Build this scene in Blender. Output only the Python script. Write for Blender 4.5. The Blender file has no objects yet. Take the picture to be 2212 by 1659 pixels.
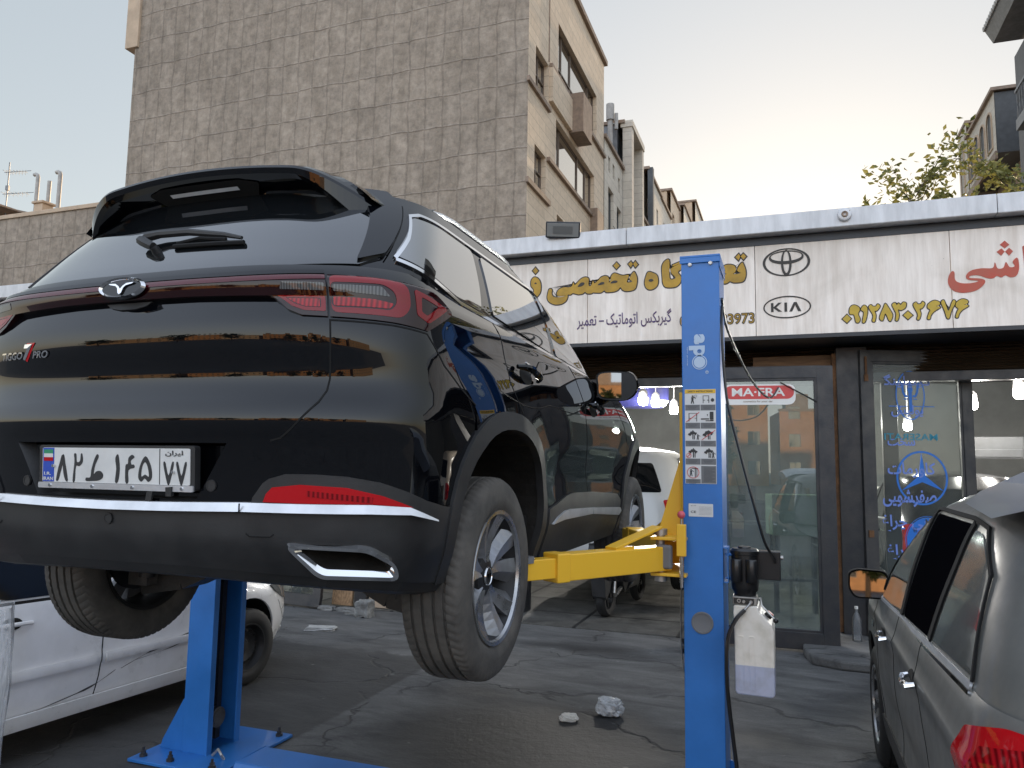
import bpy, bmesh, math, random, bisect
from mathutils import Vector, Matrix
from mathutils.geometry import delaunay_2d_cdt
R = math.radians
scene = bpy.context.scene
C = scene.collection
random.seed(7)

# ---------------------------------------------------------------- camera
cam = bpy.data.cameras.new('camera'); cam.sensor_width = 36.0; cam.lens = 36.0*1640/2212
cam.clip_start = .05; cam.clip_end = 3000
cam_o = bpy.data.objects.new('camera', cam); C.objects.link(cam_o); scene.camera = cam_o
_y, _p, _r = R(20.0), R(6.15), R(.9)
_f = Vector((-math.sin(_y)*math.cos(_p), math.cos(_y)*math.cos(_p), math.sin(_p)))
_x = Vector((math.cos(_y), math.sin(_y), 0)); _u = _x.cross(_f)
_x2 = _x*math.cos(_r)+_u*math.sin(_r); _u2 = _u*math.cos(_r)-_x*math.sin(_r)
M = Matrix((_x2, _u2, -_f)).transposed().to_4x4(); M.translation = (0, 0, 1.75)
cam_o.matrix_world = M

# ---------------------------------------------------------------- sky, sun, exposure
SUN_EL, SUN_AZ = R(9), R(2)          # azimuth from +Y, positive towards +X
world = bpy.data.worlds.new('World'); scene.world = world; world.use_nodes = True
wn = world.node_tree.nodes; wl = world.node_tree.links
bg = wn['Background']
sky = wn.new('ShaderNodeTexSky'); sky.sky_type = 'NISHITA'; sky.sun_disc = False
sky.sun_elevation = SUN_EL; sky.sun_rotation = SUN_AZ
sky.air_density = 1.2; sky.dust_density = 2.2; sky.ozone_density = 1.2; sky.altitude = 1100
hs = wn.new('ShaderNodeHueSaturation'); hs.inputs['Saturation'].default_value = 1.0; wl.new(sky.outputs[0], hs.inputs['Color'])
tint = wn.new('ShaderNodeMixRGB'); tint.blend_type = 'MULTIPLY'; tint.inputs[0].default_value = 1; tint.inputs[2].default_value = (1.06, 1.0, .93, 1); wl.new(hs.outputs[0], tint.inputs[1])
gm = wn.new('ShaderNodeGamma'); gm.inputs[1].default_value = .35; wl.new(tint.outputs[0], gm.inputs[0])
# the hazy sky is fuller and cooler away from the sun (behind the camera and overhead)
wt = wn.new('ShaderNodeTexCoord'); dp = wn.new('ShaderNodeVectorMath'); dp.operation = 'DOT_PRODUCT'; wl.new(wt.outputs['Generated'], dp.inputs[0]); dp.inputs[1].default_value = (.12, -.80, .59)
wr = wn.new('ShaderNodeMapRange'); wr.interpolation_type = 'SMOOTHSTEP'; wr.inputs[1].default_value = -.25; wr.inputs[2].default_value = .75; wl.new(dp.outputs['Value'], wr.inputs[0])
wm = wn.new('ShaderNodeMixRGB'); wm.inputs[1].default_value = (1, 1, 1, 1); wm.inputs[2].default_value = (2.45, 2.42, 2.62, 1); wl.new(wr.outputs[0], wm.inputs[0])
wx = wn.new('ShaderNodeMixRGB'); wx.blend_type = 'MULTIPLY'; wx.inputs[0].default_value = 1; wl.new(gm.outputs[0], wx.inputs[1]); wl.new(wm.outputs[0], wx.inputs[2])
wl.new(wx.outputs[0], bg.inputs[0]); bg.inputs[1].default_value = .15
sd = Vector((math.sin(SUN_AZ)*math.cos(SUN_EL), math.cos(SUN_AZ)*math.cos(SUN_EL), math.sin(SUN_EL)))
sun = bpy.data.lights.new('sun', 'SUN'); sun.energy = 2.6; sun.angle = R(.5); sun.color = (1, .72, .45)
sun_o = bpy.data.objects.new('sun', sun); C.objects.link(sun_o)
sun_o.rotation_euler = sd.to_track_quat('Z', 'Y').to_euler(); sun_o.location = sd*60
scene.view_settings.view_transform = 'Standard'; scene.view_settings.look = 'None'
scene.view_settings.exposure = 1.75; scene.view_settings.gamma = 1
scene.cycles.max_bounces = 8; scene.cycles.glossy_bounces = 5; scene.cycles.diffuse_bounces = 4
scene.cycles.transmission_bounces = 6; scene.cycles.transparent_max_bounces = 12
scene.cycles.sample_clamp_indirect = 6
# ---------------------------------------------------------------- helpers: materials
def new_mat(name):
    m = bpy.data.materials.new(name); m.use_nodes = True
    return m, m.node_tree.nodes, m.node_tree.links, m.node_tree.nodes['Principled BSDF']
def pm(name, col, rough=.5, metal=0, var=0, scale=8, bump=0, bscale=60, coat=0, spec=.5, emit=0, ecol=None, rvar=0, col2=None, aniso=None, lo=.35, hi=.65):
    """principled material with procedural noise variation between col and col2"""
    m, n, l, b = new_mat(name)
    b.inputs['Base Color'].default_value = (*col, 1); b.inputs['Roughness'].default_value = rough
    b.inputs['Metallic'].default_value = metal; b.inputs['Specular IOR Level'].default_value = spec
    b.inputs['Coat Weight'].default_value = coat; b.inputs['Coat Roughness'].default_value = .03
    if emit:
        b.inputs['Emission Color'].default_value = (*(ecol or col), 1); b.inputs['Emission Strength'].default_value = emit
    tc = n.new('ShaderNodeTexCoord'); mp = n.new('ShaderNodeMapping'); l.new(tc.outputs['Object'], mp.inputs[0])
    if aniso: mp.inputs['Scale'].default_value = aniso
    if var or col2 or rvar:
        t = n.new('ShaderNodeTexNoise'); t.inputs['Scale'].default_value = scale; t.inputs['Detail'].default_value = 8
        t.inputs['Roughness'].default_value = .62
        l.new(mp.outputs[0], t.inputs[0])
        if var or col2:
            r = n.new('ShaderNodeValToRGB'); r.color_ramp.elements[0].position = lo; r.color_ramp.elements[1].position = hi
            c2 = col2 or tuple(c*(1-var) for c in col)
            r.color_ramp.elements[0].color = (*c2, 1); r.color_ramp.elements[1].color = (*col, 1)
            l.new(t.outputs[0], r.inputs[0]); l.new(r.outputs[0], b.inputs['Base Color'])
        if rvar:
            mr = n.new('ShaderNodeMapRange'); mr.inputs[1].default_value = .3; mr.inputs[2].default_value = .7
            mr.inputs[3].default_value = max(.01, rough-rvar); mr.inputs[4].default_value = rough+rvar
            l.new(t.outputs[0], mr.inputs[0]); l.new(mr.outputs[0], b.inputs['Roughness'])
    if bump:
        t2 = n.new('ShaderNodeTexNoise'); t2.inputs['Scale'].default_value = bscale; t2.inputs['Detail'].default_value = 6
        l.new(mp.outputs[0], t2.inputs[0])
        bp = n.new('ShaderNodeBump'); bp.inputs['Strength'].default_value = bump; bp.inputs['Distance'].default_value = .01
        l.new(t2.outputs[0], bp.inputs['Height']); l.new(bp.outputs[0], b.inputs['Normal'])
    return m
def glass_mat(name, tint, opacity, rough=.01, ior=1.5, dirt=0.0, dcol=(.35, .36, .35)):
    """thin pane: fresnel gloss over a tinted see-through layer, with optional dust film"""
    m, n, l, b = new_mat(name); n.remove(b)
    out = n['Material Output']
    tr = n.new('ShaderNodeBsdfTransparent'); tr.inputs[0].default_value = (*tint, 1)
    df = n.new('ShaderNodeBsdfDiffuse'); df.inputs[0].default_value = (*dcol, 1)
    mx = n.new('ShaderNodeMixShader'); l.new(tr.outputs[0], mx.inputs[1]); l.new(df.outputs[0], mx.inputs[2])
    if dirt:
        tc = n.new('ShaderNodeTexCoord'); t = n.new('ShaderNodeTexNoise'); t.inputs['Scale'].default_value = 3; t.inputs['Detail'].default_value = 9
        l.new(tc.outputs['Object'], t.inputs[0]); mr = n.new('ShaderNodeMapRange')
        mr.inputs[1].default_value = .35; mr.inputs[2].default_value = .75; mr.inputs[3].default_value = opacity; mr.inputs[4].default_value = opacity+dirt
        l.new(t.outputs[0], mr.inputs[0]); l.new(mr.outputs[0], mx.inputs[0])
    else: mx.inputs[0].default_value = opacity
    gl = n.new('ShaderNodeBsdfGlossy'); gl.inputs[1].default_value = rough
    fr = n.new('ShaderNodeFresnel'); fr.inputs[0].default_value = ior
    m2 = n.new('ShaderNodeMixShader'); l.new(fr.outputs[0], m2.inputs[0]); l.new(mx.outputs[0], m2.inputs[1]); l.new(gl.outputs[0], m2.inputs[2])
    l.new(m2.outputs[0], out.inputs[0])
    return m
# ---------------------------------------------------------------- helpers: objects
def tag(o, label=None, cat=None, group=None, kind=None):
    if label: o['label'] = label
    if cat: o['category'] = cat
    if group: o['group'] = group
    if kind: o['kind'] = kind
    return o
def empty(name, loc=(0, 0, 0), rz=0, label=None, cat=None, group=None):
    o = bpy.data.objects.new(name, None); C.objects.link(o); o.location = loc; o.rotation_euler = (0, 0, rz)
    o.empty_display_size = .2
    return tag(o, label, cat, group)
def copy_tree(o, parent=None):
    c = o.copy(); C.objects.link(c); c.parent = parent
    for ch in [q for q in bpy.data.objects if q.parent == o]: copy_tree(ch, c)
    return c
class MB:
    """mesh collector: shapes are added, then build() links them as ONE mesh object"""
    def __init__(s): s.v = []; s.f = []; s.m = []; s.sm = []; s.k = 0; s.smooth = False
    def face(s, pts, sm=None):
        i = len(s.v); s.v += [tuple(p) for p in pts]; s.f.append(tuple(range(i, i+len(pts)))); s.m.append(s.k); s.sm.append(s.smooth if sm is None else sm)
    def raw(s, vs, fs, sm=None, tf=None):
        i = len(s.v); s.v += [tuple(tf @ Vector(p)) if tf else tuple(p) for p in vs]
        for f in fs: s.f.append(tuple(i+q for q in f)); s.m.append(s.k); s.sm.append(s.smooth if sm is None else sm)
    def box(s, x0, x1, y0, y1, z0, z1, tf=None):
        vs = [(x0,y0,z0),(x1,y0,z0),(x1,y1,z0),(x0,y1,z0),(x0,y0,z1),(x1,y0,z1),(x1,y1,z1),(x0,y1,z1)]
        s.raw(vs, [(0,3,2,1),(4,5,6,7),(0,1,5,4),(1,2,6,5),(2,3,7,6),(3,0,4,7)], False, tf); return s
    def bar(s, a, b, w, h, up=(0, 0, 1)):
        """box beam from a to b, w wide (sideways), h high"""
        a, b = Vector(a), Vector(b); d = (b-a); L = d.length; d.normalize(); u = Vector(up)
        sx = d.cross(u); sx.normalize(); u = sx.cross(d)
        M = Matrix((sx, d, u)).transposed().to_4x4(); M.translation = a
        return s.box(-w/2, w/2, 0, L, -h/2, h/2, M)
    def cyl(s, a, b, r, n=20, r2=None, cap=True, sm=True):
        a, b = Vector(a), Vector(b); d = (b-a).normalized(); t = d.orthogonal().normalized(); q = d.cross(t); r2 = r if r2 is None else r2
        vs = []
        for P, rr in ((a, r), (b, r2)):
            for i in range(n):
                g = 2*math.pi*i/n; vs.append(P+(t*math.cos(g)+q*math.sin(g))*rr)
        s.raw(vs, [(i, (i+1) % n, n+(i+1) % n, n+i) for i in range(n)], sm)
        if cap: s.raw(vs[:n], [tuple(range(n-1, -1, -1))], False); s.raw(vs[n:], [tuple(range(n))], False)
        return s
    def tube(s, path, r, n=10, rs=None):
        P = [Vector(p) for p in path]; vs = []; t = None
        for i, p in enumerate(P):
            d = (P[min(i+1, len(P)-1)]-P[max(i-1, 0)]).normalized()
            t = (t-d*t.dot(d)).normalized() if t else d.orthogonal().normalized(); q = d.cross(t)
            rr = rs[i] if rs else r
            for j in range(n): g = 2*math.pi*j/n; vs.append(p+(t*math.cos(g)+q*math.sin(g))*rr)
        fs = [(i*n+j, i*n+(j+1) % n, (i+1)*n+(j+1) % n, (i+1)*n+j) for i in range(len(P)-1) for j in range(n)]
        s.raw(vs, fs, True); s.raw(vs[:n], [tuple(range(n-1, -1, -1))], False); s.raw(vs[-n:], [tuple(range(n))], False)
        return s
    def lathe(s, prof, n=48, M=None, sm=True, close=False):
        """prof: list of (radius, height) revolved round local Z, placed by matrix M"""
        M = M or Matrix(); vs = []
        for i in range(n):
            g = 2*math.pi*i/n
            for r, h in prof: vs.append(M @ Vector((r*math.cos(g), r*math.sin(g), h)))
        k = len(prof); fs = []
        for i in range(n):
            for j in range(k-1 if not close else k):
                a, b = i*k+j, i*k+(j+1) % k; c, d = ((i+1) % n)*k+(j+1) % k, ((i+1) % n)*k+j
                fs.append((a, d, c, b))
        s.raw(vs, fs, sm); return s
    def prism(s, poly, d0, d1, M=None):
        """2-D outline (x, y) extruded from d0 to d1 along local z"""
        M = M or Matrix(); n = len(poly)
        a = [M @ Vector((p[0], p[1], d0)) for p in poly]; b = [M @ Vector((p[0], p[1], d1)) for p in poly]
        s.raw(a+b, [(i, (i+1) % n, n+(i+1) % n, n+i) for i in range(n)], False)
        tri = tess(poly)
        s.raw(a, [(t[2], t[1], t[0]) for t in tri], False); s.raw(b, tri, False); return s
    def build(s, name, mats, parent=None, bevel=0, bseg=2, rz=None, wn=False):
        me = bpy.data.meshes.new(name); me.from_pydata(s.v, [], s.f)
        mats = mats if isinstance(mats, (list, tuple)) else [mats]
        for m in mats: me.materials.append(m)
        me.polygons.foreach_set('material_index', s.m); me.polygons.foreach_set('use_smooth', s.sm); me.update()
        if any(s.sm): me.set_sharp_from_angle(angle=R(38))
        o = bpy.data.objects.new(name, me); C.objects.link(o); o.parent = parent
        if bevel:
            bm = bmesh.new(); bm.from_mesh(me); bmesh.ops.remove_doubles(bm, verts=bm.verts, dist=1e-5); bm.to_mesh(me); bm.free()
            md = o.modifiers.new('bevel', 'BEVEL'); md.width = bevel; md.segments = bseg; md.limit_method = 'ANGLE'; md.angle_limit = R(40); md.harden_normals = False
        return o
def area2(p): return sum(p[i][0]*p[(i+1) % len(p)][1]-p[(i+1) % len(p)][0]*p[i][1] for i in range(len(p)))
def inside(p, x, y):
    c = False; n = len(p); j = n-1
    for i in range(n):
        if (p[i][1] > y) != (p[j][1] > y) and x < (p[j][0]-p[i][0])*(y-p[i][1])/(p[j][1]-p[i][1])+p[i][0]: c = not c
        j = i
    return c
def tess(poly, holes=(), grid=0):
    """triangulate polygon; without grid returns index triples into poly, with grid (verts, tris)"""
    vs = [Vector(p[:2]) for p in poly]; es = [(i, (i+1) % len(poly)) for i in range(len(poly))]
    for h in holes:
        k = len(vs); vs += [Vector(p[:2]) for p in h]; es += [(k+i, k+(i+1) % len(h)) for i in range(len(h))]
    if grid:
        x0 = min(p[0] for p in poly); x1 = max(p[0] for p in poly); y0 = min(p[1] for p in poly); y1 = max(p[1] for p in poly)
        i0, i1, j0, j1 = int(x0/grid)-1, int(x1/grid)+1, int(y0/grid)-1, int(y1/grid)+1
        for i in range(i0, i1+1):
            for j in range(j0, j1+1):
                x, y = (i+.5*(j % 2))*grid, j*grid
                if inside(poly, x, y) and not any(inside(h, x, y) for h in holes): vs.append(Vector((x, y)))
    v2, e2, f2, ov, oe, of = delaunay_2d_cdt(vs, es, [], 0, 1e-6)
    tris = []
    for f in f2:
        cx = sum(v2[i][0] for i in f)/len(f); cy = sum(v2[i][1] for i in f)/len(f)
        if inside(poly, cx, cy) and not any(inside(h, cx, cy) for h in holes):
            a = [v2[i] for i in f]
            tris.append(tuple(f) if area2(a) > 0 else tuple(reversed(f)))
    if grid or holes: return [tuple(v) for v in v2], tris
    mp = {}
    for i, o in enumerate(ov): mp[i] = o[0] if o else 0
    return [tuple(mp[i] for i in t) for t in tris]
def spline(pts, k=6, closed=True):
    out = []; n = len(pts)
    for i in range(n if closed else n-1):
        g = lambda j: pts[j % n] if closed else pts[max(0, min(n-1, j))]
        a, b, c, d = g(i-1), g(i), g(i+1), g(i+2)
        for t in range(k):
            t /= k
            out.append(tuple(.5*(2*b[q]+(c[q]-a[q])*t+(2*a[q]-5*b[q]+4*c[q]-d[q])*t*t+(3*b[q]-a[q]-3*c[q]+d[q])*t**3) for q in range(len(b))))
    if not closed: out.append(tuple(pts[-1]))
    return out
def dens(poly, step):
    out = []
    for i, a in enumerate(poly):
        b = poly[(i+1) % len(poly)]; L = math.hypot(b[0]-a[0], b[1]-a[1]); k = max(1, int(L/step+.5))
        for j in range(k): out.append((a[0]+(b[0]-a[0])*j/k, a[1]+(b[1]-a[1])*j/k))
    return out
def rnd(poly, r, k=4):
    """round the corners of a polygon"""
    out = []; n = len(poly)
    for i in range(n):
        a, b, c = Vector(poly[i-1]), Vector(poly[i]), Vector(poly[(i+1) % n])
        u, v = (a-b), (c-b); rr = min(r, u.length*.45, v.length*.45)
        p, q = b+u.normalized()*rr, b+v.normalized()*rr
        for j in range(k+1):
            t = j/k; out.append(tuple((1-t)**2*p[w]+2*t*(1-t)*b[w]+t*t*q[w] for w in (0, 1)))
    return out
def offset_poly(poly, d):
    """move every vertex outwards by d (simple mitre)"""
    s = 1 if area2(poly) > 0 else -1; out = []; n = len(poly)
    for i in range(n):
        a, b, c = Vector(poly[i-1]), Vector(poly[i]), Vector(poly[(i+1) % n])
        e, f = (b-a), (c-b)
        if e.length < 1e-9 or f.length < 1e-9: out.append(tuple(b)); continue
        e.normalize(); f.normalize()
        n1 = Vector((e.y, -e.x))*s; n2 = Vector((f.y, -f.x))*s; m = n1+n2
        if m.length < .3: m = n1
        m.normalize(); k = max(.5, m.dot(n1)); out.append(tuple(b+m*(d/k)))
    return out
def patch(name, poly, sh, off, mat, parent, thick=.012, step=.04, holes=(), mirror=False, flat=False):
    """panel lying on a Shell: outline in (u, z); real thickness, analytic normals"""
    if mirror: poly = [(-u, z) for u, z in poly][::-1]; holes = [[(-u, z) for u, z in h][::-1] for h in holes]
    if area2(poly) < 0: poly = poly[::-1]
    poly = dens(poly, step*.6); holes = [dens(h, step*.6) for h in holes]
    v2, tris = tess(poly, holes, step)
    offf = off if callable(off) else (lambda u, z: off)
    vs = [sh.P(u, z, offf(u, z)) for u, z in v2]
    if callable(off):
        def nrm(u, z, e=.006):
            q = lambda a, b: Vector(sh.P(a, b, off(a, b)))
            return tuple((q(u+e, z)-q(u-e, z)).cross(q(u, z+e)-q(u, z-e)).normalized())
        ns = [nrm(u, z) for u, z in v2]
    else: ns = [sh.N(u, z) for u, z in v2]
    fs = [tuple(t) for t in tris]; n0 = len(vs)
    for loop in [poly]+[h if area2(h) < 0 else h[::-1] for h in holes]:
        k = len(loop); b = len(vs)
        for u, z in loop: vs.append(sh.P(u, z, offf(u, z))); ns.append((0, 0, 0))
        for u, z in loop: vs.append(sh.P(u, z, offf(u, z)-thick)); ns.append((0, 0, 0))
        for i in range(k): fs.append((b+i, b+k+i, b+k+(i+1) % k, b+(i+1) % k))
    me = bpy.data.meshes.new(name); me.from_pydata(vs, [], fs)
    for m in (mat if isinstance(mat, (list, tuple)) else [mat]): me.materials.append(m)
    me.polygons.foreach_set('use_smooth', [True]*len(fs)); me.update()
    if not flat: me.normals_split_custom_set_from_vertices(ns)
    o = bpy.data.objects.new(name, me); C.objects.link(o); o.parent = parent
    return o
def ribbon(pts, w):
    """closed outline of a band of width w (number or list) along an open polyline"""
    n = len(pts); L = []; Rr = []
    for i, p in enumerate(pts):
        a, b = Vector(pts[max(0, i-1)]), Vector(pts[min(n-1, i+1)]); d = (b-a).normalized(); q = Vector((-d.y, d.x)); ww = (w[i] if isinstance(w, (list, tuple)) else w)/2
        L.append((p[0]+q.x*ww, p[1]+q.y*ww)); Rr.append((p[0]-q.x*ww, p[1]-q.y*ww))
    return L+Rr[::-1]
def text_mesh(body, size, bold=0, shear=0, depth=0):
    """glyph outlines from the built-in font as (verts, faces), lying in the XY plane from the origin"""
    cu = bpy.data.curves.new('txt', 'FONT'); cu.body = body; cu.size = size; cu.offset = bold; cu.shear = shear; cu.extrude = depth; cu.resolution_u = 4
    o = bpy.data.objects.new('txt', cu); C.objects.link(o)
    dg = bpy.context.evaluated_depsgraph_get(); me = bpy.data.meshes.new_from_object(o.evaluated_get(dg))
    vs = [tuple(v.co) for v in me.vertices]; fs = [tuple(p.vertices) for p in me.polygons]
    bpy.data.objects.remove(o); bpy.data.curves.remove(cu); bpy.data.meshes.remove(me)
    return vs, fs
def add_text(mb, body, x0, x1, z0, z1, plane, bold=0, shear=0, depth=.0):
    """text fitted to a rectangle; plane maps (x, z, depth) to the world"""
    vs, fs = text_mesh(body, 1, bold, shear, depth)
    a0 = min(v[0] for v in vs); a1 = max(v[0] for v in vs); b0 = min(v[1] for v in vs); b1 = max(v[1] for v in vs)
    mb.raw([plane(x0+(v[0]-a0)/(a1-a0)*(x1-x0), z0+(v[1]-b0)/(b1-b0)*(z1-z0), v[2]) for v in vs], fs, False)
def flat_shape(mb, poly, plane, d, holes=()):
    """thin raised shape: outline (x, z) on a plane, d proud, with a rim"""
    if area2(poly) < 0: poly = poly[::-1]
    r = tess(poly, holes) if holes else (poly, tess(poly))
    v2, tr = r
    mb.raw([plane(p[0], p[1], d) for p in v2], tr, False)
    for lp in [poly]+[h if area2(h) < 0 else h[::-1] for h in holes]:
        n = len(lp); a = [plane(p[0], p[1], d) for p in lp]; b = [plane(p[0], p[1], 0) for p in lp]
        mb.raw(a+b, [(i, n+i, n+(i+1) % n, (i+1) % n) for i in range(n)], False)
def ell(cx, cz, a, b, n=48, t0=0): return [(cx+a*math.cos(t0+2*math.pi*i/n), cz+b*math.sin(t0+2*math.pi*i/n)) for i in range(n)]
def rect(x0, x1, z0, z1): return [(x0, z0), (x1, z0), (x1, z1), (x0, z1)]
def holed(mb, a0, a1, b0, b1, holes, f, depth):
    """wall face with rectangular openings and their reveals; f(a, b, d) -> point, d inwards"""
    A = sorted({a0, a1}|{h[0] for h in holes}|{h[1] for h in holes}); B = sorted({b0, b1}|{h[2] for h in holes}|{h[3] for h in holes})
    A = [a for a in A if a0 <= a <= a1]; B = [b for b in B if b0 <= b <= b1]
    for p, q in zip(A, A[1:]):
        for r, s in zip(B, B[1:]):
            cx, cy = (p+q)/2, (r+s)/2
            if any(h[0] < cx < h[1] and h[2] < cy < h[3] for h in holes): continue
            mb.face([f(p, r, 0), f(q, r, 0), f(q, s, 0), f(p, s, 0)])
    for h in holes:
        for (p, r), (q, s) in (((h[0], h[2]), (h[1], h[2])), ((h[1], h[2]), (h[1], h[3])), ((h[1], h[3]), (h[0], h[3])), ((h[0], h[3]), (h[0], h[2]))):
            mb.face([f(p, r, 0), f(p, r, depth), f(q, s, depth), f(q, s, 0)])
# ---------------------------------------------------------------- car body surface maths
class Curve1:
    """smooth 1-D interpolation (monotone cubic) through a small table"""
    def __init__(s, *pts):
        s.x = [p[0] for p in pts]; s.y = [p[1] for p in pts]; n = len(pts)
        d = [(s.y[i+1]-s.y[i])/(s.x[i+1]-s.x[i]) for i in range(n-1)]
        m = [d[0]]+[0 if d[i-1]*d[i] <= 0 else 2*d[i-1]*d[i]/(d[i-1]+d[i]) for i in range(1, n-1)]+[d[-1]]
        s.m = m
    def __call__(s, t):
        x, y, m = s.x, s.y, s.m
        if t <= x[0]: return y[0]+m[0]*(t-x[0])
        if t >= x[-1]: return y[-1]+m[-1]*(t-x[-1])
        i = 0
        while t > x[i+1]: i += 1
        h = x[i+1]-x[i]; k = (t-x[i])/h
        return ((2*k**3-3*k*k+1)*y[i]+(k**3-2*k*k+k)*h*m[i]+(-2*k**3+3*k*k)*y[i+1]+(k**3-k*k)*h*m[i+1])

class Shell:
    """closed plan contours stacked over z.  P(u, z, off): u runs from the rear centre line round the corner
    and forward along the side (negative u = left side); on the flank u = y + K exactly"""
    def __init__(s, yr, yf, w, Rr, Rf, pr, pf, y1, y2, mod=None):
        s.yr, s.yf, s.w, s.Rr, s.Rf, s.pr, s.pf, s.y1, s.y2, s.mod = yr, yf, w, Rr, Rf, pr, pf, y1, y2, mod
        s.cache = {}
    def hw(s, y, z):
        yr, yf, w, Rr, Rf = s.yr(z), s.yf(z), s.w(z), s.Rr(z), s.Rf(z)
        g = 1.0
        if y < yr+Rr: g = max(0.0, 1-max(0, min(1, (yr+Rr-y)/Rr))**s.pr)**(1/s.pr)
        if y > yf-Rf: g = max(0.0, 1-max(0, min(1, (y-yf+Rf)/Rf))**s.pf)**(1/s.pf)
        r = w*g
        if s.mod: r += s.mod(y, z)
        return r
    def poly(s, z):
        key = round(z, 4)
        if key in s.cache: return s.cache[key]
        yr, w, Rr, yf, Rf = s.yr(z), s.w(z), s.Rr(z), s.yf(z), s.Rf(z)
        rear = []
        for i in range(61):
            th = math.pi/2*i/60
            c = max(0.0, math.cos(th)); sn = math.sin(th)
            x = w*sn**(2/s.pr); y = yr+Rr*(1-c**(2/s.pr))
            if s.mod: x += s.mod(y, z)*sn
            if y >= s.y1: break
            rear.append((x, y))
        rear.append((s.hw(s.y1, z), s.y1))
        front = [(s.hw(s.y2, z), s.y2)]
        for i in range(61):
            th = math.pi/2*(1-i/60)
            c = max(0.0, math.cos(th)); sn = math.sin(th)
            x = w*sn**(2/s.pf); y = yf-Rf*(1-c**(2/s.pf))
            if y <= s.y2: continue
            if s.mod: x += s.mod(y, z)*sn
            front.append((x, y))
        def acc(L):
            a = [0.0]
            for p, q in zip(L, L[1:]): a.append(a[-1]+math.hypot(p[0]-q[0], p[1]-q[1]))
            return a
        s.cache[key] = (rear, acc(rear), front, acc(front))
        return s.cache[key]
    def xy(s, u, z):
        sg = -1 if u < 0 else 1; u = abs(u)
        rear, ar, front, af = s.poly(z)
        U1 = s.U1; U2 = U1+s.y2-s.y1
        if u <= U1: L, A, t = rear, ar, u/U1*ar[-1]
        elif u < U2:
            y = s.y1+u-U1; return (sg*s.hw(y, z), y)
        else: L, A, t = front, af, min(1, (u-U2)/s.U3)*af[-1]
        i = bisect.bisect_right(A, t)-1; i = max(0, min(i, len(L)-2))
        k = (t-A[i])/max(1e-9, A[i+1]-A[i])
        return (sg*(L[i][0]+k*(L[i+1][0]-L[i][0])), L[i][1]+k*(L[i+1][1]-L[i][1]))
    def P(s, u, z, off=0.0):
        x, y = s.xy(u, z)
        if off:
            n = s.N(u, z); return (x+n[0]*off, y+n[1]*off, z+n[2]*off)
        return (x, y, z)
    def N(s, u, z):
        e = .012
        a = s.P(u-e, z); b = s.P(u+e, z); c = s.P(u, z-e); d = s.P(u, z+e)
        t = (b[0]-a[0], b[1]-a[1], b[2]-a[2]); v = (d[0]-c[0], d[1]-c[1], d[2]-c[2])
        n = (t[1]*v[2]-t[2]*v[1], t[2]*v[0]-t[0]*v[2], t[0]*v[1]-t[1]*v[0])
        l = math.sqrt(sum(q*q for q in n)) or 1
        return (n[0]/l, n[1]/l, n[2]/l)
    def uy(s, y): return s.U1+y-s.y1            # u of a flank point
    def uyz(s, y, z):                           # the same, also valid on the front arc
        if y <= s.y2: return s.U1+y-s.y1
        lo = s.U1+s.y2-s.y1; hi = lo+s.U3
        for _ in range(30):
            m = (lo+hi)/2
            if s.xy(m, z)[1] < y: lo = m
            else: hi = m
        return lo
    def ux(s, x, z):                            # u of a rear-face point
        lo, hi = 0.0, s.U1
        for _ in range(30):
            m = (lo+hi)/2
            if s.xy(m, z)[0] < abs(x): lo = m
            else: hi = m
        return math.copysign(lo, x)

def suv_mod(y, z):
    r = 0.0
    for yc in (0.93, 3.62):                      # flared haunches over the wheels
        d = abs(y-yc)
        if d < .62 and z < 1.05: r += .022*(1-(d/.62)**2)**2*max(0, 1-abs(z-.72)/.36)
    r -= .030*math.exp(-((z-.60)/.13)**2)*max(0, min(1, (y-1.35)/.35))*max(0, min(1, (3.25-y)/.3))   # waisted doors
    return r
# lower body: sill/bumper to belt line.  origin = ground under rear bumper, y forward
LOW = Shell(Curve1((.30, .125), (.36, .085), (.45, .05), (.54, .044), (.62, .040), (.72, .030), (.785, .020), (.81, .024), (.85, .046), (.885, .060),
                   (.905, .0615), (.95, .055), (1.03, .0425), (1.055, .042), (1.095, .050), (1.14, .063), (1.2, .066), (1.24, .085), (1.28, .125)),
            Curve1((.3, 4.38), (.6, 4.46), (.9, 4.40), (1.1, 4.1), (1.3, 3.6)),
            Curve1((.22, .84), (.30, .868), (.42, .905), (.55, .918), (.72, .921), (.88, .918), (1.0, .908), (1.08, .893), (1.16, .876), (1.22, .842), (1.3, .80)),
            lambda z: .46, Curve1((.3, .9), (1.2, 1.1)), 3.0, 2.2, .70, 3.30, suv_mod)
LOW.U1 = 1.32; LOW.U3 = 1.95
# greenhouse: belt line to roof edge
GRN = Shell(Curve1((1.1, .03), (1.25, .105), (1.33, .165), (1.45, .262), (1.62, .42)),
            Curve1((1.0, 3.45), (1.12, 3.25), (1.3, 2.93), (1.5, 2.52), (1.62, 2.2)),
            Curve1((1.1, .862), (1.2, .842), (1.3, .815), (1.42, .775), (1.52, .735), (1.60, .695)),
            lambda z: .42, lambda z: .75, 2.6, 2.2, .62, 2.0)
GRN.U1 = 1.10; GRN.U3 = 1.6
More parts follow.
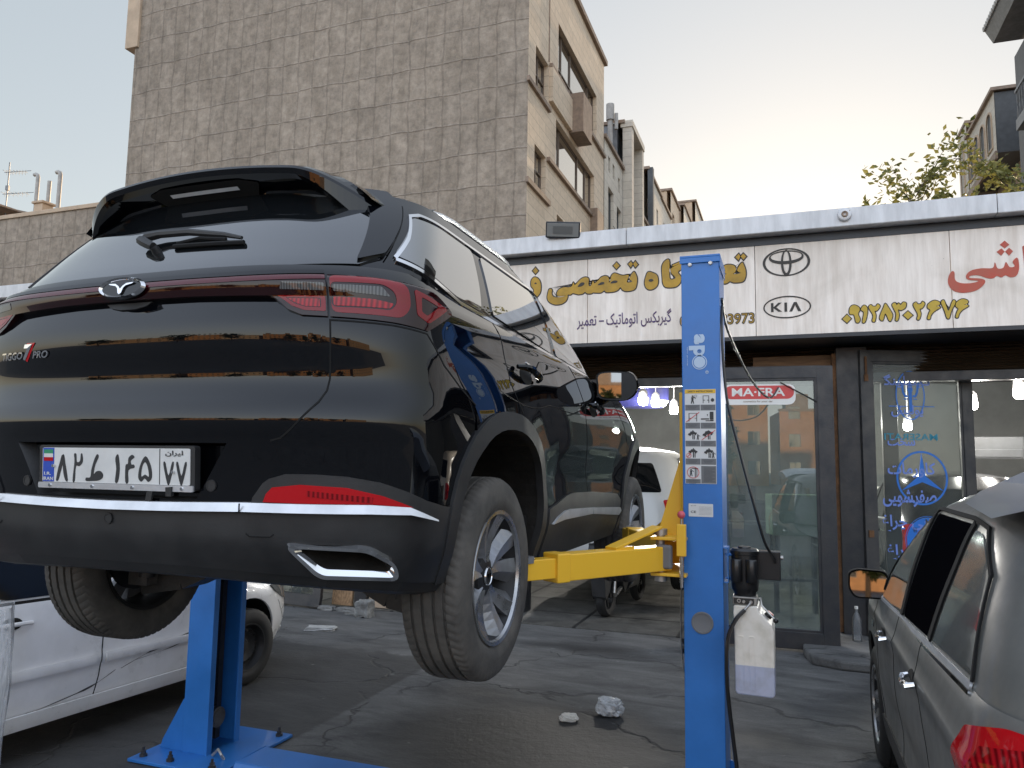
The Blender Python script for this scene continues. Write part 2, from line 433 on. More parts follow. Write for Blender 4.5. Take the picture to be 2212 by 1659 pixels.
# ---------------------------------------------------------------- setting: ground
def ground_mat():
    m, n, l, b = new_mat('worn_concrete_ground')
    tc = n.new('ShaderNodeTexCoord')
    def noise(s, d=8, r=.6, vec=None, dist=0):
        t = n.new('ShaderNodeTexNoise'); t.inputs['Scale'].default_value = s; t.inputs['Detail'].default_value = d; t.inputs['Roughness'].default_value = r
        t.inputs['Distortion'].default_value = dist; l.new(vec or tc.outputs['Object'], t.inputs[0]); return t.outputs[0]
    def mrange(v, a, c, lo, hi):
        q = n.new('ShaderNodeMapRange'); q.inputs[1].default_value = a; q.inputs[2].default_value = c; q.inputs[3].default_value = lo; q.inputs[4].default_value = hi
        q.interpolation_type = 'SMOOTHSTEP'; l.new(v, q.inputs[0]); return q.outputs[0]
    def math_(op, a, c):
        q = n.new('ShaderNodeMath'); q.operation = op
        for i, v in enumerate((a, c)):
            if isinstance(v, (int, float)): q.inputs[i].default_value = v
            else: l.new(v, q.inputs[i])
        return q.outputs[0]
    def blob(x, y, rx, ry, soft=.5, ang=0):
        mp = n.new('ShaderNodeMapping'); mp.vector_type = 'TEXTURE'; mp.inputs['Location'].default_value = (x, y, 0); mp.inputs['Scale'].default_value = (rx, ry, 1); mp.inputs['Rotation'].default_value = (0, 0, ang)
        l.new(warp, mp.inputs[0]); le = n.new('ShaderNodeVectorMath'); le.operation = 'LENGTH'; l.new(mp.outputs[0], le.inputs[0])
        return mrange(le.outputs['Value'], 1.0, 1-soft, 0, 1)
    # warped coordinates give the stains ragged borders
    nw = n.new('ShaderNodeTexNoise'); nw.inputs['Scale'].default_value = 2.2; nw.inputs['Detail'].default_value = 7; l.new(tc.outputs['Object'], nw.inputs[0])
    va = n.new('ShaderNodeVectorMath'); va.operation = 'MULTIPLY_ADD'; l.new(nw.outputs['Color'], va.inputs[0]); va.inputs[1].default_value = (.5, .5, 0); 
    vb = n.new('ShaderNodeVectorMath'); vb.operation = 'ADD'; l.new(tc.outputs['Object'], vb.inputs[0]); vb.inputs[1].default_value = (-.25, -.25, 0); l.new(vb.outputs[0], va.inputs[2])
    warp = va.outputs[0]
    base = n.new('ShaderNodeValToRGB'); e = base.color_ramp.elements; e[0].position = .30; e[0].color = (.045, .045, .046, 1); e[1].position = .70; e[1].color = (.165, .164, .16, 1)
    mp = n.new('ShaderNodeMapping'); mp.inputs['Scale'].default_value = (.55, 1.6, 1); mp.inputs['Rotation'].default_value = (0, 0, .5); l.new(tc.outputs['Object'], mp.inputs[0])
    l.new(noise(2.4, 10, .68, mp.outputs[0], .6), base.inputs[0])
    fine = noise(55, 4, .7); 
    mul = n.new('ShaderNodeMixRGB'); mul.blend_type = 'MULTIPLY'; mul.inputs[0].default_value = .55; l.new(base.outputs[0], mul.inputs[1])
    fr = n.new('ShaderNodeValToRGB'); fr.color_ramp.elements[0].position = .3; fr.color_ramp.elements[0].color = (.55, .55, .55, 1); fr.color_ramp.elements[1].position = .65; l.new(fine, fr.inputs[0]); l.new(fr.outputs[0], mul.inputs[2])
    # darker asphalt slab on the left with a straight joint, oil stains
    sx = n.new('ShaderNodeSeparateXYZ'); l.new(tc.outputs['Object'], sx.inputs[0])
    jn = math_('ADD', math_('MULTIPLY', sx.outputs[0], 1.0), math_('MULTIPLY', sx.outputs[1], .0))
    slab = math_('MULTIPLY', mrange(math_('ADD', jn, math_('MULTIPLY', noise(6, 6), .10)), -2.93, -2.97, 0, 1), mrange(math_('ADD', sx.outputs[1], math_('MULTIPLY', noise(3), .8)), 6.95, 6.85, 0, 1))
    stain = blob(-1.5, 4.8, 1.35, 1.15, .6)
    for q in ((-.75, 3.9, .8, .7, .8), (-2.3, 5.6, .6, .25, .9), (-.2, 5.4, .5, .35, .9), (-3.9, 5.5, .9, 1.9, .8), (.9, 6.5, .8, 1.6, .9), (-1.9, 7.4, 1.2, .3, .9)): stain = math_('MAXIMUM', stain, math_('MULTIPLY', blob(*q), .8))
    dark = math_('MAXIMUM', math_('MULTIPLY', slab, .62), math_('MULTIPLY', stain, .86))
    mx = n.new('ShaderNodeMixRGB'); l.new(dark, mx.inputs[0]); l.new(mul.outputs[0], mx.inputs[1]); mx.inputs[2].default_value = (.009, .009, .010, 1)
    # cracks
    vo = n.new('ShaderNodeTexVoronoi'); vo.feature = 'DISTANCE_TO_EDGE'; vo.inputs['Scale'].default_value = .62
    wv = n.new('ShaderNodeVectorMath'); wv.operation = 'MULTIPLY_ADD'; nz = n.new('ShaderNodeTexNoise'); nz.inputs['Scale'].default_value = 3.5; nz.inputs['Detail'].default_value = 8; l.new(tc.outputs['Object'], nz.inputs[0])
    l.new(nz.outputs['Color'], wv.inputs[0]); wv.inputs[1].default_value = (.45, .45, 0); l.new(tc.outputs['Object'], wv.inputs[2]); l.new(wv.outputs[0], vo.inputs[0])
    crk = math_('MULTIPLY', mrange(vo.outputs[0], .012, .0, 0, 1), mrange(noise(1.1, 3), .42, .55, 0, 1))
    mc = n.new('ShaderNodeMixRGB'); l.new(math_('MULTIPLY', crk, .6), mc.inputs[0]); l.new(mx.outputs[0], mc.inputs[1]); mc.inputs[2].default_value = (.012, .012, .012, 1)
    # light dust specks
    sp = mrange(noise(9, 2, .5), .70, .78, 0, .5)
    ms = n.new('ShaderNodeMixRGB'); l.new(sp, ms.inputs[0]); l.new(mc.outputs[0], ms.inputs[1]); ms.inputs[2].default_value = (.2, .2, .19, 1)
    l.new(ms.outputs[0], b.inputs['Base Color'])
    l.new(mrange(dark, 0, 1, .85, .60), b.inputs['Roughness'])
    hb = math_('SUBTRACT', math_('ADD', math_('MULTIPLY', fine, .25), noise(14, 8, .7)), math_('MULTIPLY', crk, 2.0))
    bp = n.new('ShaderNodeBump'); bp.inputs['Strength'].default_value = .55; bp.inputs['Distance'].default_value = .012; l.new(hb, bp.inputs['Height']); l.new(bp.outputs[0], b.inputs['Normal'])
    return m
g = MB(); g.face([(-400, -400, 0), (400, -400, 0), (400, 400, 0), (-400, 400, 0)])
tag(g.build('ground', ground_mat()), kind='structure')

# ---------------------------------------------------------------- shared materials
def brickwall(name, c1, c2, mortar, bw, bh, ms=.01, off=.5, noise_amt=.5, rough=.8, axis='Y', bump=.3, nscale=3, warp=0.0, msm=.1, contrast=(.3, .7), streak=False):
    m, n, l, b = new_mat(name)
    tc = n.new('ShaderNodeTexCoord'); sp = n.new('ShaderNodeSeparateXYZ'); l.new(tc.outputs['Object'], sp.inputs[0])
    cb = n.new('ShaderNodeCombineXYZ'); l.new(sp.outputs[{'X': 1, 'Y': 0}[axis]], cb.inputs[0]); l.new(sp.outputs[2], cb.inputs[1])
    vec = cb.outputs[0]
    if warp:
        nz = n.new('ShaderNodeTexNoise'); nz.inputs['Scale'].default_value = .9; nz.inputs['Detail'].default_value = 5; l.new(tc.outputs['Object'], nz.inputs[0])
        wv = n.new('ShaderNodeVectorMath'); wv.operation = 'MULTIPLY_ADD'; l.new(nz.outputs['Color'], wv.inputs[0]); wv.inputs[1].default_value = (warp, warp, 0); l.new(vec, wv.inputs[2]); vec = wv.outputs[0]
    br = n.new('ShaderNodeTexBrick'); br.offset = off; l.new(vec, br.inputs[0])
    br.inputs['Color1'].default_value = (*c1, 1); br.inputs['Color2'].default_value = (*c2, 1); br.inputs['Mortar'].default_value = (*mortar, 1)
    br.inputs['Scale'].default_value = 1; br.inputs['Brick Width'].default_value = bw; br.inputs['Row Height'].default_value = bh; br.inputs['Mortar Size'].default_value = ms; br.inputs['Mortar Smooth'].default_value = msm
    t = n.new('ShaderNodeTexNoise'); t.inputs['Scale'].default_value = nscale; t.inputs['Detail'].default_value = 10; t.inputs['Roughness'].default_value = .7; l.new(tc.outputs['Object'], t.inputs[0])
    r = n.new('ShaderNodeValToRGB'); r.color_ramp.elements[0].position = contrast[0]; r.color_ramp.elements[1].position = contrast[1]; k = 1-noise_amt
    r.color_ramp.elements[0].color = (k, k, k, 1); l.new(t.outputs[0], r.inputs[0])
    mx = n.new('ShaderNodeMixRGB'); mx.blend_type = 'MULTIPLY'; mx.inputs[0].default_value = 1; l.new(br.outputs[0], mx.inputs[1]); l.new(r.outputs[0], mx.inputs[2])
    t3 = n.new('ShaderNodeTexNoise'); t3.inputs['Scale'].default_value = .28; t3.inputs['Detail'].default_value = 6; l.new(tc.outputs['Object'], t3.inputs[0])
    r3 = n.new('ShaderNodeValToRGB'); r3.color_ramp.elements[0].position = .3; r3.color_ramp.elements[1].position = .7; k = 1-noise_amt*.5; r3.color_ramp.elements[0].color = (k, k, k, 1); l.new(t3.outputs[0], r3.inputs[0])
    m3 = n.new('ShaderNodeMixRGB'); m3.blend_type = 'MULTIPLY'; m3.inputs[0].default_value = 1; l.new(mx.outputs[0], m3.inputs[1]); l.new(r3.outputs[0], m3.inputs[2])
    if streak:      # trowel and rain streaks running down the render, blurred joints
        mp = n.new('ShaderNodeMapping'); mp.inputs['Scale'].default_value = (1.7, 1.7, .45); l.new(tc.outputs['Object'], mp.inputs[0])
        ts = n.new('ShaderNodeTexNoise'); ts.inputs['Scale'].default_value = 1.3; ts.inputs['Detail'].default_value = 9; ts.inputs['Roughness'].default_value = .7; l.new(mp.outputs[0], ts.inputs[0])
        rs = n.new('ShaderNodeValToRGB'); rs.color_ramp.elements[0].position = .36; rs.color_ramp.elements[1].position = .58; rs.color_ramp.elements[0].color = (.80, .79, .77, 1); l.new(ts.outputs[0], rs.inputs[0])
        m4 = n.new('ShaderNodeMixRGB'); m4.blend_type = 'MULTIPLY'; m4.inputs[0].default_value = 1; l.new(m3.outputs[0], m4.inputs[1]); l.new(rs.outputs[0], m4.inputs[2]); m3 = m4
    l.new(m3.outputs[0], b.inputs['Base Color']); b.inputs['Roughness'].default_value = rough
    bp = n.new('ShaderNodeBump'); bp.inputs['Strength'].default_value = bump; bp.inputs['Distance'].default_value = .03
    ad = n.new('ShaderNodeMath'); ad.operation = 'MULTIPLY_ADD'; l.new(br.outputs['Fac'], ad.inputs[0]); ad.inputs[1].default_value = .8 if ms > .03 else -.6; l.new(t.outputs[0], ad.inputs[2]); l.new(ad.outputs[0], bp.inputs['Height']); l.new(bp.outputs[0], b.inputs['Normal'])
    return m
m_render = brickwall('rough_cement_render', (.455, .38, .305), (.42, .35, .28), (.375, .312, .252), .62, 1.05, .040, .0, .40, .95, 'Y', .8, 4.5, .26, 1.0, (.34, .64), True)
m_trav = brickwall('travertine_cladding_street', (.80, .645, .475), (.71, .565, .41), (.50, .395, .28), 1.6, .36, .012, .37, .25, .6, 'X', .15, 5)
m_trav2 = brickwall('pale_stone_cladding_street', (.70, .64, .54), (.62, .56, .47), (.45, .40, .33), 1.4, .42, .012, .4, .2, .6, 'X', .15, 5)
m_sand = brickwall('sandy_brick_render', (.52, .36, .22), (.46, .31, .19), (.40, .27, .17), .6, .3, .02, .5, .3, .85, 'Y', .2, 3)
m_bstone = pm('brown_stone_trim', (.30, .215, .155), .6, var=.35, scale=5)
m_dgrey = pm('dark_grey_stone', (.07, .075, .08), .5, var=.3, scale=4)
m_greym = pm('grey_metal_siding', (.22, .23, .24), .45, metal=.5, var=.3, scale=5)
m_pane = pm('mirror_window_glass', (.52, .50, .46), .05, metal=.95)
m_frame = pm('brown_window_frame', (.12, .085, .06), .4)
m_darkin = pm('dark_interior', (.02, .021, .022), .9)
m_orange = brickwall('orange_brick_far', (.62, .33, .15), (.55, .29, .13), (.48, .26, .13), .5, .25, .015, .5, .25, .85, 'Y', .2, 2)
m_pvc = pm('weathered_pipe', (.42, .40, .37), .5, var=.3, scale=6)
m_cream = pm('cream_plaster_wall', (.55, .42, .30), .85, var=.2, scale=2)

# window with frame, panes and mullions; f(a, b, d)
def window(parent, f, a0, a1, b0, b1, splits=(), hs=(), d=.14, fm=None, pmt=None, fw=.05):
    q = MB(); fm = fm or m_frame
    def bar(p0, p1, q0, q1):
        P = [f(a, b, dd) for dd in (d-.04, d+.03) for a, b in ((p0, q0), (p1, q0), (p1, q1), (p0, q1))]
        q.raw(P, [(0, 1, 2, 3), (7, 6, 5, 4), (0, 4, 5, 1), (1, 5, 6, 2), (2, 6, 7, 3), (3, 7, 4, 0)], False)
    bar(a0, a1, b0, b0+fw); bar(a0, a1, b1-fw, b1); bar(a0, a0+fw, b0+fw, b1-fw); bar(a1-fw, a1, b0+fw, b1-fw)
    for s in splits: bar(s-fw/2, s+fw/2, b0+fw, b1-fw)
    for h in hs:
        e = [a0+fw]+sorted(splits)+[a1-fw]
        for p, r in zip(e, e[1:]): bar(p+(fw/2 if p != e[0] else 0), r-(fw/2 if r != e[-1] else 0), h-fw/2, h+fw/2)
    w = q.build('window', fm, parent)
    p = MB(); p.face([f(a0, b0, d+.005), f(a1, b0, d+.005), f(a1, b1, d+.005), f(a0, b1, d+.005)])
    p.face([f(a0, b0, d+.02), f(a0, b1, d+.02), f(a1, b1, d+.02), f(a1, b0, d+.02)])
    p.build('pane', pmt or m_pane, w)
    return w
# ---------------------------------------------------------------- rendered apartment building on the left of the street
FX = -7.27
b = empty('apartment_building', (-15, 26, 0), 0, 'tall apartment building with a bare grey cement side wall and a travertine street front', 'building')
def inv(o, f): # world-space function to the local space of an unrotated parent
    L = o.location
    return lambda *a: tuple(p-q for p, q in zip(f(*a), L))
w = MB(); L = b.location
def B(x0, x1, y0, y1, z0, z1, mb, P): mb.box(x0-P.x, x1-P.x, y0-P.y, y1-P.y, z0-P.z, z1-P.z)
fs_ = inv(b, lambda a, bb, d: (a, 21+d, bb))
w.face([fs_(-23.3, 0, 0), fs_(FX, 0, 0), fs_(FX, 19.55, 0), fs_(-23.3, 19.55, 0)])
w.face([fs_(-23.3, 0, 0), fs_(-23.3, 19.55, 0), fs_(-23.3, 19.55, 10.2), fs_(-23.3, 0, 10.2)]); w.face([fs_(-23.3, 19.55, 0), fs_(FX, 19.55, 0), fs_(FX, 19.55, 10.2), fs_(-23.3, 19.55, 10.2)])
w.face([fs_(-23.3, 0, 10.2), fs_(-23.3, 19.55, 10.2), fs_(FX, 19.55, 10.2), fs_(FX, 0, 10.2)])
w.build('side_wall', m_render, b)
ff = inv(b, lambda a, bb, d: (FX-d, a, bb))
h = [(21.72, 23.08, 13.68, 15.1), (21.7, 22.88, 10.48, 11.82), (24.2, 29.85, 15.28, 17.28), (24.0, 29.5, 11.92, 13.66), (24.2, 25.5, 8.6, 10.35), (21.7, 22.9, 7.2, 8.6), (24, 29.5, 5.2, 7.2)]
w = MB(); holed(w, 21, 31.2, 0, 19.5, h, ff, .3); w.build('street_front', m_trav, b)
for q, sp, hs in zip(h, ((22.4,), (22.3,), (25.1, 26.3, 28.9), (24.9, 27.4, 28.6), (), (22.3,), (26, 28)), ((14.4,), (11.2,), (15.9,), (), (), (), ())): window(b, ff, *q, splits=sp, hs=hs, d=.2)
w = MB()
B(FX, FX+.10, 20.85, 23.15, 13.48, 13.64, w, L); B(FX, FX+.10, 20.85, 23.18, 10.26, 10.44, w, L); B(FX, FX+.12, 23.15, 31.2, 15.10, 15.24, w, L); B(FX, FX+.12, 22.95, 29.7, 11.74, 11.88, w, L)
B(FX-.1, FX+.14, 20.9, 31.35, 19.4, 19.62, w, L); B(FX-.02, FX+.03, 23.07, 23.13, 15.25, 19.4, w, L); w.build('ledge', m_bstone, b, .01)
w = MB(); B(FX, FX+.55, 25.6, 26.9, 13.85, 15.35, w, L); w.build('planter_box', m_bstone, b, .01)
w = MB(); B(FX, FX+.3, 28.85, 29.95, 9.2, 12.1, w, L); w.build('planter_box', m_bstone, b, .01)
w = MB(); B(FX, FX+.14, 23.16, 25.6, 13.9, 15.1, w, L); w.build('parapet_panel', m_trav, b, .01)
w = MB(); B(-23.72, -23.1, 20.9, 22, 17.5, 19.75, w, L); w.build('roof_parapet', m_cream, b, .02)
# lower rendered building continuing to the left
b = empty('rendered_house', (-30, 24, 0), 0, 'low building whose long brown cement wall runs left of the tall apartment block', 'building'); L = b.location
w = MB(); B(-60, -23.32, 21.05, 29, 0, 11.35, w, L); w.build('wall', m_render, b)
w = MB(); B(-60, -23.4, 20.98, 21.4, 11.35, 11.52, w, L); w.build('coping', m_cream, b, .02)
b = empty('rooftop_room', (-30.6, 23, 11.4), 0, 'small cream rooftop room with a sloped roof edge behind the brown wall', 'building'); L = b.location
w = MB(); w.prism([(-3, 0), (1.6, 0), (1.6, .35), (-.6, .95), (-3, .6)], 0, 2.4, Matrix(((1, 0, 0, 0), (0, 0, 1, 0), (0, 1, 0, 0), (0, 0, 0, 1)))); w.build('wall', m_cream, b)
w = MB(); w.bar((-3, -.1, .68), (-.6, -.1, 1.02), 2.6, .08); w.bar((-.6, -.1, 1.02), (1.75, -.1, .40), .5, .08); w.build('roof', m_bstone, b)
b = MB(); b.box(-29.35, -28.85, 22, 22.5, 11.3, 12.3); b.box(-29.42, -28.78, 21.93, 22.57, 12.3, 12.4)
tag(b.build('chimney', m_cream, bevel=.02), 'short square cream chimney beside the vent pipes', 'chimney')
for i, (x, zt, r, hook, lab) in enumerate(((-29.9, 13.9, .08, -.2, 'tallest bent vent pipe next to the square chimney'), (-29.55, 12.55, .07, 0, 'shortest vent pipe, between the two left pipes'), (-29.2, 13.5, .08, .0, 'straight middle vent pipe without a bend'), (-28.6, 13.85, .085, -.2, 'bent vent pipe furthest right on the roof'))):
    q = MB(); pt = [(0, 0, 0), (0, 0, zt-11.4-.15)]
    if hook: pt += [(hook*.2, 0, zt-11.4-.05), (hook*.7, 0, zt-11.4), (hook*1.2, 0, zt-11.4-.02)]
    else: pt += [(0, 0, zt-11.4)]
    q.tube(pt, r, 10); q.cyl((0, 0, .0), (0, 0, .12), r*1.5, 10)
    o = q.build('vent_pipe', m_pvc); o.location = (x, 22.5, 11.35); tag(o, lab, 'pipe', 'vent pipes on the left roof')
def antenna(loc, lab, s=1, rz=0):
    q = MB(); q.cyl((0, 0, 0), (0, 0, 2.6*s), .025, 6)
    for zz, n_, L_ in ((2.2*s, 7, 1.0), (1.35*s, 6, 1.2)):
        q.cyl((-.2, 0, zz), (L_, .0, zz+.08), .014, 5)
        for i in range(n_): t = -.1+i*L_/n_; q.cyl((t, -.25+.02*i, zz+.02), (t, .25-.02*i, zz+.02), .008, 4); q.cyl((t, 0, zz-.12), (t, 0, zz+.12), .007, 4)
    q.box(-.07, .07, -.05, .05, 1.5*s, 1.68*s)
    o = q.build('roof_antenna', m_greym); o.location = loc; o.rotation_euler = (0, 0, rz); return tag(o, lab, 'antenna')
antenna((-31.7, 22.5, 11.6), 'thin television antenna on the far left roof', 1.15, .3)

# street row beyond the apartment block
def street_house(y0, y1, zt, x, lab, wins, front, side, extra=None, side_x=9, cop=True):
    b = empty('row_house', (x-4, (y0+y1)/2, 0), 0, lab, 'building', 'buildings along the left side of the street'); L = b.location
    f = inv(b, lambda a, bb, d: (x-d, a, bb))
    w = MB(); holed(w, y0, y1, 0, zt, [q[:4] for q in wins], f, .25); w.build('street_front', front, b)
    w = MB(); B(x-side_x, x-.26, y0, y1, 0, zt-.02, w, L); w.build('side_wall', side, b)
    if cop: w = MB(); B(x-side_x, x+.12, y0-.08, y1, zt, zt+.16, w, L); w.build('roof_coping', m_bstone, b)
    for q in wins: window(b, f, *q[:4], splits=(q[4:] and q[4]) or (), d=.18, fm=m_dgrey)
    if extra: extra(b, L)
    return b
def ex1(b, L):
    w = MB()
    for yy, zz in ((32, 11.5), (34, 11.5)):
        for k in range(5): w.bar((FX+.25-L.x, yy-L.y, zz+.2*k), (FX+.25-L.x, yy+1.1-L.y, zz+.2*k), .03, .04)
    w.build('window_rail', m_greym, b)
street_house(31.3, 35.2, 16.1, FX, 'pale stone row house with small square windows right beside the tall apartment block',
    [(32.1, 32.5, 14.9, 15.6), (33.0, 33.4, 14.9, 15.6), (34.2, 34.6, 14.7, 15.4), (32.1, 33.2, 12.0, 14.2), (33.9, 34.9, 11.8, 13.9), (32.0, 33.4, 8.2, 10.4)], m_trav2, m_greym, ex1)
def ex2(b, L):
    w = MB(); B(FX, FX+.45, 35.25, 35.75, 0, 18.6, w, L); B(FX, FX+.45, 38.1, 38.5, 0, 18.6, w, L); B(FX-.1, FX+.5, 35.2, 38.5, 18.3, 18.62, w, L); w.build('pilaster', m_trav2, b)
street_house(35.2, 38.6, 18.5, FX, 'taller grey row house with framed glass bay and a pipe on its roof', [(36.0, 37.9, 14.6, 17.9), (36.0, 37.9, 10, 14)], m_dgrey, m_greym, ex2)
street_house(38.65, 42.3, 15.4, FX, 'low pale row house between the grey bay house and the rough sided one', [(39.6, 40.0, 13.9, 14.6), (40.7, 41.1, 13.9, 14.6), (39.5, 41.5, 10.2, 12.4)], m_trav2, m_greym)
def ex3(b, L):
    w = MB(); B(FX, FX+.3, 42.3, 42.7, 0, 19.0, w, L); w.build('drain_pipe', m_dgrey, b)
street_house(42.3, 47.2, 18.9, FX, 'row house with rough brown side wall and pale stone front', [(43.6, 44.3, 16.6, 17.6), (45.4, 46.0, 16.6, 17.6), (43.4, 46.4, 12.5, 15.4)], m_trav2, m_render, ex3)
street_house(47.2, 51.5, 18.8, FX, 'row house with a row of three small square windows', [(48.2, 48.9, 16.6, 17.6), (49.8, 50.5, 16.6, 17.6), (48, 50.8, 12, 15)], m_trav2, m_greym)
street_house(51.5, 56, 20.9, FX, 'orange toned row house standing higher than its neighbours', [(52.3, 53.4, 17.6, 19.6)], m_trav, m_cream)
street_house(56.2, 62, 21.4, FX+.3, 'cream row house near the far end of the street', [(57.2, 60, 17, 19.6)], m_trav2, m_cream)
street_house(63, 72, 24.0, FX+.4, 'farthest cream row house with an overhanging top floor', [(65, 69, 19, 22)], m_trav2, m_cream)
q = MB(); q.cyl((0, 0, 0), (0, 0, 1.7), .13, 12); q.cyl((0, 0, 1.3), (0, 0, 2.1), .2, 12); q.cyl((.3, 0, .8), (.3, 0, 1.6), .09, 10); q.bar((0, 0, 1.1), (.3, 0, 1.1), .06, .06)
o = q.build('roof_flue', m_pvc); o.location = (FX-.5, 34.7, 17.2); tag(o, 'thick weathered flue with a cap on the row house roof', 'chimney')
antenna((FX-.9, 33.2, 16.2), 'comb shaped television antenna beside the roof flue', .9, 2.6)

# right side of the street
RX = 9.0
b = empty('arched_building', (13, 39, 0), 0, 'stone building with a row of arched windows on an overhanging top floor behind the tree', 'building'); L = b.location
def arch_prof(y, z0, w_, h_): return [(y-w_/2, z0), (y+w_/2, z0), (y+w_/2, z0+h_-w_/2)]+[(y+w_/2*math.cos(t), z0+h_-w_/2+w_/2*math.sin(t)) for t in [math.pi*i/10 for i in range(1, 10)]]+[(y-w_/2, z0+h_-w_/2)]
def arched(b, L, x, y0, y1, z0, z1, ys, zz, ww, hh, mat, name='upper_wall'):
    P = lambda p, q_, d: (x-d-L.x, p-L.y, q_-L.z)
    hl = [arch_prof(y, zz, ww, hh) for y in ys]
    w = MB(); v2, tr = tess([(y0, z0), (y1, z0), (y1, z1), (y0, z1)], hl); w.raw([P(p[0], p[1], 0) for p in v2], [tuple(reversed(t)) for t in tr])
    for hq in hl:
        for i in range(len(hq)): a, c = hq[i], hq[(i+1) % len(hq)]; w.face([P(a[0], a[1], 0), P(c[0], c[1], 0), P(c[0], c[1], -.3), P(a[0], a[1], -.3)])
    w.build(name, mat, b)
    for hq in hl:
        w = MB(); o_ = offset_poly(hq, .09); n_ = len(hq)
        w.raw([P(p[0], p[1], .05) for p in hq]+[P(p[0], p[1], .05) for p in o_]+[P(p[0], p[1], 0) for p in o_]+[P(p[0], p[1], 0) for p in hq], [(i, (i+1) % n_, n_+(i+1) % n_, n_+i) for i in range(n_)]+[(n_+i, n_+(i+1) % n_, 2*n_+(i+1) % n_, 2*n_+i) for i in range(n_)], False)
        wd = w.build('window', m_cream, b); w = MB(); w.raw([P(p[0], p[1], -.2) for p in hq], tess(hq)); w.build('pane', m_pane, wd)
arched(b, L, RX, 37.7, 43, 15.9, 18.75, (38.7, 40.0, 41.2, 42.3), 16.4, .8, 1.7, m_trav2)
arched(b, L, RX+1.2, 35, 43, 0, 15.9, (36.5, 38, 39.5), 12.6, .9, 2.2, m_trav, 'lower_wall')
w = MB(); B(RX+.02, 18, 37.72, 43, 15.9, 18.7, w, L); B(RX+1.55, 18, 35.1, 43, 0, 15.85, w, L); w.build('side_wall', m_dgrey, b)
w = MB(); B(RX-.15, 18, 37.55, 43.1, 18.75, 18.9, w, L); B(RX-.1, RX, 37.6, 43.1, 15.6, 15.95, w, L); w.build('cornice', m_bstone, b)
b = empty('arched_annex', (13, 45, 0), 0, 'narrow brown sided block with one tall arched window, left of the overhanging building', 'building'); L = b.location
arched(b, L, RX, 43.2, 45.2, 0, 19.7, (44.3,), 15.8, .7, 3.2, m_trav2)
w = MB(); B(RX+.31, 18, 43.2, 45.2, 0, 19.68, w, L); w.build('side_wall', m_cream, b)
w = MB(); B(RX-.06, 18, 43.15, 45.3, 19.7, 19.85, w, L); w.build('cornice', m_bstone, b)
b = empty('balcony_building', (13, 33, 0), 0, 'dark grey building at the right edge with a wide overhanging eave and balcony rail', 'building'); L = b.location
w = MB(); B(RX, 18, 26, 34.4, 0, 18.6, w, L); w.build('wall', m_dgrey, b)
w = MB(); w.prism([(7.7, 19.3), (8.0, 18.7), (18, 18.65), (18, 19.5)], 22, 33.2, Matrix(((1, 0, 0, -L.x), (0, 0, 1, -L.y), (0, 1, 0, 0), (0, 0, 0, 1)))); w.build('eave', m_greym, b)
w = MB()
for i in range(50): w.cyl((7.66-L.x, 22.1+i*.225-L.y, 19.3), (8.6-L.x, 22.1+i*.225-L.y, 19.45), .1, 6)
w.build('roof_tiles', m_pvc, b)
w = MB()
B(8.2, 8.3, 24, 31.6, 14.6, 14.75, w, L); B(8.2, 8.3, 24, 31.6, 15.8, 15.9, w, L); B(8.2, 9, 24, 31.6, 14.35, 14.6, w, L)
for i in range(25): w.bar((8.25-L.x, 24.1+i*.3-L.y, 14.7), (8.25-L.x, 24.3+i*.3-L.y, 15.85), .03, .06, (1, 0, 0)); w.bar((8.25-L.x, 24.3+i*.3-L.y, 14.7), (8.25-L.x, 24.1+i*.3-L.y, 15.85), .03, .06, (1, 0, 0))
w.build('balcony_rail', m_greym, b)

# ---------------------------------------------------------------- buildings across the road, behind the camera (seen mirrored in paint and glass)
def back_house(x0, x1, y, z, lab, mat, rows, cols, ww=1.3, hh=1.5):
    b = empty('distant_building', ((x0+x1)/2, y, 0), 0, lab, 'building', 'sunlit buildings across the road'); L = b.location
    f = inv(b, lambda a, bb, d: (a, y-d, bb)); hl = []
    for r in range(rows):
        for c in range(cols): cx = x0+(x1-x0)*(c+.5)/cols; zz = 1.2+r*3.2; hl.append((cx-ww/2, cx+ww/2, zz, zz+hh))
    w = MB(); holed(w, x0, x1, 0, z, hl, lambda a, bb, d: f(a, bb, d), .25)
    w.f = [tuple(reversed(q)) for q in w.f]; w.build('front_wall', mat, b)
    w = MB(); B(x0, x1, y-9, y-.26, 0, z-.05, w, L); w.build('block', mat, b)
    for q in hl: window(b, f, *q, splits=((q[0]+q[1])/2,), d=.12)
    w = MB(); B(x0-.1, x1+.1, y-.4, y+.12, z, z+.3, w, L); B(x0+1, x0+3.5, y-5, y-2, z, z+2.2, w, L); w.build('parapet', m_bstone, b)
back_house(-120, -86, -95, 8, 'low sandy building across the road mirrored at the left of the car tail', m_sand, 3, 8)
back_house(-84, -58, -100, 9.5, 'long sandy four floor block across the road mirrored in the tailgate', m_orange, 4, 8)
back_house(-56, -34, -90, 6.5, 'low plastered house across the road mirrored in the tailgate', m_cream, 2, 6)
back_house(-32, -17, -92, 9.0, 'orange brick block across the road mirrored in the bumper corner', m_orange, 3, 5)
back_house(-15.5, -.6, -74, 8.0, 'orange house mirrored at the left of the door pane', m_orange, 2, 5)
back_house(.2, 9, -70, 10.2, 'tall orange building mirrored at the right of the door pane', m_orange, 3, 3)
back_house(11, 34, -76, 8.5, 'sandy block across the road mirrored in the car mirror', m_orange, 3, 7)
back_house(36, 70, -72, 9, 'sandy house at the far right corner across the road', m_sand, 2, 9)

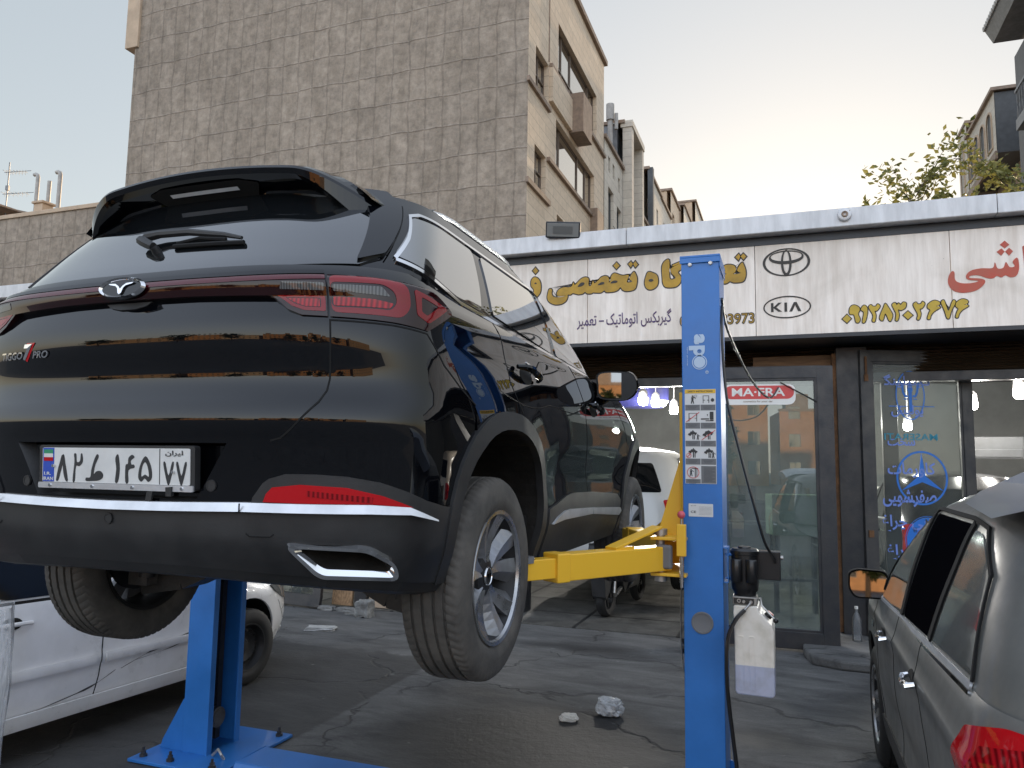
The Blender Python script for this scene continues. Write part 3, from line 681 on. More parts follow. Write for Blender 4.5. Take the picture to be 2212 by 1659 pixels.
# trees
m_bark = pm('bark', (.09, .065, .045), .9, var=.4, scale=12)
def leaf_mat(name, c1, c2):
    m, n, l, b = new_mat(name); g_ = n.new('ShaderNodeObjectInfo'); tc = n.new('ShaderNodeTexCoord')
    t = n.new('ShaderNodeTexNoise'); t.inputs['Scale'].default_value = 3.1; t.inputs['Detail'].default_value = 3; l.new(tc.outputs['Object'], t.inputs[0])
    r = n.new('ShaderNodeValToRGB'); r.color_ramp.elements[0].position = .35; r.color_ramp.elements[1].position = .65; r.color_ramp.elements[0].color = (*c1, 1); r.color_ramp.elements[1].color = (*c2, 1)
    l.new(t.outputs[0], r.inputs[0]); l.new(r.outputs[0], b.inputs['Base Color']); b.inputs['Roughness'].default_value = .55
    tr = n.new('ShaderNodeBsdfTranslucent'); l.new(r.outputs[0], tr.inputs[0]); mx = n.new('ShaderNodeMixShader'); mx.inputs[0].default_value = .35
    l.new(b.outputs[0], mx.inputs[1]); l.new(tr.outputs[0], mx.inputs[2]); l.new(mx.outputs[0], n['Material Output'].inputs[0]); return m
m_leaf = leaf_mat('green_leaves', (.10, .115, .03), (.24, .23, .07)); m_leafd = leaf_mat('dark_leaves', (.02, .035, .012), (.05, .07, .02))
def leafy(mb, p, d, ln, rng):
    """one folded leaf"""
    d = d.normalized(); s = d.cross(Vector((rng.uniform(-1, 1), rng.uniform(-1, 1), rng.uniform(-.2, 1)))).normalized()*ln*.27
    up = d.cross(s).normalized()*ln*.08
    a, m1, t = p, p+d*ln*.45, p+d*ln
    mb.raw([a, m1+s+up, t, m1-s+up, m1], [(0, 4, 1), (1, 4, 2), (0, 3, 4), (4, 3, 2)], False)
def tree(name, x, y, z0, hgt, rad, lab, n_br, per, ln, mat, seed, cat='tree', group=None, trunk=.16, droop=.0):
    rng = random.Random(seed); b = empty(name, (x, y, z0), 0, lab, cat, group)
    w = MB(); w.tube([(0, 0, 0), (.05, .03, hgt*.3), (-.04, .06, hgt*.62), (.02, 0, hgt*.78)], trunk, 8, rs=[trunk, trunk*.8, trunk*.45, trunk*.05])
    lv = MB()
    for i in range(n_br):
        t = rng.uniform(.25, .97); a = rng.uniform(0, 2*math.pi); r_ = rad*(1-(abs(t-.55)/.55)**2.2*.75)*rng.uniform(.5, 1.1)
        s = Vector((0, 0, hgt*t*.85)); e = s+Vector((math.cos(a)*r_, math.sin(a)*r_, rng.uniform(.15, .55)*r_+hgt*.06))
        pts = [s.lerp(e, k/4)+Vector((rng.uniform(-.06, .06), rng.uniform(-.06, .06), .10*math.sin(k/4*3.1)))*r_ for k in range(5)]; pts[0] = s
        w.tube(pts, .02, 5, rs=[trunk*.22, trunk*.17, trunk*.12, trunk*.08, trunk*.03])
        for k in range(per):
            q = rng.uniform(.25, 1.03)*4; i0 = min(3, int(q)); p = pts[i0].lerp(pts[i0+1], q-i0)
            p = p+Vector((rng.gauss(0, 1), rng.gauss(0, 1), rng.gauss(0, 1)))*r_*.11
            leafy(lv, p, Vector((rng.uniform(-1, 1), rng.uniform(-1, 1), rng.uniform(-.7, .6)-droop)), ln*rng.uniform(.7, 1.2), rng)
    w.build('trunk', m_bark, b); lv.build('crown', mat, b); return b
# sign lettering outlines (metres on the fascia board: x, z)
G_GOLD = [[(-2.71,3.927),(-2.672,3.903),(-2.648,3.856),(-2.643,3.787),(-2.657,3.731),(-2.706,3.686),(-2.799,3.671),(-2.9,3.686),(-2.952,3.725),(-2.935,3.757),(-2.867,3.741),(-2.774,3.739),(-2.728,3.752),(-2.733,3.793),(-2.76,3.827),(-2.761,3.885),(-2.739,3.92)],[(-2.525,3.779),(-2.545,3.769),(-2.557,3.725),(-2.562,3.677),(-2.548,3.636),(-2.51,3.606),(-2.457,3.59),(-2.392,3.595),(-2.343,3.624),(-2.323,3.666),(-2.319,3.696),(-2.287,3.696),(-2.263,3.71),(-2.222,3.7),(-2.19,3.692),(-2.142,3.699),(-2.118,3.717),(-2.094,3.697),(-2.046,3.693),(-2.026,3.703),(-1.983,3.698),(-1.935,3.697),(-1.896,3.718),(-1.876,3.698),(-1.833,3.695),(-1.779,3.699),(-1.74,3.716),(-1.713,3.744),(-1.691,3.713),(-1.653,3.695),(-1.585,3.698),(-1.547,3.719),(-1.532,3.771),(-1.528,3.824),(-1.539,3.871),(-1.566,3.907),(-1.611,3.834),(-1.581,3.799),(-1.641,3.795),(-1.62,3.873),(-1.691,3.874),(-1.767,3.903),(-1.795,3.902),(-1.818,3.874),(-1.83,3.82),(-1.845,3.799),(-1.841,3.837),(-1.853,3.869),(-1.885,3.883),(-1.928,3.874),(-1.96,3.845),(-2.007,3.809),(-2.027,3.838),(-2.043,3.795),(-2.062,3.777),(-2.078,3.798),(-2.075,3.853),(-2.087,3.876),(-2.123,3.884),(-2.167,3.867),(-2.207,3.83),(-2.239,3.804),(-2.255,3.834),(-2.271,3.795),(-2.304,3.781),(-2.369,3.785),(-2.418,3.768),(-2.446,3.734),(-2.447,3.706),(-2.425,3.687),(-2.339,3.686),(-2.409,3.674),(-2.466,3.675),(-2.499,3.693),(-2.512,3.726),(-2.508,3.762)],[(-1.405,3.892),(-1.353,3.88),(-1.309,3.847),(-1.297,3.785),(-1.309,3.733),(-1.346,3.702),(-1.391,3.695),(-1.428,3.719),(-1.443,3.773),(-1.431,3.84)],[(-1.176,4.011),(-1.172,3.808),(-1.108,3.807),(-1.155,3.869),(-1.144,3.924),(-0.966,3.987),(-0.967,3.934),(-1.079,3.875),(-1.05,3.813),(-1.058,3.754),(-1.098,3.712),(-1.156,3.703),(-1.214,3.712),(-1.24,3.744),(-1.249,3.805),(-1.249,3.963)],[(-0.418,3.921),(-0.396,3.891),(-0.38,3.831),(-0.381,3.773),(-0.403,3.723),(-0.451,3.711),(-0.505,3.714),(-0.54,3.729),(-0.575,3.71),(-0.623,3.709),(-0.742,3.721),(-0.784,3.75),(-0.826,3.727),(-0.883,3.705),(-0.94,3.664),(-0.983,3.652),(-0.969,3.688),(-0.919,3.722),(-0.897,3.78),(-0.861,3.822),(-0.819,3.782),(-0.755,3.785),(-0.726,3.827),(-0.67,3.838),(-0.643,3.806),(-0.573,3.809),(-0.607,3.84),(-0.607,3.885),(-0.579,3.908),(-0.53,3.908),(-0.492,3.891),(-0.476,3.853),(-0.487,3.824),(-0.504,3.805),(-0.432,3.809),(-0.466,3.845)]]
G_GOLD_SHARP = [[(-2.711,4.043),(-2.677,4.002),(-2.71,3.967),(-2.744,4.007)],[(-1.757,4.029),(-1.723,3.989),(-1.759,3.953),(-1.793,3.994)],[(-1.626,4.0),(-1.596,4.028),(-1.574,3.996),(-1.598,3.959)],[(-1.57,3.997),(-1.547,4.026),(-1.518,3.986),(-1.547,3.956)],[(-1.14,3.953),(-0.959,4.017),(-0.959,3.999),(-1.141,3.935)],[(-0.481,3.985),(-0.447,4.019),(-0.43,3.99),(-0.45,3.95)],[(-0.427,3.989),(-0.401,4.019),(-0.371,3.985),(-0.399,3.953)],[(-0.827,3.649),(-0.806,3.626),(-0.828,3.605),(-0.848,3.628)],[(-0.781,3.646),(-0.76,3.623),(-0.782,3.602),(-0.803,3.626)]]
G_EYES = [[(-2.709,3.865),(-2.692,3.854),(-2.696,3.846),(-2.721,3.848)],[(-2.203,3.782),(-2.167,3.823),(-2.131,3.825),(-2.126,3.805),(-2.158,3.783)],[(-1.971,3.786),(-1.936,3.812),(-1.9,3.813),(-1.9,3.793),(-1.936,3.784)],[(-1.826,3.796),(-1.795,3.822),(-1.752,3.819),(-1.748,3.803),(-1.779,3.793)],[(-1.398,3.804),(-1.368,3.813),(-1.345,3.795),(-1.368,3.783),(-1.394,3.786)]]
G_RED = [[(1.526,3.686),(1.497,3.641),(1.489,3.566),(1.529,3.495),(1.613,3.467),(1.72,3.483),(1.785,3.534),(1.798,3.576),(1.757,3.598),(1.672,3.61),(1.684,3.63),(1.747,3.629),(1.819,3.596),(1.866,3.592),(1.898,3.612),(1.934,3.595),(1.968,3.613),(2.006,3.592),(2.053,3.601),(2.079,3.66),(2.08,3.746),(2.066,3.777),(2.032,3.74),(2.047,3.697),(2.006,3.69),(1.977,3.742),(1.954,3.688),(1.907,3.685),(1.887,3.745),(1.866,3.692),(1.771,3.696),(1.686,3.68),(1.644,3.637),(1.656,3.595),(1.745,3.574),(1.67,3.557),(1.591,3.566),(1.549,3.6),(1.547,3.669)]]
G_RED_SHARP = [[(1.976,3.949),(2.013,3.907),(1.973,3.874),(1.936,3.914)],[(1.947,3.877),(1.972,3.844),(1.942,3.806),(1.906,3.846)],[(2.009,3.877),(2.04,3.841),(2.006,3.801),(1.976,3.843)],[(2.117,3.88),(2.186,3.921),(2.173,3.617),(2.127,3.657)]]
G_DIGITS = [[(0.654,3.403),(0.694,3.381),(0.701,3.349),(0.686,3.311),(0.702,3.259),(0.69,3.227),(0.667,3.228),(0.656,3.274),(0.646,3.307),(0.611,3.315),(0.609,3.36),(0.625,3.392)],[(0.741,3.395),(0.769,3.371),(0.769,3.306),(0.747,3.228),(0.724,3.229),(0.739,3.321),(0.713,3.355)],[(0.804,3.397),(0.821,3.381),(0.849,3.379),(0.867,3.401),(0.886,3.377),(0.859,3.337),(0.836,3.331),(0.846,3.29),(0.835,3.229),(0.813,3.234),(0.821,3.291),(0.786,3.37)],[(0.935,3.402),(0.962,3.36),(0.994,3.288),(0.98,3.232),(0.963,3.23),(0.932,3.304),(0.907,3.235),(0.882,3.249),(0.886,3.287),(0.917,3.362)],[(1.02,3.405),(1.036,3.381),(1.053,3.399),(1.07,3.379),(1.093,3.405),(1.118,3.395),(1.11,3.351),(1.073,3.328),(1.046,3.336),(1.052,3.279),(1.039,3.229),(1.02,3.232),(1.027,3.293),(1.012,3.338),(0.995,3.386)],[(1.204,3.399),(1.22,3.38),(1.247,3.381),(1.262,3.403),(1.28,3.379),(1.256,3.337),(1.234,3.329),(1.243,3.281),(1.227,3.229),(1.209,3.233),(1.216,3.282),(1.181,3.372)],[(1.358,3.406),(1.395,3.397),(1.411,3.378),(1.399,3.357),(1.374,3.351),(1.404,3.345),(1.409,3.332),(1.359,3.3),(1.33,3.264),(1.318,3.227),(1.299,3.234),(1.315,3.29),(1.327,3.314),(1.304,3.34),(1.313,3.377)],[(1.441,3.407),(1.454,3.381),(1.48,3.299),(1.513,3.378),(1.53,3.402),(1.543,3.376),(1.505,3.298),(1.484,3.228),(1.464,3.234),(1.446,3.307),(1.422,3.383)],[(1.597,3.406),(1.634,3.398),(1.649,3.379),(1.637,3.358),(1.613,3.352),(1.642,3.346),(1.647,3.333),(1.598,3.301),(1.57,3.266),(1.557,3.229),(1.539,3.237),(1.555,3.291),(1.566,3.315),(1.544,3.341),(1.553,3.378)]]
G_DIGIT_DOTS = [[(0.584,3.31),(0.621,3.267),(0.582,3.226),(0.542,3.267)],[(1.132,3.315),(1.171,3.272),(1.129,3.234),(1.091,3.277)]]
tree('leafy_tree', 2.75, 18.2, 0, 9.45, 1.8, 'leafy green tree top rising over the sign coping, left of the arched building', 70, 56, .17, m_leaf, 3, trunk=.05)
tree('leafy_tree', 4.7, 18.0, 0, 9.45, 1.6, 'taller leafy tree in front of the arched building', 60, 44, .16, m_leaf, 5, trunk=.05)
tree('leafy_tree', 1.5, 19, 0, 9.0, 1.0, 'smallest treetop just peeking over the coping near the siren', 22, 34, .16, m_leaf, 8, trunk=.05)
for i, (x, y, h_, r_, lab) in enumerate(((-62, -50, 7, 3.2, 'tree across the road beside the low sandy building'), (-44, -48, 7.5, 3.6, 'broad dark tree across the road in front of the plastered house'), (-27, -46, 6.5, 3.2, 'small dark tree across the road by the orange brick block'), (-8, -48, 6.2, 2.6, 'dark tree mirrored at the left of the door pane'), (-1.8, -40, 5.2, 1.3, 'slim conifer mirrored in front of the orange house in the door pane'), (2.2, -44, 7.6, 1.3, 'tall slim tree mirrored in the middle of the door pane'), (14, -46, 7, 3, 'tree across the road in front of the sandy block'))):
    tree('street_tree', x, y, 0, h_, r_, lab, 26, 70, .5, m_leafd, 20+i, group='trees across the road')
# ---------------------------------------------------------------- workshop building
STICK = (-.62, .085, 2.405, 2.615)
def panel_mat():
    m, n, l, b = new_mat('grimy_white_sign_panel')
    tc = n.new('ShaderNodeTexCoord'); mp = n.new('ShaderNodeMapping'); mp.inputs['Scale'].default_value = (5, 1, .5); l.new(tc.outputs['Object'], mp.inputs[0])
    t = n.new('ShaderNodeTexNoise'); t.inputs['Scale'].default_value = 2.2; t.inputs['Detail'].default_value = 10; t.inputs['Roughness'].default_value = .65; l.new(mp.outputs[0], t.inputs[0])
    r = n.new('ShaderNodeValToRGB'); r.color_ramp.elements[0].position = .32; r.color_ramp.elements[1].position = .62
    r.color_ramp.elements[0].color = (.72, .63, .545, 1); r.color_ramp.elements[1].color = (.94, .855, .77, 1); l.new(t.outputs[0], r.inputs[0])
    t2 = n.new('ShaderNodeTexNoise'); t2.inputs['Scale'].default_value = 1.1; t2.inputs['Detail'].default_value = 7; t2.inputs['Distortion'].default_value = 1.2; l.new(tc.outputs['Object'], t2.inputs[0])
    r2 = n.new('ShaderNodeValToRGB'); r2.color_ramp.elements[0].position = .35; r2.color_ramp.elements[1].position = .55; r2.color_ramp.elements[0].color = (.84, .83, .81, 1); l.new(t2.outputs[0], r2.inputs[0])
    mx = n.new('ShaderNodeMixRGB'); mx.blend_type = 'MULTIPLY'; mx.inputs[0].default_value = 1; l.new(r.outputs[0], mx.inputs[1]); l.new(r2.outputs[0], mx.inputs[2])
    t3 = n.new('ShaderNodeTexVoronoi'); t3.inputs['Scale'].default_value = 7; l.new(tc.outputs['Object'], t3.inputs[0])
    q = n.new('ShaderNodeMapRange'); q.inputs[1].default_value = .035; q.inputs[2].default_value = .02; q.inputs[3].default_value = 0; q.inputs[4].default_value = .55; l.new(t3.outputs['Distance'], q.inputs[0])
    m3 = n.new('ShaderNodeMixRGB'); l.new(q.outputs[0], m3.inputs[0]); l.new(mx.outputs[0], m3.inputs[1]); m3.inputs[2].default_value = (.12, .11, .10, 1)
    l.new(m3.outputs[0], b.inputs['Base Color']); b.inputs['Roughness'].default_value = .42; return m
m_panel = panel_mat()
m_cop = pm('brushed_aluminium_coping', (.66, .66, .67), .42, metal=.25, var=.25, scale=3, aniso=(3, 3, .6))
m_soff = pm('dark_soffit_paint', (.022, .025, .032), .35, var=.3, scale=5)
m_slat = pm('bronze_shutter_slats', (.10, .07, .045), .35, metal=.5, var=.4, scale=3, aniso=(.6, 1, 8))
m_steel = pm('dark_painted_steel', (.020, .022, .027), .42, var=.45, scale=6, bump=.15, rvar=.12, col2=(.042, .041, .042))
m_rust = pm('rusty_steel_edge', (.16, .075, .03), .8, var=.5, scale=14)
m_iwall = pm('grey_workshop_wall', (.13, .14, .14), .75, var=.25, scale=2)
m_iceil = pm('dark_workshop_ceiling', (.03, .032, .034), .7, var=.3, scale=3)
def tile_mat():
    m = brickwall('worn_concrete_tiles', (.26, .25, .225), (.17, .165, .15), (.035, .035, .035), 1.12, .9, .022, .0, .72, .5, 'Y', .3, 4)
    n, l = m.node_tree.nodes, m.node_tree.links
    cb = [q for q in n if q.bl_idname == 'ShaderNodeCombineXYZ'][0]; sp = [q for q in n if q.bl_idname == 'ShaderNodeSeparateXYZ'][0]
    l.new(sp.outputs[1], cb.inputs[1]); return m
m_tile = tile_mat()
YF = 8.2
b = empty('workshop_building', (-2, 12, 0), 0, 'single storey car workshop with an open dark bay under its long white sign', 'building'); L = b.location
X0_, X1_ = -24, 9.5
w = MB(); edges = [-24, -17.1, -13.6, -10.1, -6.6, -1.62, 1.9, 5.4, 9.5]
for p, q in zip(edges, edges[1:]): B(p+.002, q-.002, YF-.16, YF+.9, 4.18, 4.37, w, L)
w.build('roof_coping', m_cop, b, .008)
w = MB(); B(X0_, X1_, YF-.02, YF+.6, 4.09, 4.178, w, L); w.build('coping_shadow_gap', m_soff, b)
w = MB(); B(X0_, X1_, YF+.04, 8.98, 3.09, 3.13, w, L); w.build('soffit', m_soff, b)
w = MB(); B(X0_, X1_, YF+.62, 17, 4.1, 4.2, w, L); w.build('roof', m_soff, b)
w = MB(); P_ = inv(b, lambda x, y, z: (x, y, z))
for k in range(9): w.raw([P_(x, 8.93-.02*(j % 2), 2.80+.035*k+(.0175 if j == 1 else 0)) for j, x in ((0, -8), (0, 5.6))]+[P_(x, 8.90, 2.8+.035*k+.0175) for x in (-8, 5.6)]+[P_(x, 8.93, 2.8+.035*k+.035) for x in (-8, 5.6)], [(0, 1, 3, 2), (2, 3, 5, 4)], False)
w.build('shutter_slats', m_slat, b)
w = MB(); B(-8, 9.5, 8.86, 9.02, 2.70, 2.80, w, L); B(-8, 9.5, 8.88, 9.05, 3.115-.0, 3.09, w, L); w.build('header_beam', m_steel, b, .005)
w = MB(); B(-8, -7.8, 8.98, 17, 0, 4.1, w, L); B(9.3, 9.5, 8.98, 17, 0, 4.1, w, L); B(-7.8, 9.3, 16.8, 17, 0, 4.1, w, L); w.build('inner_wall', m_iwall, b)
w = MB(); B(-7.8, 9.3, 9.06, 16.8, 3.55, 3.6, w, L)
for k in range(9): B(-7.8, 9.3, 9.6+.8*k, 9.68+.8*k, 3.42, 3.55, w, L)
w.build('ceiling', m_iceil, b)
w = MB(); B(-24, -8, 8.6, 8.8, 0, 4.1, w, L); w.build('front_wall', m_trav, b)
for q_ in ((.50, .80, 8.72, 9.1, 3.06), (-3.2, -3.0, 8.80, 9.05, 2.7), (-6.3, -6.15, 8.8, 9.0, 2.7), (2.62, 2.80, 8.86, 9.05, 2.7), (.95, 1.1, 8.95, 9.06, 2.7)): w = MB(); B(*q_[:4], .0, q_[4], w, L); w.build('pillar', m_steel, b, .006)
w = MB(); B(.46, .50, 8.74, 8.9, .1, 3.0, w, L); B(.80, .825, 8.76, 8.9, .1, 3.0, w, L); w.build('rusty_edge', m_rust, b)
w = MB()
B(-.35, .46, 8.84, 8.95, 2.80, 3.0, w, L); w.build('wooden_packer', pm('old_wood_block', (.20, .11, .055), .7, var=.5, scale=4, aniso=(1, 1, 9)), b, .004)
# fixed panes left of the open bay
w = MB(); w.face([P_(-6.1, 8.93, .3), P_(-3.25, 8.93, .3), P_(-3.25, 8.93, 2.65), P_(-6.1, 8.93, 2.65)]); 
m_doorg = glass_mat('dusty_door_glass', (.93, .96, .95), .03, .012, 1.30, .08, (.30, .34, .33))
w.build('fixed_pane', m_doorg, b)
m_refl = glass_mat('reflective_shop_glass', (.55, .62, .60), .10, .006, 2.1, .22, (.34, .40, .40))


# workshop floor and threshold step
w = MB(); w.box(-7.8, 9.3, 8.24, 16.8, -.02, .012); o = w.build('tiled_floor', m_tile); tag(o, kind='structure')
st = MB(); st.prism([(.16, 7.62), (.40, 7.50), (.95, 7.48), (1.6, 7.52), (3.2, 7.5), (3.2, 9.0), (.05, 9.0), (.10, 7.9)], .0, .085)
o = st.build('entrance_step', bpy.data.materials['worn_concrete_ground'], bevel=.02); tag(o, kind='structure')

# ---------------------------------------------------------------- sign over the bay
sg = empty('shop_sign', (-2, YF, 3.13), 0, 'long grimy white workshop sign board with gold, blue and red Persian lettering under the coping', 'sign')
SL = sg.location
pl = lambda x, z, d=0: (x-SL.x, YF-.012-d-SL.y, z-SL.z)
w = MB(); ee = [-24, -17.05, -13.55, -9.1, -5.6, -2.09, -.286, 1.517, 5.1, 9.5]
for p, q in zip(ee, ee[1:]): w.box(p+.003-SL.x, q-.003-SL.x, -.012, .03, 0, .96)
w.build('sign_panel', m_panel, sg, .003)
w = MB(); w.box(-24-SL.x, 9.5-SL.x, -.02, .035, -.04, 0); w.build('bottom_rail', m_soff, sg)
m_gold = pm('gold_vinyl', (.50, .285, .012), .4, var=.35, scale=6); m_blk = pm('black_outline_vinyl', (.022, .018, .014), .45)
m_red = pm('red_vinyl', (.50, .062, .03), .4, var=.3, scale=5, col2=(.42, .09, .05)); m_blue = pm('violet_blue_vinyl', (.055, .028, .16), .45, var=.3, scale=9, col2=(.10, .05, .08)); m_yel = pm('yellow_vinyl', (.56, .38, .03), .4, var=.2, scale=9)
def lettering(name, glyphs, sharp, mat, eyes=(), ow=.012, k=5):
    o_ = MB(); f_ = MB()
    for gph in glyphs:
        s = spline(gph, k); flat_shape(o_, offset_poly(s, ow), pl, .003); flat_shape(f_, s, pl, .006)
    for gph in sharp: flat_shape(o_, offset_poly(gph, ow), pl, .003); flat_shape(f_, gph, pl, .006)
    if ow: o_.build(name+'_outline', m_blk, sg)
    o = f_.build(name, mat, sg)
    if eyes:
        e_ = MB()
        for gph in eyes: flat_shape(e_, spline(gph, 4), pl, .009)
        e_.build('letter_counter', m_blk, sg)
lettering('gold_title', G_GOLD, G_GOLD_SHARP, m_gold, G_EYES)
o_ = MB(); f_ = MB()
for gph in G_RED: flat_shape(f_, spline(gph, 4), pl, .005)
for gph in G_RED_SHARP: flat_shape(f_, gph, pl, .005)
f_.build('red_title', m_red, sg)
lettering('yellow_phone_number', G_DIGITS, G_DIGIT_DOTS, m_yel, (), .009, 4)
# blue small line, presentation forms written left to right
blue = '\ufeae\ufbff\ufee4\ufecc\ufe97 \u2013 \ufb8f\ufbff\ufe97\ufe8e\ufee3\ufeee\ufe97\ufe8d \ufeb2\ufb91\ufe91\ufeae\ufbff\ufb94'
w = MB(); add_text(w, blue, -2.21, -1.155, 3.285, 3.475, lambda x, z, d: pl(x, z, .004), .012); w.build('blue_text_line', m_blue, sg)
w = MB(); add_text(w, '\ufeae\ufbff\ufee4\ufecc\ufe97 \u2013 \ufea9\ufeae\ufb91\ufee0\ufee4\ufecb', -3.6, -2.55, 3.285, 3.46, lambda x, z, d: pl(x, z, .004), .012); w.build('blue_text_line', m_blue, sg)
w = MB(); add_text(w, '09120383973', -1.07, -.296, 3.262, 3.385, lambda x, z, d: pl(x, z, .004), .045); w.build('black_phone_number', m_blk, sg)
w = MB(); add_text(w, '09120383973', -1.060, -.306, 3.272, 3.375, lambda x, z, d: pl(x, z, .007), -.012); w.build('phone_number_fill', m_gold, sg)
# two round emblems
def ring(mb, cx, cz, a, b_, t, t2=None, d=.004, ci=None):
    cj = ci or (cx, cz); flat_shape(mb, ell(cx, cz, a, b_), pl, d, [ell(cj[0], cj[1], a-t, b_-(t2 or t))])
w = MB(); ring(w, .024, 3.893, .232, .148, .026, .014); w.build('emblem_ring', m_blk, sg)
w = MB(); ring(w, .024, 3.945, .170, .072, .018, .022, .006, (.024, 3.955)); w.build('emblem_ring', m_blk, sg)
w = MB(); ring(w, .024, 3.885, .052, .138, .022, .022, .008, (.024, 3.895)); w.build('emblem_ring', m_blk, sg)
w = MB(); ring(w, .021, 3.42, .232, .118, .014, .014)
for pg in ([(-.135, 3.375), (-.135, 3.47), (-.110, 3.47), (-.110, 3.425), (-.062, 3.47), (-.03, 3.47), (-.083, 3.422), (-.028, 3.375), (-.062, 3.375), (-.110, 3.415), (-.110, 3.375)], rect(-.004, .022, 3.372, 3.468), [(.042, 3.371), (.088, 3.468), (.115, 3.468), (.158, 3.371), (.128, 3.371), (.10, 3.437), (.07, 3.371)]): flat_shape(w, pg, pl, .004)
w.build('emblem_letters', m_blk, sg)
# flood light, siren
fl = empty('floodlight', (-2.33, YF-.20, 4.40), R(8), 'square black floodlight tilted down on the coping', 'floodlight')
w = MB(); T = Matrix.Rotation(R(20), 4, 'X') @ Matrix.Rotation(R(4), 4, 'Y')
w.box(-.195, .195, -.02, .05, -.09, .09, T); w.build('housing', m_soff, fl, .01)
w = MB()
w.box(-.18, .18, -.026, -.0205, -.075, .075, T); w.build('glass', pm('frosted_lamp_glass', (.22, .22, .21), .25), fl, .004)
w = MB(); w.box(-.11, .11, -.030, -.0262, -.042, .042, T); w.build('reflector', pm('lamp_reflector', (.13, .13, .125), .3), fl)
w = MB(); w.bar((.12, .06, 0), (.24, .12, -.10), .03, .03); w.bar((.17, .1, -.1), (.3, .1, -.1), .05, .03); w.build('bracket', m_soff, fl)
sn = empty('siren', (.58, YF-.17, 4.29), 0, 'small round grey siren on the coping above the emblems', 'siren')
w = MB(); MY = Matrix(((1, 0, 0, 0), (0, 0, 1, 0), (0, 1, 0, 0), (0, 0, 0, 1))); w.lathe([(0, -.03), (.05, -.035), (.06, -.03), (.066, -.01), (.066, .03)], 28, MY); w.build('housing', m_cop, sn)
w = MB(); w.lathe([(.012, -.04), (.028, -.05), (.032, -.037)], 20, MY, close=True); w.cyl((-.045, -.034, -.01), (-.045, -.028, -.01), .006, 8); w.cyl((.045, -.034, .03), (.045, -.028, .03), .006, 8); w.build('horn_ring', m_bstone, sn)

# ---------------------------------------------------------------- open glazed doors
m_white = pm('white_sticker', (.72, .71, .68), .35); m_redst = pm('red_sticker', (.55, .05, .05), .3)
def glazed_door(p0, p1, z0, z1, lab, stile=.11, gm=None):
    """door leaf standing on the line p0-p1"""
    a = Vector((p0[0], p0[1], 0)); d = Vector((p1[0]-p0[0], p1[1]-p0[1], 0)); W_ = d.length
    o = empty('glass_door', (p0[0], p0[1], z0), math.atan2(d.y, d.x), lab, 'door', 'open glass doors'); H_ = z1-z0
    w = MB(); w.box(0, stile, -.03, .03, 0, H_); w.box(W_-stile, W_, -.03, .03, 0, H_); w.box(stile, W_-stile, -.03, .03, 0, .16); w.box(stile, W_-stile, -.03, .03, H_-.12, H_)
    s = stile; w.box(s, s+.025, -.022, .022, .16, H_-.12); w.box(W_-s-.025, W_-s, -.022, .022, .16, H_-.12); w.box(s+.025, W_-s-.025, -.022, .022, .16, .185); w.box(s+.025, W_-s-.025, -.022, .022, H_-.145, H_-.12)
    w.build('door_frame', m_steel, o, .004)
    w = MB(); w.box(s+.02, W_-s-.02, -.004, .004, .18, H_-.14); gl_ = w.build('door_pane', gm or m_doorg, o)
    return o, W_, H_, gl_
d1, W1_, H1_, g1 = glazed_door((-.78, 8.05), (.43, 8.135), .03, 2.79, 'open glass door with a red and white sticker, right of the blue post', .15, m_refl)
dl = lambda x, z, d=0: (x, -.006-d, z)
def pill(x0, x1, z0, z1):
    r_ = (z1-z0)/2; return [(x1-r_+r_*math.cos(t), (z0+z1)/2+r_*math.sin(t)) for t in [-math.pi/2+math.pi*i/10 for i in range(11)]]+[(x0+r_+r_*math.cos(t), (z0+z1)/2+r_*math.sin(t)) for t in [math.pi/2+math.pi*i/10 for i in range(11)]]
fx = lambda x, z, d=0: (x+.78, -.006-d, z-.03)
SX0, SX1, SZ0, SZ1 = STICK
hh_ = SZ1-SZ0
w = MB(); flat_shape(w, rnd(rect(SX0, SX1, SZ0, SZ1), .08), fx, .001); stk = w.build('sticker', m_white, g1)
w = MB(); flat_shape(w, pill(SX0+.015, SX1-.015, SZ0+hh_*.28, SZ1-.015), fx, .0025); w.build('sticker_red_band', m_redst, g1)
w = MB(); add_text(w, 'MA\u00b7FRA', SX0+.09, SX1-.10, SZ0+hh_*.42, SZ0+hh_*.82, lambda x, z, d: fx(x, z, .0045), .02); w.build('sticker_lettering', m_white, g1)
w = MB(); add_text(w, 'cosmetics for your car', SX0+.20, SX1-.22, SZ0+.02, SZ0+hh_*.22, lambda x, z, d: fx(x, z, .003), .012); w.build('sticker_small_text', m_bstone, g1)
w = MB(); w.tube([(.72, -.02, 2.60), (W1_-.15, -.03, 2.40)], .006, 6); w.build('door_chain', m_blk, g1)
d2, W2_, H2_, g2 = glazed_door((.72, 8.70), (1.82, 9.12), .03, 3.02, 'open glass door covered in blue service lettering and round emblems')
m_bst = pm('blue_window_vinyl', (.0, .14, .55), .4); m_bst2 = pm('pale_blue_window_vinyl', (.13, .22, .60), .4)
w = MB()
def two(gph, hs=(), d=.001): flat_shape(w, gph, dl, d, hs)
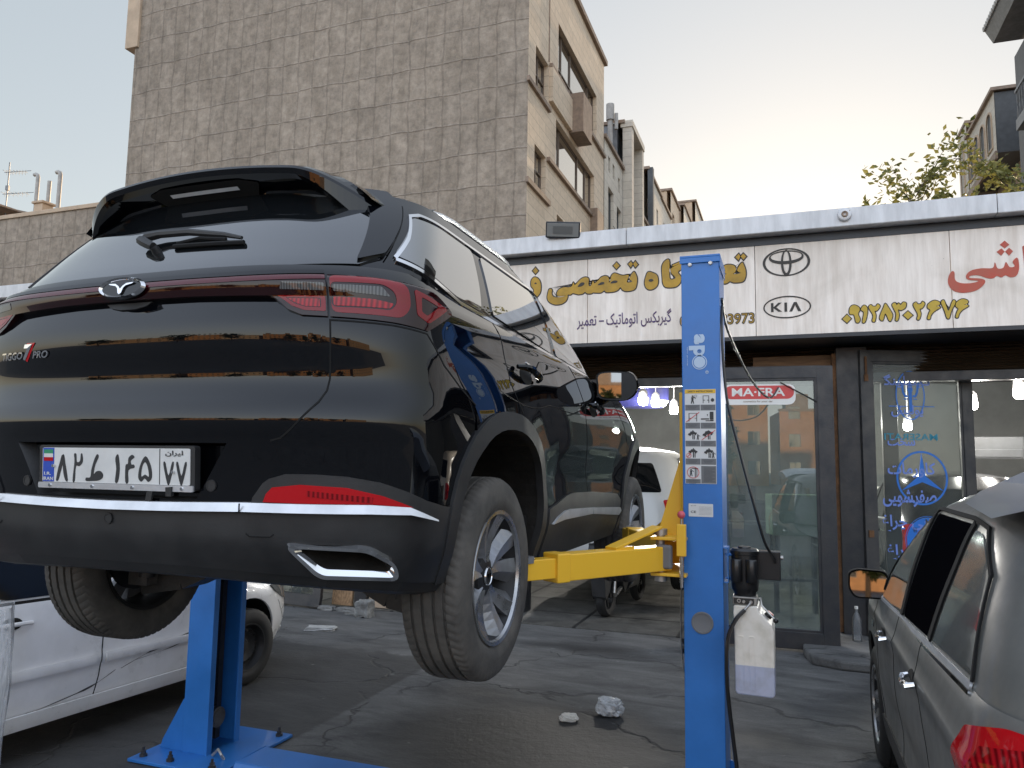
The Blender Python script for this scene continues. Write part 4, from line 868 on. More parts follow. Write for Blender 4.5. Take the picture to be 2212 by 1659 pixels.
# star in a ring
two(ell(.62, 1.66, .27, .28), [ell(.62, 1.66, .25, .26)])
st_ = []
for k in range(3):
    a0 = math.pi/2+k*2*math.pi/3; st_.append((.62+.255*math.cos(a0), 1.66+.265*math.sin(a0))); a1 = a0+math.pi/3; st_.append((.62+.042*math.cos(a1), 1.66+.042*math.sin(a1)))
two(st_, (), .002); w.build('star_emblem', m_bst, g2)
w = MB(); two(ell(.53, 2.52, .155, .26), [ell(.53, 2.52, .142, .247)])
for pg in ([(.515, 2.36), (.53, 2.34), (.545, 2.36), (.548, 2.55), (.56, 2.58), (.53, 2.70), (.50, 2.58), (.512, 2.55)], [(.43, 2.67), (.445, 2.55), (.47, 2.50), (.505, 2.50), (.505, 2.52), (.48, 2.525), (.465, 2.56), (.46, 2.64)], [(.63, 2.67), (.615, 2.55), (.59, 2.50), (.555, 2.50), (.555, 2.52), (.58, 2.525), (.595, 2.56), (.60, 2.64)], rect(.46, .50, 2.475, 2.487), rect(.56, .60, 2.475, 2.487), rect(.30, .50, 2.40, 2.408), rect(.56, .78, 2.40, 2.408)): two(pg, (), .002)
w.build('trident_emblem', m_bst, g2)
w = MB(); two(ell(.66, 1.02, .24, .25), [ell(.66, 1.02, .235, .245)]); two(ell(.66, 1.02, .225, .235), [ell(.66, 1.02, .135, .14)], .001)
for q0 in (0, math.pi): two([(.66, 1.02)]+[(.66+.12*math.cos(q0+math.pi/2*i/8), 1.02+.125*math.sin(q0+math.pi/2*i/8)) for i in range(9)], (), .002)
w.build('roundel_emblem', m_bst, g2)
w = MB(); add_text(w, 'M', .635, .685, 1.175, 1.24, lambda x, z, d: dl(x, z, .004), .02); add_text(w, 'W', .50, .545, 1.10, 1.155, lambda x, z, d: dl(x, z, .004), .02); w.build('roundel_letters', m_soff, g2)
w = MB(); dm = lambda x, z, d: dl(1.10-x, z, .002)
add_text(w, 'MASERATI', .30, .86, 2.05, 2.12, dm, .01); w.build('mirrored_text', pm('teal_window_vinyl', (.0, .20, .30), .4), g2)
w = MB()
for s_, x0, x1, z0, z1 in (('\ufb95\ufee8\ufbff\ufee0\ufbff\ufe98\ufbff\ufea9', .25, .74, 2.60, 2.74), ('\ufeb6\ufbff\ufedf\ufeee\ufb58', .32, .66, 2.28, 2.42), ('\ufe96\ufea8\ufeb3', .27, .56, 1.99, 2.07), ('\ufe95\ufe8e\ufee3\ufead\ufeed\ufe8e\ufb90', .26, .76, 1.66, 1.82), ('\ufbfd\ufbff\ufeee\ufeb8\ufeae\ufed4\ufebb', .20, .76, 1.36, 1.54), ('\ufecd\ufe8d\ufeae\ufb7c \ufbfd\ufeae\ufe92\ufb90', .18, .78, 1.10, 1.28), ('\ufecd\ufe8d\ufeae\ufb7c', .22, .50, .82, .98)):
    add_text(w, s_, x0, x1, z0, z1, lambda x, z, d: dl(x, z, .004), .02)
w.build('service_lettering', m_bst2, g2)
w = MB(); w.cyl((.055, -.04, 2.72), (.055, -.04, 2.92), .012, 8); w.box(.035, .075, -.045, -.03, 2.66, 2.73); w.box(.03, .08, -.045, -.03, 1.05, 1.12); w.build('door_bolt', m_rust, d2)
# leaning spare frame, board, blocks and bricks in front of the bay
ob = empty('leaning_window_frame', (-5.75, 8.05, 0), R(-5), 'dark framed glass panel leaning by the front of the white sedan', 'window frame')
w = MB(); Tn = Matrix.Rotation(R(-8), 4, 'X')
w.box(-.55, .42, -.02, .03, .02, .16, Tn); w.box(-.55, -.43, -.02, .03, .16, 1.2, Tn); w.box(.30, .42, -.02, .03, .16, 1.2, Tn); w.box(-.43, .30, -.02, .03, 1.1, 1.2, Tn); w.build('frame', m_steel, ob, .004)
w = MB(); w.box(-.43, .30, 0, .008, .16, 1.1, Tn); w.build('glass', m_doorg, ob)
w = MB(); w.box(-.28, .0, 0, .04, 0, 1.1, Matrix.Translation((-5.02, 8.22, .03)) @ Matrix.Rotation(R(-6), 4, 'X')); tag(w.build('chipboard_sheet', pm('straw_chipboard', (.42, .26, .14), .9, var=.55, scale=28, aniso=(3, 1, 1)), bevel=.004), 'straw coloured chipboard sheet standing right of the leaning glass panel', 'board')
w = MB(); w.box(-5.0, -4.84, 8.25, 8.36, .02, 2.6); tag(w.build('steel_post', m_steel, bevel=.004), 'narrow dark steel post between chipboard and cream panel', 'post')
w = MB(); w.box(-4.83, -4.52, 8.3, 8.34, .02, 1.3); tag(w.build('cream_board', m_cream, bevel=.004), 'cream board standing right of the narrow steel post', 'board')
m_blockst = pm('grey_stone_block', (.26, .26, .25), .9, var=.5, scale=9, bump=.6, bscale=25)
def rock(name, x, y, sx, sy, sz, mat, lab, cat, seed, group=None, sub=2, rz=0):
    bm = bmesh.new(); bmesh.ops.create_cube(bm, size=1); bmesh.ops.subdivide_edges(bm, edges=bm.edges, cuts=9, use_grid_fill=True)
    rng = random.Random(seed); from mathutils import noise as nz
    for v in bm.verts:
        c = v.co; r_ = c.length; rd9 = .75 if 'plastic' in name or 'tissue' in name else .22; k = (.5/r_)*rd9+1-rd9; c = c*k
        d = nz.noise(c*3+Vector((seed*3.1, 0, 0)))*.22+nz.noise(c*8+Vector((0, seed, 0)))*.13*(1.6 if 'plastic' in name or 'tissue' in name else .5)
        c = c*(1+d); v.co = Vector((c.x*sx, c.y*sy, (c.z+.5)*sz))
    me = bpy.data.meshes.new(name); bm.to_mesh(me); bm.free(); me.materials.append(mat); me.polygons.foreach_set('use_smooth', [False]*len(me.polygons))
    o = bpy.data.objects.new(name, me); C.objects.link(o); o.location = (x, y, -.005); o.rotation_euler = (0, 0, rz); return tag(o, lab, cat, group)
rock('stone_block', -4.62, 7.85, .19, .17, .19, m_blockst, 'large squarish grey stone block on the ground beside the cream board', 'stone', 2)
rock('brick_piece', -5.23, 8.02, .20, .10, .055, m_blockst, 'flat grey brick piece against the leaning glass panel', 'brick', 3, 'brick pieces along the shop front')
rock('brick_piece', -5.0, 8.04, .18, .09, .05, m_blockst, 'flat brick piece below the chipboard sheet', 'brick', 4, 'brick pieces along the shop front', rz=.1)
rock('brick_piece', -4.83, 7.92, .17, .10, .07, m_blockst, 'brick piece touching the large stone block', 'brick', 5, 'brick pieces along the shop front', rz=-.1)
rock('packaging_scrap', -4.66, 7.05, .30, .14, .045, pm('crushed_foam_scrap', (.42, .42, .41), .8, var=.3, scale=20), 'flattened pale scrap lying on the ground ahead of the white sedan', 'scrap', 6, rz=.35)
# ---------------------------------------------------------------- lamps and clutter inside the bay
m_bulb = pm('lit_bulb', (1, .98, .92), .3, emit=26, ecol=(1, .97, .90)); m_cap = pm('lamp_cap', (.5, .5, .5), .4)
def bay_lamp(x, y, z, lab, s=1, light=8):
    o = empty('bay_lamp', (x, y, z), 0, lab, 'lamp', 'hanging bay lamps')
    w = MB(); w.lathe([(0, -.07*s), (.045*s, -.062*s), (.062*s, -.02*s), (.058*s, .03*s)], 20); w.build('bulb', m_bulb, o)
    w = MB(); w.lathe([(.060*s, .03*s), (.055*s, .11*s), (.02*s, .15*s), (.0, .15*s)], 16); w.cyl((0, 0, .15*s), (0, 0, 3.5-z), .008, 6); w.build('lamp_cap', m_cap, o)
    li = bpy.data.lights.new('bay_lamp_light', 'POINT'); li.energy = light*2.0; li.shadow_soft_size = .09; li.color = (1, .95, .88)
    lo = bpy.data.objects.new('bay_lamp_light', li); C.objects.link(lo); lo.parent = o; lo.location = (0, -.12, -.1)
bay_lamp(-1.97, 11.0, 2.73, 'nearest hanging lamp right of the black car mirror', 1.15, 22)
bay_lamp(-1.95, 12.0, 2.78, 'second hanging lamp from the black car mirror', 1.1, 18)
bay_lamp(-1.75, 12.6, 2.71, 'third hanging lamp from the black car mirror', 1.15, 18)
bay_lamp(-1.70, 13.6, 2.70, 'hanging lamp half hidden by the blue post', 1, 14)
bay_lamp(2.20, 11.0, 2.62, 'hanging lamp seen through the lettered glass door', 1.1, 22)
bay_lamp(2.78, 11.2, 2.78, 'hanging lamp at the right edge beyond the doors', 1.25, 22)
bay_lamp(-3.4, 12.2, 2.75, 'hanging lamp at the left of the bay behind the black car', 1.1, 18)
bay_lamp(1.65, 12.4, 2.42, 'lower hanging lamp seen in the middle of the lettered door', 1.0, 14)
bay_lamp(3.6, 13.0, 2.7, 'far hanging lamp at the right edge of the bay', 1.1, 18)
bay_lamp(.8, 13.4, 2.6, 'hanging lamp deep in the bay behind the lettered door', 1, 14)
w = MB(); w.lathe([(0, -.22), (.33, -.20), (.42, -.1), (.42, .12), (.33, .22), (0, .24)], 24); o = w.build('hanging_reel', pm('navy_plastic', (.02, .022, .10), .4)); o.location = (-2.25, 12.6, 2.95); tag(o, 'round navy hose reel hanging behind the first lamp', 'hose reel')
w = MB(); w.box(-.35, .35, -.12, .12, -.15, .15); w.box(-.33, .33, -.135, -.12, -.13, -.02); o = w.build('air_conditioner', m_dgrey, bevel=.02); o.location = (2.66, 12.2, 2.1); tag(o, 'grey ribbed air unit on the wall at the right of the bay', 'air conditioner')
# green cabinet and wire basket behind the first door pane
o = empty('parts_cabinet', (.05, 10.2, 0), R(15), 'pale green metal cabinet behind the stickered door pane', 'cabinet')
w = MB(); w.box(-.3, .3, -.15, .2, .95, 1.45); w.build('housing', pm('pale_green_enamel', (.28, .38, .28), .4, var=.2), o, .01)
w = MB(); w.box(-.25, -.21, -.05, .05, 0, .95); w.box(.21, .25, -.05, .05, 0, .95); w.box(-.3, .3, -.12, .15, .4, .43); w.build('leg', m_steel, o)
w = MB()
for i in range(12): w.cyl((.2+.03*i, -.3, .84), (.2+.03*i, -.02, .86), .004, 4); w.cyl((.2+.03*i, -.3, .84), (.2+.03*i, -.3, .95), .004, 4)
w.cyl((.2, -.3, .95), (.53, -.3, .95), .006, 4); w.build('wire_basket', m_cop, o)
w = MB(); w.box(-1.0, -.15, 12.8, 13.3, 0, .9); w.box(-.95, -.25, 12.85, 13.2, .95, 1.25); w.box(-.8, -.5, 12.9, 13.1, 1.25, 1.5); tag(w.build('tool_bench', m_steel, bevel=.02), 'dark tool bench stacked with boxes at the back of the bay', 'bench')
w = MB(); w.box(1.0, 2.4, 14.0, 14.6, 0, 1.0); w.box(1.1, 1.5, 14.1, 14.5, 1.0, 1.5); tag(w.build('grey_counter', pm('pale_grey_counter', (.32, .32, .30), .5, var=.2), bevel=.02), 'pale grey counter at the back behind the lettered door', 'counter')
# water bottle on the step
o = empty('water_bottle', (.60, 8.42, .085), 0, 'clear crumpled plastic water bottle standing at the foot of the dark pillar', 'bottle')
w = MB(); w.lathe([(0, 0), (.04, 0), (.046, .01), (.044, .04), (.047, .06), (.043, .09), (.047, .12), (.042, .16), (.044, .20), (.03, .25), (.014, .28), (.014, .31)], 18); w.build('bottle_body', glass_mat('clear_plastic', (.9, .93, .95), .12, .06, 1.4, .1, (.6, .62, .65)), o)
w = MB(); w.cyl((0, 0, .31), (0, 0, .335), .017, 12); w.build('cap', m_white, o)
rock('crumpled_tissue', -1.47, 5.30, .13, .09, .05, pm('cream_tissue', (.62, .60, .55), .8), 'small crumpled cream tissue lying on the oily floor', 'tissue', 11, rz=.4)
rock('crumpled_plastic_bag', -1.23, 5.52, .19, .15, .13, pm('crumpled_clear_plastic', (.50, .52, .54), .25, spec=.8, var=.3, scale=20), 'shiny crumpled clear plastic bag right of the tissue', 'plastic bag', 13)
# ================================================================ black SUV on the lift
m_paint = pm('black_car_paint', (.002, .0023, .0035), .3, coat=1, spec=0.0); m_paint.node_tree.nodes['Principled BSDF'].inputs['Coat Roughness'].default_value = .008
m_plast = pm('dusty_black_plastic', (.026, .026, .027), .52, var=.3, scale=5, rvar=.08, col2=(.013, .0135, .0145), bump=.05, bscale=220)
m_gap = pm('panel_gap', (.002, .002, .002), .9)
m_chrome = pm('chrome', (.75, .75, .76), .07, metal=1, rvar=.04, scale=12)
m_satin = pm('brushed_silver_trim', (.72, .73, .75), .30, metal=.6, var=.2, scale=9)
m_priv = pm('privacy_glass', (.006, .007, .008), .03, spec=.9, coat=1)
m_privs = pm('mirror_side_glass', (.006, .007, .008), .03, spec=1.0, coat=1); m_privs.node_tree.nodes['Principled BSDF'].inputs['Coat IOR'].default_value = 2.9; m_privs.node_tree.nodes['Principled BSDF'].inputs['Coat Roughness'].default_value = .004
m_side = glass_mat('side_window_glass', (.10, .11, .11), .25, .004, 1.9, 0, (.02, .022, .022))
def lens_mat(name, col, rough=.08, stripes=0, emit=0):
    m = pm(name, col, rough, coat=1, spec=.0)
    n, l = m.node_tree.nodes, m.node_tree.links; b = n['Principled BSDF']
    if stripes:
        tc = n.new('ShaderNodeTexCoord'); wv = n.new('ShaderNodeTexWave'); wv.wave_type = 'BANDS'; wv.bands_direction = 'X'; wv.inputs['Scale'].default_value = stripes; wv.inputs['Distortion'].default_value = .3
        l.new(tc.outputs['Object'], wv.inputs[0]); r = n.new('ShaderNodeValToRGB'); r.color_ramp.elements[0].color = (*[c*.45 for c in col], 1); r.color_ramp.elements[1].color = (*[min(1, c*1.4) for c in col], 1)
        l.new(wv.outputs[0], r.inputs[0]); l.new(r.outputs[0], b.inputs['Base Color'])
    return m
m_lensd = lens_mat('smoked_red_lens', (.014, .001, .002)); m_lensr = lens_mat('red_lens', (.45, .008, .012), .07); m_lensm = lens_mat('deep_red_lens', (.20, .003, .007), .05); m_lense = lens_mat('bar_sheen_lens', (.075, .003, .008), .05); m_lensg = lens_mat('red_lens_core', (.30, .006, .010), .1, 26); m_clear = lens_mat('clear_ribbed_lens', (.10, .10, .10), .1, 40)  # the bar's lighter red stands for sky mirrored in its top facet
m_tyre = pm('dusty_tyre_rubber', (.100, .091, .080), .8, scale=7, col2=(.048, .045, .041), bump=.1, bscale=120)
m_rubber = pm('dark_tyre_rubber', (.018, .018, .018), .7, var=.3, scale=7, bump=.1, bscale=120)
m_rim = pm('dusty_machined_alloy', (.48, .49, .51), .28, metal=.85, scale=6, col2=(.26, .255, .245), rvar=.1)
m_rimd = pm('dark_rim_pocket', (.014, .014, .015), .55, metal=.0, var=.3, scale=8)
m_brake = pm('brake_metal', (.20, .19, .18), .45, metal=.8, var=.5, scale=10)
m_arm = pm('oily_suspension_steel', (.022, .020, .018), .5, var=.5, scale=14, bump=.2)
CAR = empty('lifted_suv', (-1.92, 1.72, 1.09), 0, 'black SUV raised on the blue two post lift, seen from behind', 'car')
lw = LOW; uy = lambda y: LOW.uy(y); gy = lambda y: GRN.uy(y)
def arch_pts(yc, zc, a, b, zlow_r, zlow_f, n=22, e=2.25, U=None):
    """wheel opening from the rear foot over the top to the front foot, in (u, z)"""
    out = []
    for i in range(n+1):
        t = math.pi*(1-i/n)
        out.append((yc+a*math.copysign(abs(math.cos(t))**(2/e), math.cos(t)), zc+b*abs(math.sin(t))**(2/e)))
    out = [(out[0][0], zlow_r)]+out+[(out[-1][0], zlow_f)]
    return [((U or uy)(y), z) for y, z in out]
AR = (.995, .40); AF = (3.66, .40)
inn_r = arch_pts(*AR, .475, .405, .27, .24); inn_f = arch_pts(*AF, .475, .405, .24, .27)
belt = [(.675, 1.248), (.90, 1.256), (1.12, 1.262), (1.36, 1.225), (1.61, 1.212), (2.45, 1.178), (3.60, 1.125), (3.9, 1.075), (4.4, 1.01), (4.85, .93), (5.2, .86)]
def beltz(u):
    for (a, b), (c, d) in zip(belt, belt[1:]):
        if u <= c: return b+(d-b)*(u-a)/(c-a)
    return belt[-1][1]
gate_side = [(.675, 1.248), (.675, .90), (.668, .865), (.648, .832), (.609, .79), (.575, .752), (.548, .728), (.520, .720)]
seam_q = [(.675, 1.070), (.86, 1.066), (.98, 1.058), (1.058, .969), (1.17, .905), (1.275, .862)]
rgap = [(1.615, 1.212), (1.627, 1.14), (1.630, 1.05), (1.640, .98), (1.695, .924), (1.765, .868)]
bgap = [(2.62, 1.170), (2.70, 1.12), (2.80, .99), (2.825, .85), (2.86, .72), (2.93, .60), (2.96, .50), (2.955, .27)]
fgap = [(3.52, 1.128), (3.60, 1.04), (3.80, .93), (3.86, .82), (3.84, .66), (3.76, .52), (3.74, .27)]
def cut(line, t0, t1=1e9): return line[t0:t1]
def arch_between(A, y0, y1):
    return [p for p in A if uy(y0) <= p[0] <= uy(y1)]
body_parts = {}
# tailgate
tg = [(-u, z) for u, z in gate_side][::-1]
gate = tg[::-1]+[] # left side top to bottom
tail_poly = [(-u, z) for u, z in gate_side]+gate_side[::-1]
TG = patch('tailgate', tail_poly, lw, 0, m_paint, CAR, .02, .035)
# rear bumper upper, with a recess for the number plate
bl = [(0, .535), (.60, .535), (1.135, .52)]
bump = gate_side[::-1][0:1]
right = [(.520, .720)]+gate_side[::-1][1:6]+[(.675, 1.070)]+seam_q[1:]
r_arch = [p for p in inn_r if p[0] <= seam_q[-1][0]+.001 and p[1] > .53]
right = right+r_arch[::-1]+[(inn_r[1][0], .535)]
rec_hole = [(-.392, .712), (.392, .712), (.300, .549), (-.300, .549)]
BU = patch('rear_bumper', right[::-1]+[(-u, z) for u, z in right], lw, 0, m_paint, CAR, .02, .035, [rec_hole])
# recess floor and walls
rf = patch('plate_recess', [(-.36, .70), (.36, .70), (.285, .553), (-.285, .553)], lw, -.038, m_paint, BU, .01, .05)
w = MB(); ro = dens(rec_hole, .04); ri = [(u*.94, .628+(z-.628)*.94) for u, z in ro]
for i in range(len(ro)):
    a, b_, c, d = ro[i], ro[(i+1) % len(ro)], ri[(i+1) % len(ro)], ri[i]
    w.face([LOW.P(*a, 0), LOW.P(*b_, 0), LOW.P(c[0], c[1], -.042), LOW.P(d[0], d[1], -.042)])
w.build('recess_rim', m_plast, BU)
for sgn in (False, True):
    q = [gate_side[0]]+belt[1:4]+[rgap[0]]+rgap[1:]
    q += [p for p in inn_r if seam_q[-1][0] < p[0] < rgap[-1][0]+.02][::-1]
    q += seam_q[::-1]
    patch('quarter_panel', q, lw, 0, m_paint, CAR, .02, .035, mirror=sgn)
    q = rgap+[p for p in inn_r if p[0] > rgap[-1][0]+.02]
    q = q+[(inn_r[-1][0], .24)]+[bgap[-1]]+bgap[::-1][1:]+[(2.45, 1.178)]
    dr = patch('door', q, lw, 0, m_paint, CAR, .02, .04, mirror=sgn)
    q = bgap+fgap[::-1]
    df = patch('door', q, lw, 0, m_paint, CAR, .02, .04, mirror=sgn)
    q = fgap+[p for p in inn_f if True]+[(5.55, .27), (5.75, .30), (5.85, .60), (5.7, .80), (5.35, .84)]+belt[::-1][:-7][0:4]
    patch('front_fender', q, lw, 0, m_paint, CAR, .02, .045, mirror=sgn)
    # seams
    for ln in ([(.6775, 1.07)]+gate_side[1:], seam_q, rgap, bgap[:-1], fgap[:-1]):
        patch('panel_gap', ribbon(ln, .005), lw, .0012, m_gap, CAR, .004, .03, mirror=sgn)
    # door handles
    for dd, u0, z0, u1, z1 in ((dr, 1.735, 1.052, 1.975, 1.018), (df, 2.86, .990, 3.11, .958)):
        s = -1 if sgn else 1; P = lambda u, z, o: LOW.P(s*u, z, o); n_ = 8; w = MB()
        pts = [Vector(P(u0+(u1-u0)*t/n_, z0+(z1-z0)*t/n_, .012+.034*math.sin(math.pi*min(1, max(0, (t/n_-.02)/.96)))**.5)) for t in range(n_+1)]
        w.tube(pts, .012, 8, rs=[.009, .014, .016, .017, .017, .017, .016, .014, .009]); h_ = w.build('door_handle', m_paint, dd); h_.scale = (1, 1, 1)
        patch('handle_recess', [(u0+(u1-u0)*.5+.075*math.cos(t), (z0+z1)/2-.005+.036*math.sin(t)) for t in [2*math.pi*i/20 for i in range(20)]], lw, .0015, m_gap, dd, .003, .03, mirror=sgn)
        patch('handle_strip', ribbon([(u0+.02, z0+.010), (u1-.03, z1+.012)], .009), lw, .046, m_chrome, dd, .006, .03, mirror=sgn)
# lower cladding
hump = [(.470, .5165), (.478, .560), (.505, .600), (.522, .613), (.566, .627), (.650, .627), (.731, .622), (.823, .606), (.90, .580), (.970, .553), (1.044, .536), (1.135, .524)]
bot = [(1.155, .288), (.937, .316), (.70, .340), (.45, .352), (.25, .358)]
ex_out = [(.575, .437), (.80, .430), (.885, .385), (.915, .330), (.69, .343), (.665, .355)]
low_poly = [(0, .5165)]+hump+bot
full = [(-u, z) for u, z in low_poly[::-1]][:-1]+low_poly[:]
exr = spline(rnd(ex_out, .025, 3), 1)
BL = patch('bumper_cladding', full, lw, .008, m_plast, CAR, .05, .035, [exr, [(-u, z) for u, z in exr][::-1]])
w = MB()                                                     # rolled underside of the bumper
bb = [(-u, z) for u, z in bot]+bot[::-1]
bb = bb[0:]; bb = [(-1.155, .288)]+[(-u, z) for u, z in bot[1:]]+bot[::-1]
for a, b_ in zip(bb, bb[1:]):
    for k0, k1 in ((0, 1), (1, 2), (2, 3)):
        def roll(p, k): q = LOW.P(p[0], p[1], .008); n_ = Vector(LOW.N(*p)); off = (0, .03, .10, .35)[k]; dz = (0, -.03, -.045, -.03)[k]; v = Vector(q)-Vector((n_.x, n_.y, 0))*off; return (v.x, v.y, v.z+dz)
        w.face([roll(a, k0), roll(a, k1), roll(b_, k1), roll(b_, k0)], True)
w.build('bumper_underside', m_plast, BL)
strip = [(-.990, .499), (-.903, .527), (-.795, .533), (-.452, .534), (-.2, .529), (0, .527), (.2, .529), (.452, .534), (.795, .533), (.903, .527), (.990, .499)]
patch('silver_strip', ribbon(strip, [.004, .020]+[.024]*7+[.020, .004]), lw, lambda u, z: .012+.55*max(0, .55-z), m_satin, BL, .014, .03)
for s in (-1, 1):
    patch('strip_joint', ribbon([(s*.452, .545), (s*.452, .522)], .003), lw, .030, m_gap, BL, .003, .03)
    patch('hatch_outline', ribbon([(s*.465, .46), (s*.475, .452), (s*.535, .452), (s*.545, .46)], .003), lw, .0095, m_gap, BL, .003, .03)
    rp = [(.512, .549), (.520, .572), (.536, .590), (.611, .599), (.732, .592), (.825, .570), (.915, .536), (.80, .546), (.6, .547)]
    patch('rear_reflector', rp, lw, .016, m_lensr, BL, .012, .025, mirror=s < 0)
    patch('reflector_core', ribbon([(.63, .575), (.80, .558)], .016), lw, .0175, m_lensg, BL, .003, .025, mirror=s < 0)
    # exhaust trim
    E_ = ex_out if s > 0 else [(-u, z) for u, z in ex_out][::-1]
    eo = rnd(offset_poly(E_, .004), .03, 5); ei = rnd(offset_poly(E_, -.020), .022, 5); k = len(eo); w = MB()
    P = lambda p, o: LOW.P(p[0], p[1], o)
    eb = rnd(offset_poly(E_, -.034), .016, 5)
    rows = [[P(p, .006) for p in eo], [P(p, .022) for p in rnd(offset_poly(E_, -.002), .028, 5)], [P(p, .020) for p in rnd(offset_poly(E_, -.012), .024, 5)], [P(p, .004) for p in ei]]
    for a, b_ in zip(rows, rows[1:]):
        for i in range(k): j = (i+1) % k; w.face([a[i], a[j], b_[j], b_[i]] if s > 0 else [a[i], b_[i], b_[j], a[j]], True)
    w.build('exhaust_trim', m_chrome, BL)
    w = MB(); a, b_ = rows[3], [P(p, -.086) for p in eb]; a = [tuple(Vector(p)*.999+Vector(q)*.001) for p, q in zip(a, b_)]
    for i in range(k): j = (i+1) % k; w.face([a[i], a[j], b_[j], b_[i]], True)
    w.build('exhaust_liner', m_arm, BL)
    w = MB(); w.raw([P(p, -.088) for p in eb], tess(eb), False); w.build('exhaust_opening', m_arm, BL)
for u, z, par, o in ((.348, .590, BU, .0), (-.348, .590, BU, .0), (0.0, .486, BL, .008)):
    w = MB(); c = Vector(LOW.P(u, z, o)); n_ = Vector(LOW.N(u, z)); w.cyl(c, c+n_*.002, .017, 20); w.cyl(c+n_*.002, c+n_*.004, .012, 20); w.build('parking_sensor', m_plast, par)
    w = MB(); Mx = n_.to_track_quat('Z', 'Y').to_matrix().to_4x4(); Mx.translation = c; w.lathe([(.0125, .001), (.0125, .005), (.0165, .005), (.0165, .001)], 20, Mx, close=True); w.build('sensor_ring', m_rimd, par)
# arch trims, sills
for sgn in (False, True):
    for A, zr, zf in ((AR, .29, .24), (AF, .24, .27)):
        o_ = arch_pts(*A, .525, .462, zr, zf); i_ = arch_pts(*A, .460, .395, zr, zf)
        patch('wheel_arch_trim', o_+i_[::-1], lw, .012, m_plast, CAR, .03, .03, mirror=sgn)
        liner = arch_pts(*A, .465, .40, zr, zf); s = -1 if sgn else 1; w = MB(); prev = None
        for (u, z) in liner:
            a = LOW.P(s*u, z, -.01); y = A[0]+(a[1]-A[0]); cur = (a, (s*.50, a[1], a[2]))
            if prev: w.face([prev[0], cur[0], cur[1], prev[1]], True)
            prev = cur
        pts = [(LOW.P(s*u, z, 0)[1], z) for u, z in liner]
        w.raw([(s*.50, y, z) for y, z in pts], tess(pts), False); w.build('wheel_liner', m_arm, CAR)
    q = [(2.178, .24), (2.178, .470), (2.302, .486), (2.50, .520), (2.62, .530), (3.0, .525), (3.616, .497), (3.70, .46), (3.72, .24)]
    cl = patch('sill_cladding', q, lw, .012, m_plast, CAR, .05, .04, mirror=sgn)
    w = MB(); s = -1 if sgn else 1
    ys = [2.178+.1*i for i in range(16)]
    for a, b_ in zip(ys, ys[1:]): A1, B1 = LOW.P(s*a, .241, .012), LOW.P(s*b_, .241, .012); w.face([A1, B1, (s*.60, B1[1], .20), (s*.60, A1[1], .20)])
    w.build('sill_underside', m_arm, cl)
    patch('silver_strip', [(2.218, .404), (2.30, .430), (2.42, .452), (2.52, .455), (2.945, .443), (2.95, .412), (2.404, .414)], lw, .024, m_satin, cl, .012, .03, mirror=sgn)
    patch('silver_strip', [(2.955, .443), (3.664, .414), (3.70, .395), (3.66, .372), (2.96, .411)], lw, .024, m_satin, cl, .012, .03, mirror=sgn)
# ---- greenhouse
GU1 = 1.10
def gb(y): return gy(y)
z_bot = 1.10
ring_ = [(0, 1.225), (.9, 1.225), (1.15, 1.20), (2.0, 1.16), (3.38, 1.08), (3.70, 1.02), (4.3, 1.01)]
top_ = [(4.28, 1.585), (3.3, 1.590), (2.4, 1.60), (1.2, 1.60), (.6, 1.60), (0, 1.60)]
gh = [(-u, z) for u, z in top_[1:-1]] 
shape = ring_[1:-1]+top_[1:-1]; shape = [(0, 1.225)]+shape+[(0, 1.60)]
lft = [(-u, z) for u, z in shape[1:-1]]
GH = patch('greenhouse', [(0, 1.225)]+shape[1:-1]+[(0, 1.60)]+lft[::-1], GRN, 0, m_paint, CAR, .01, .04)
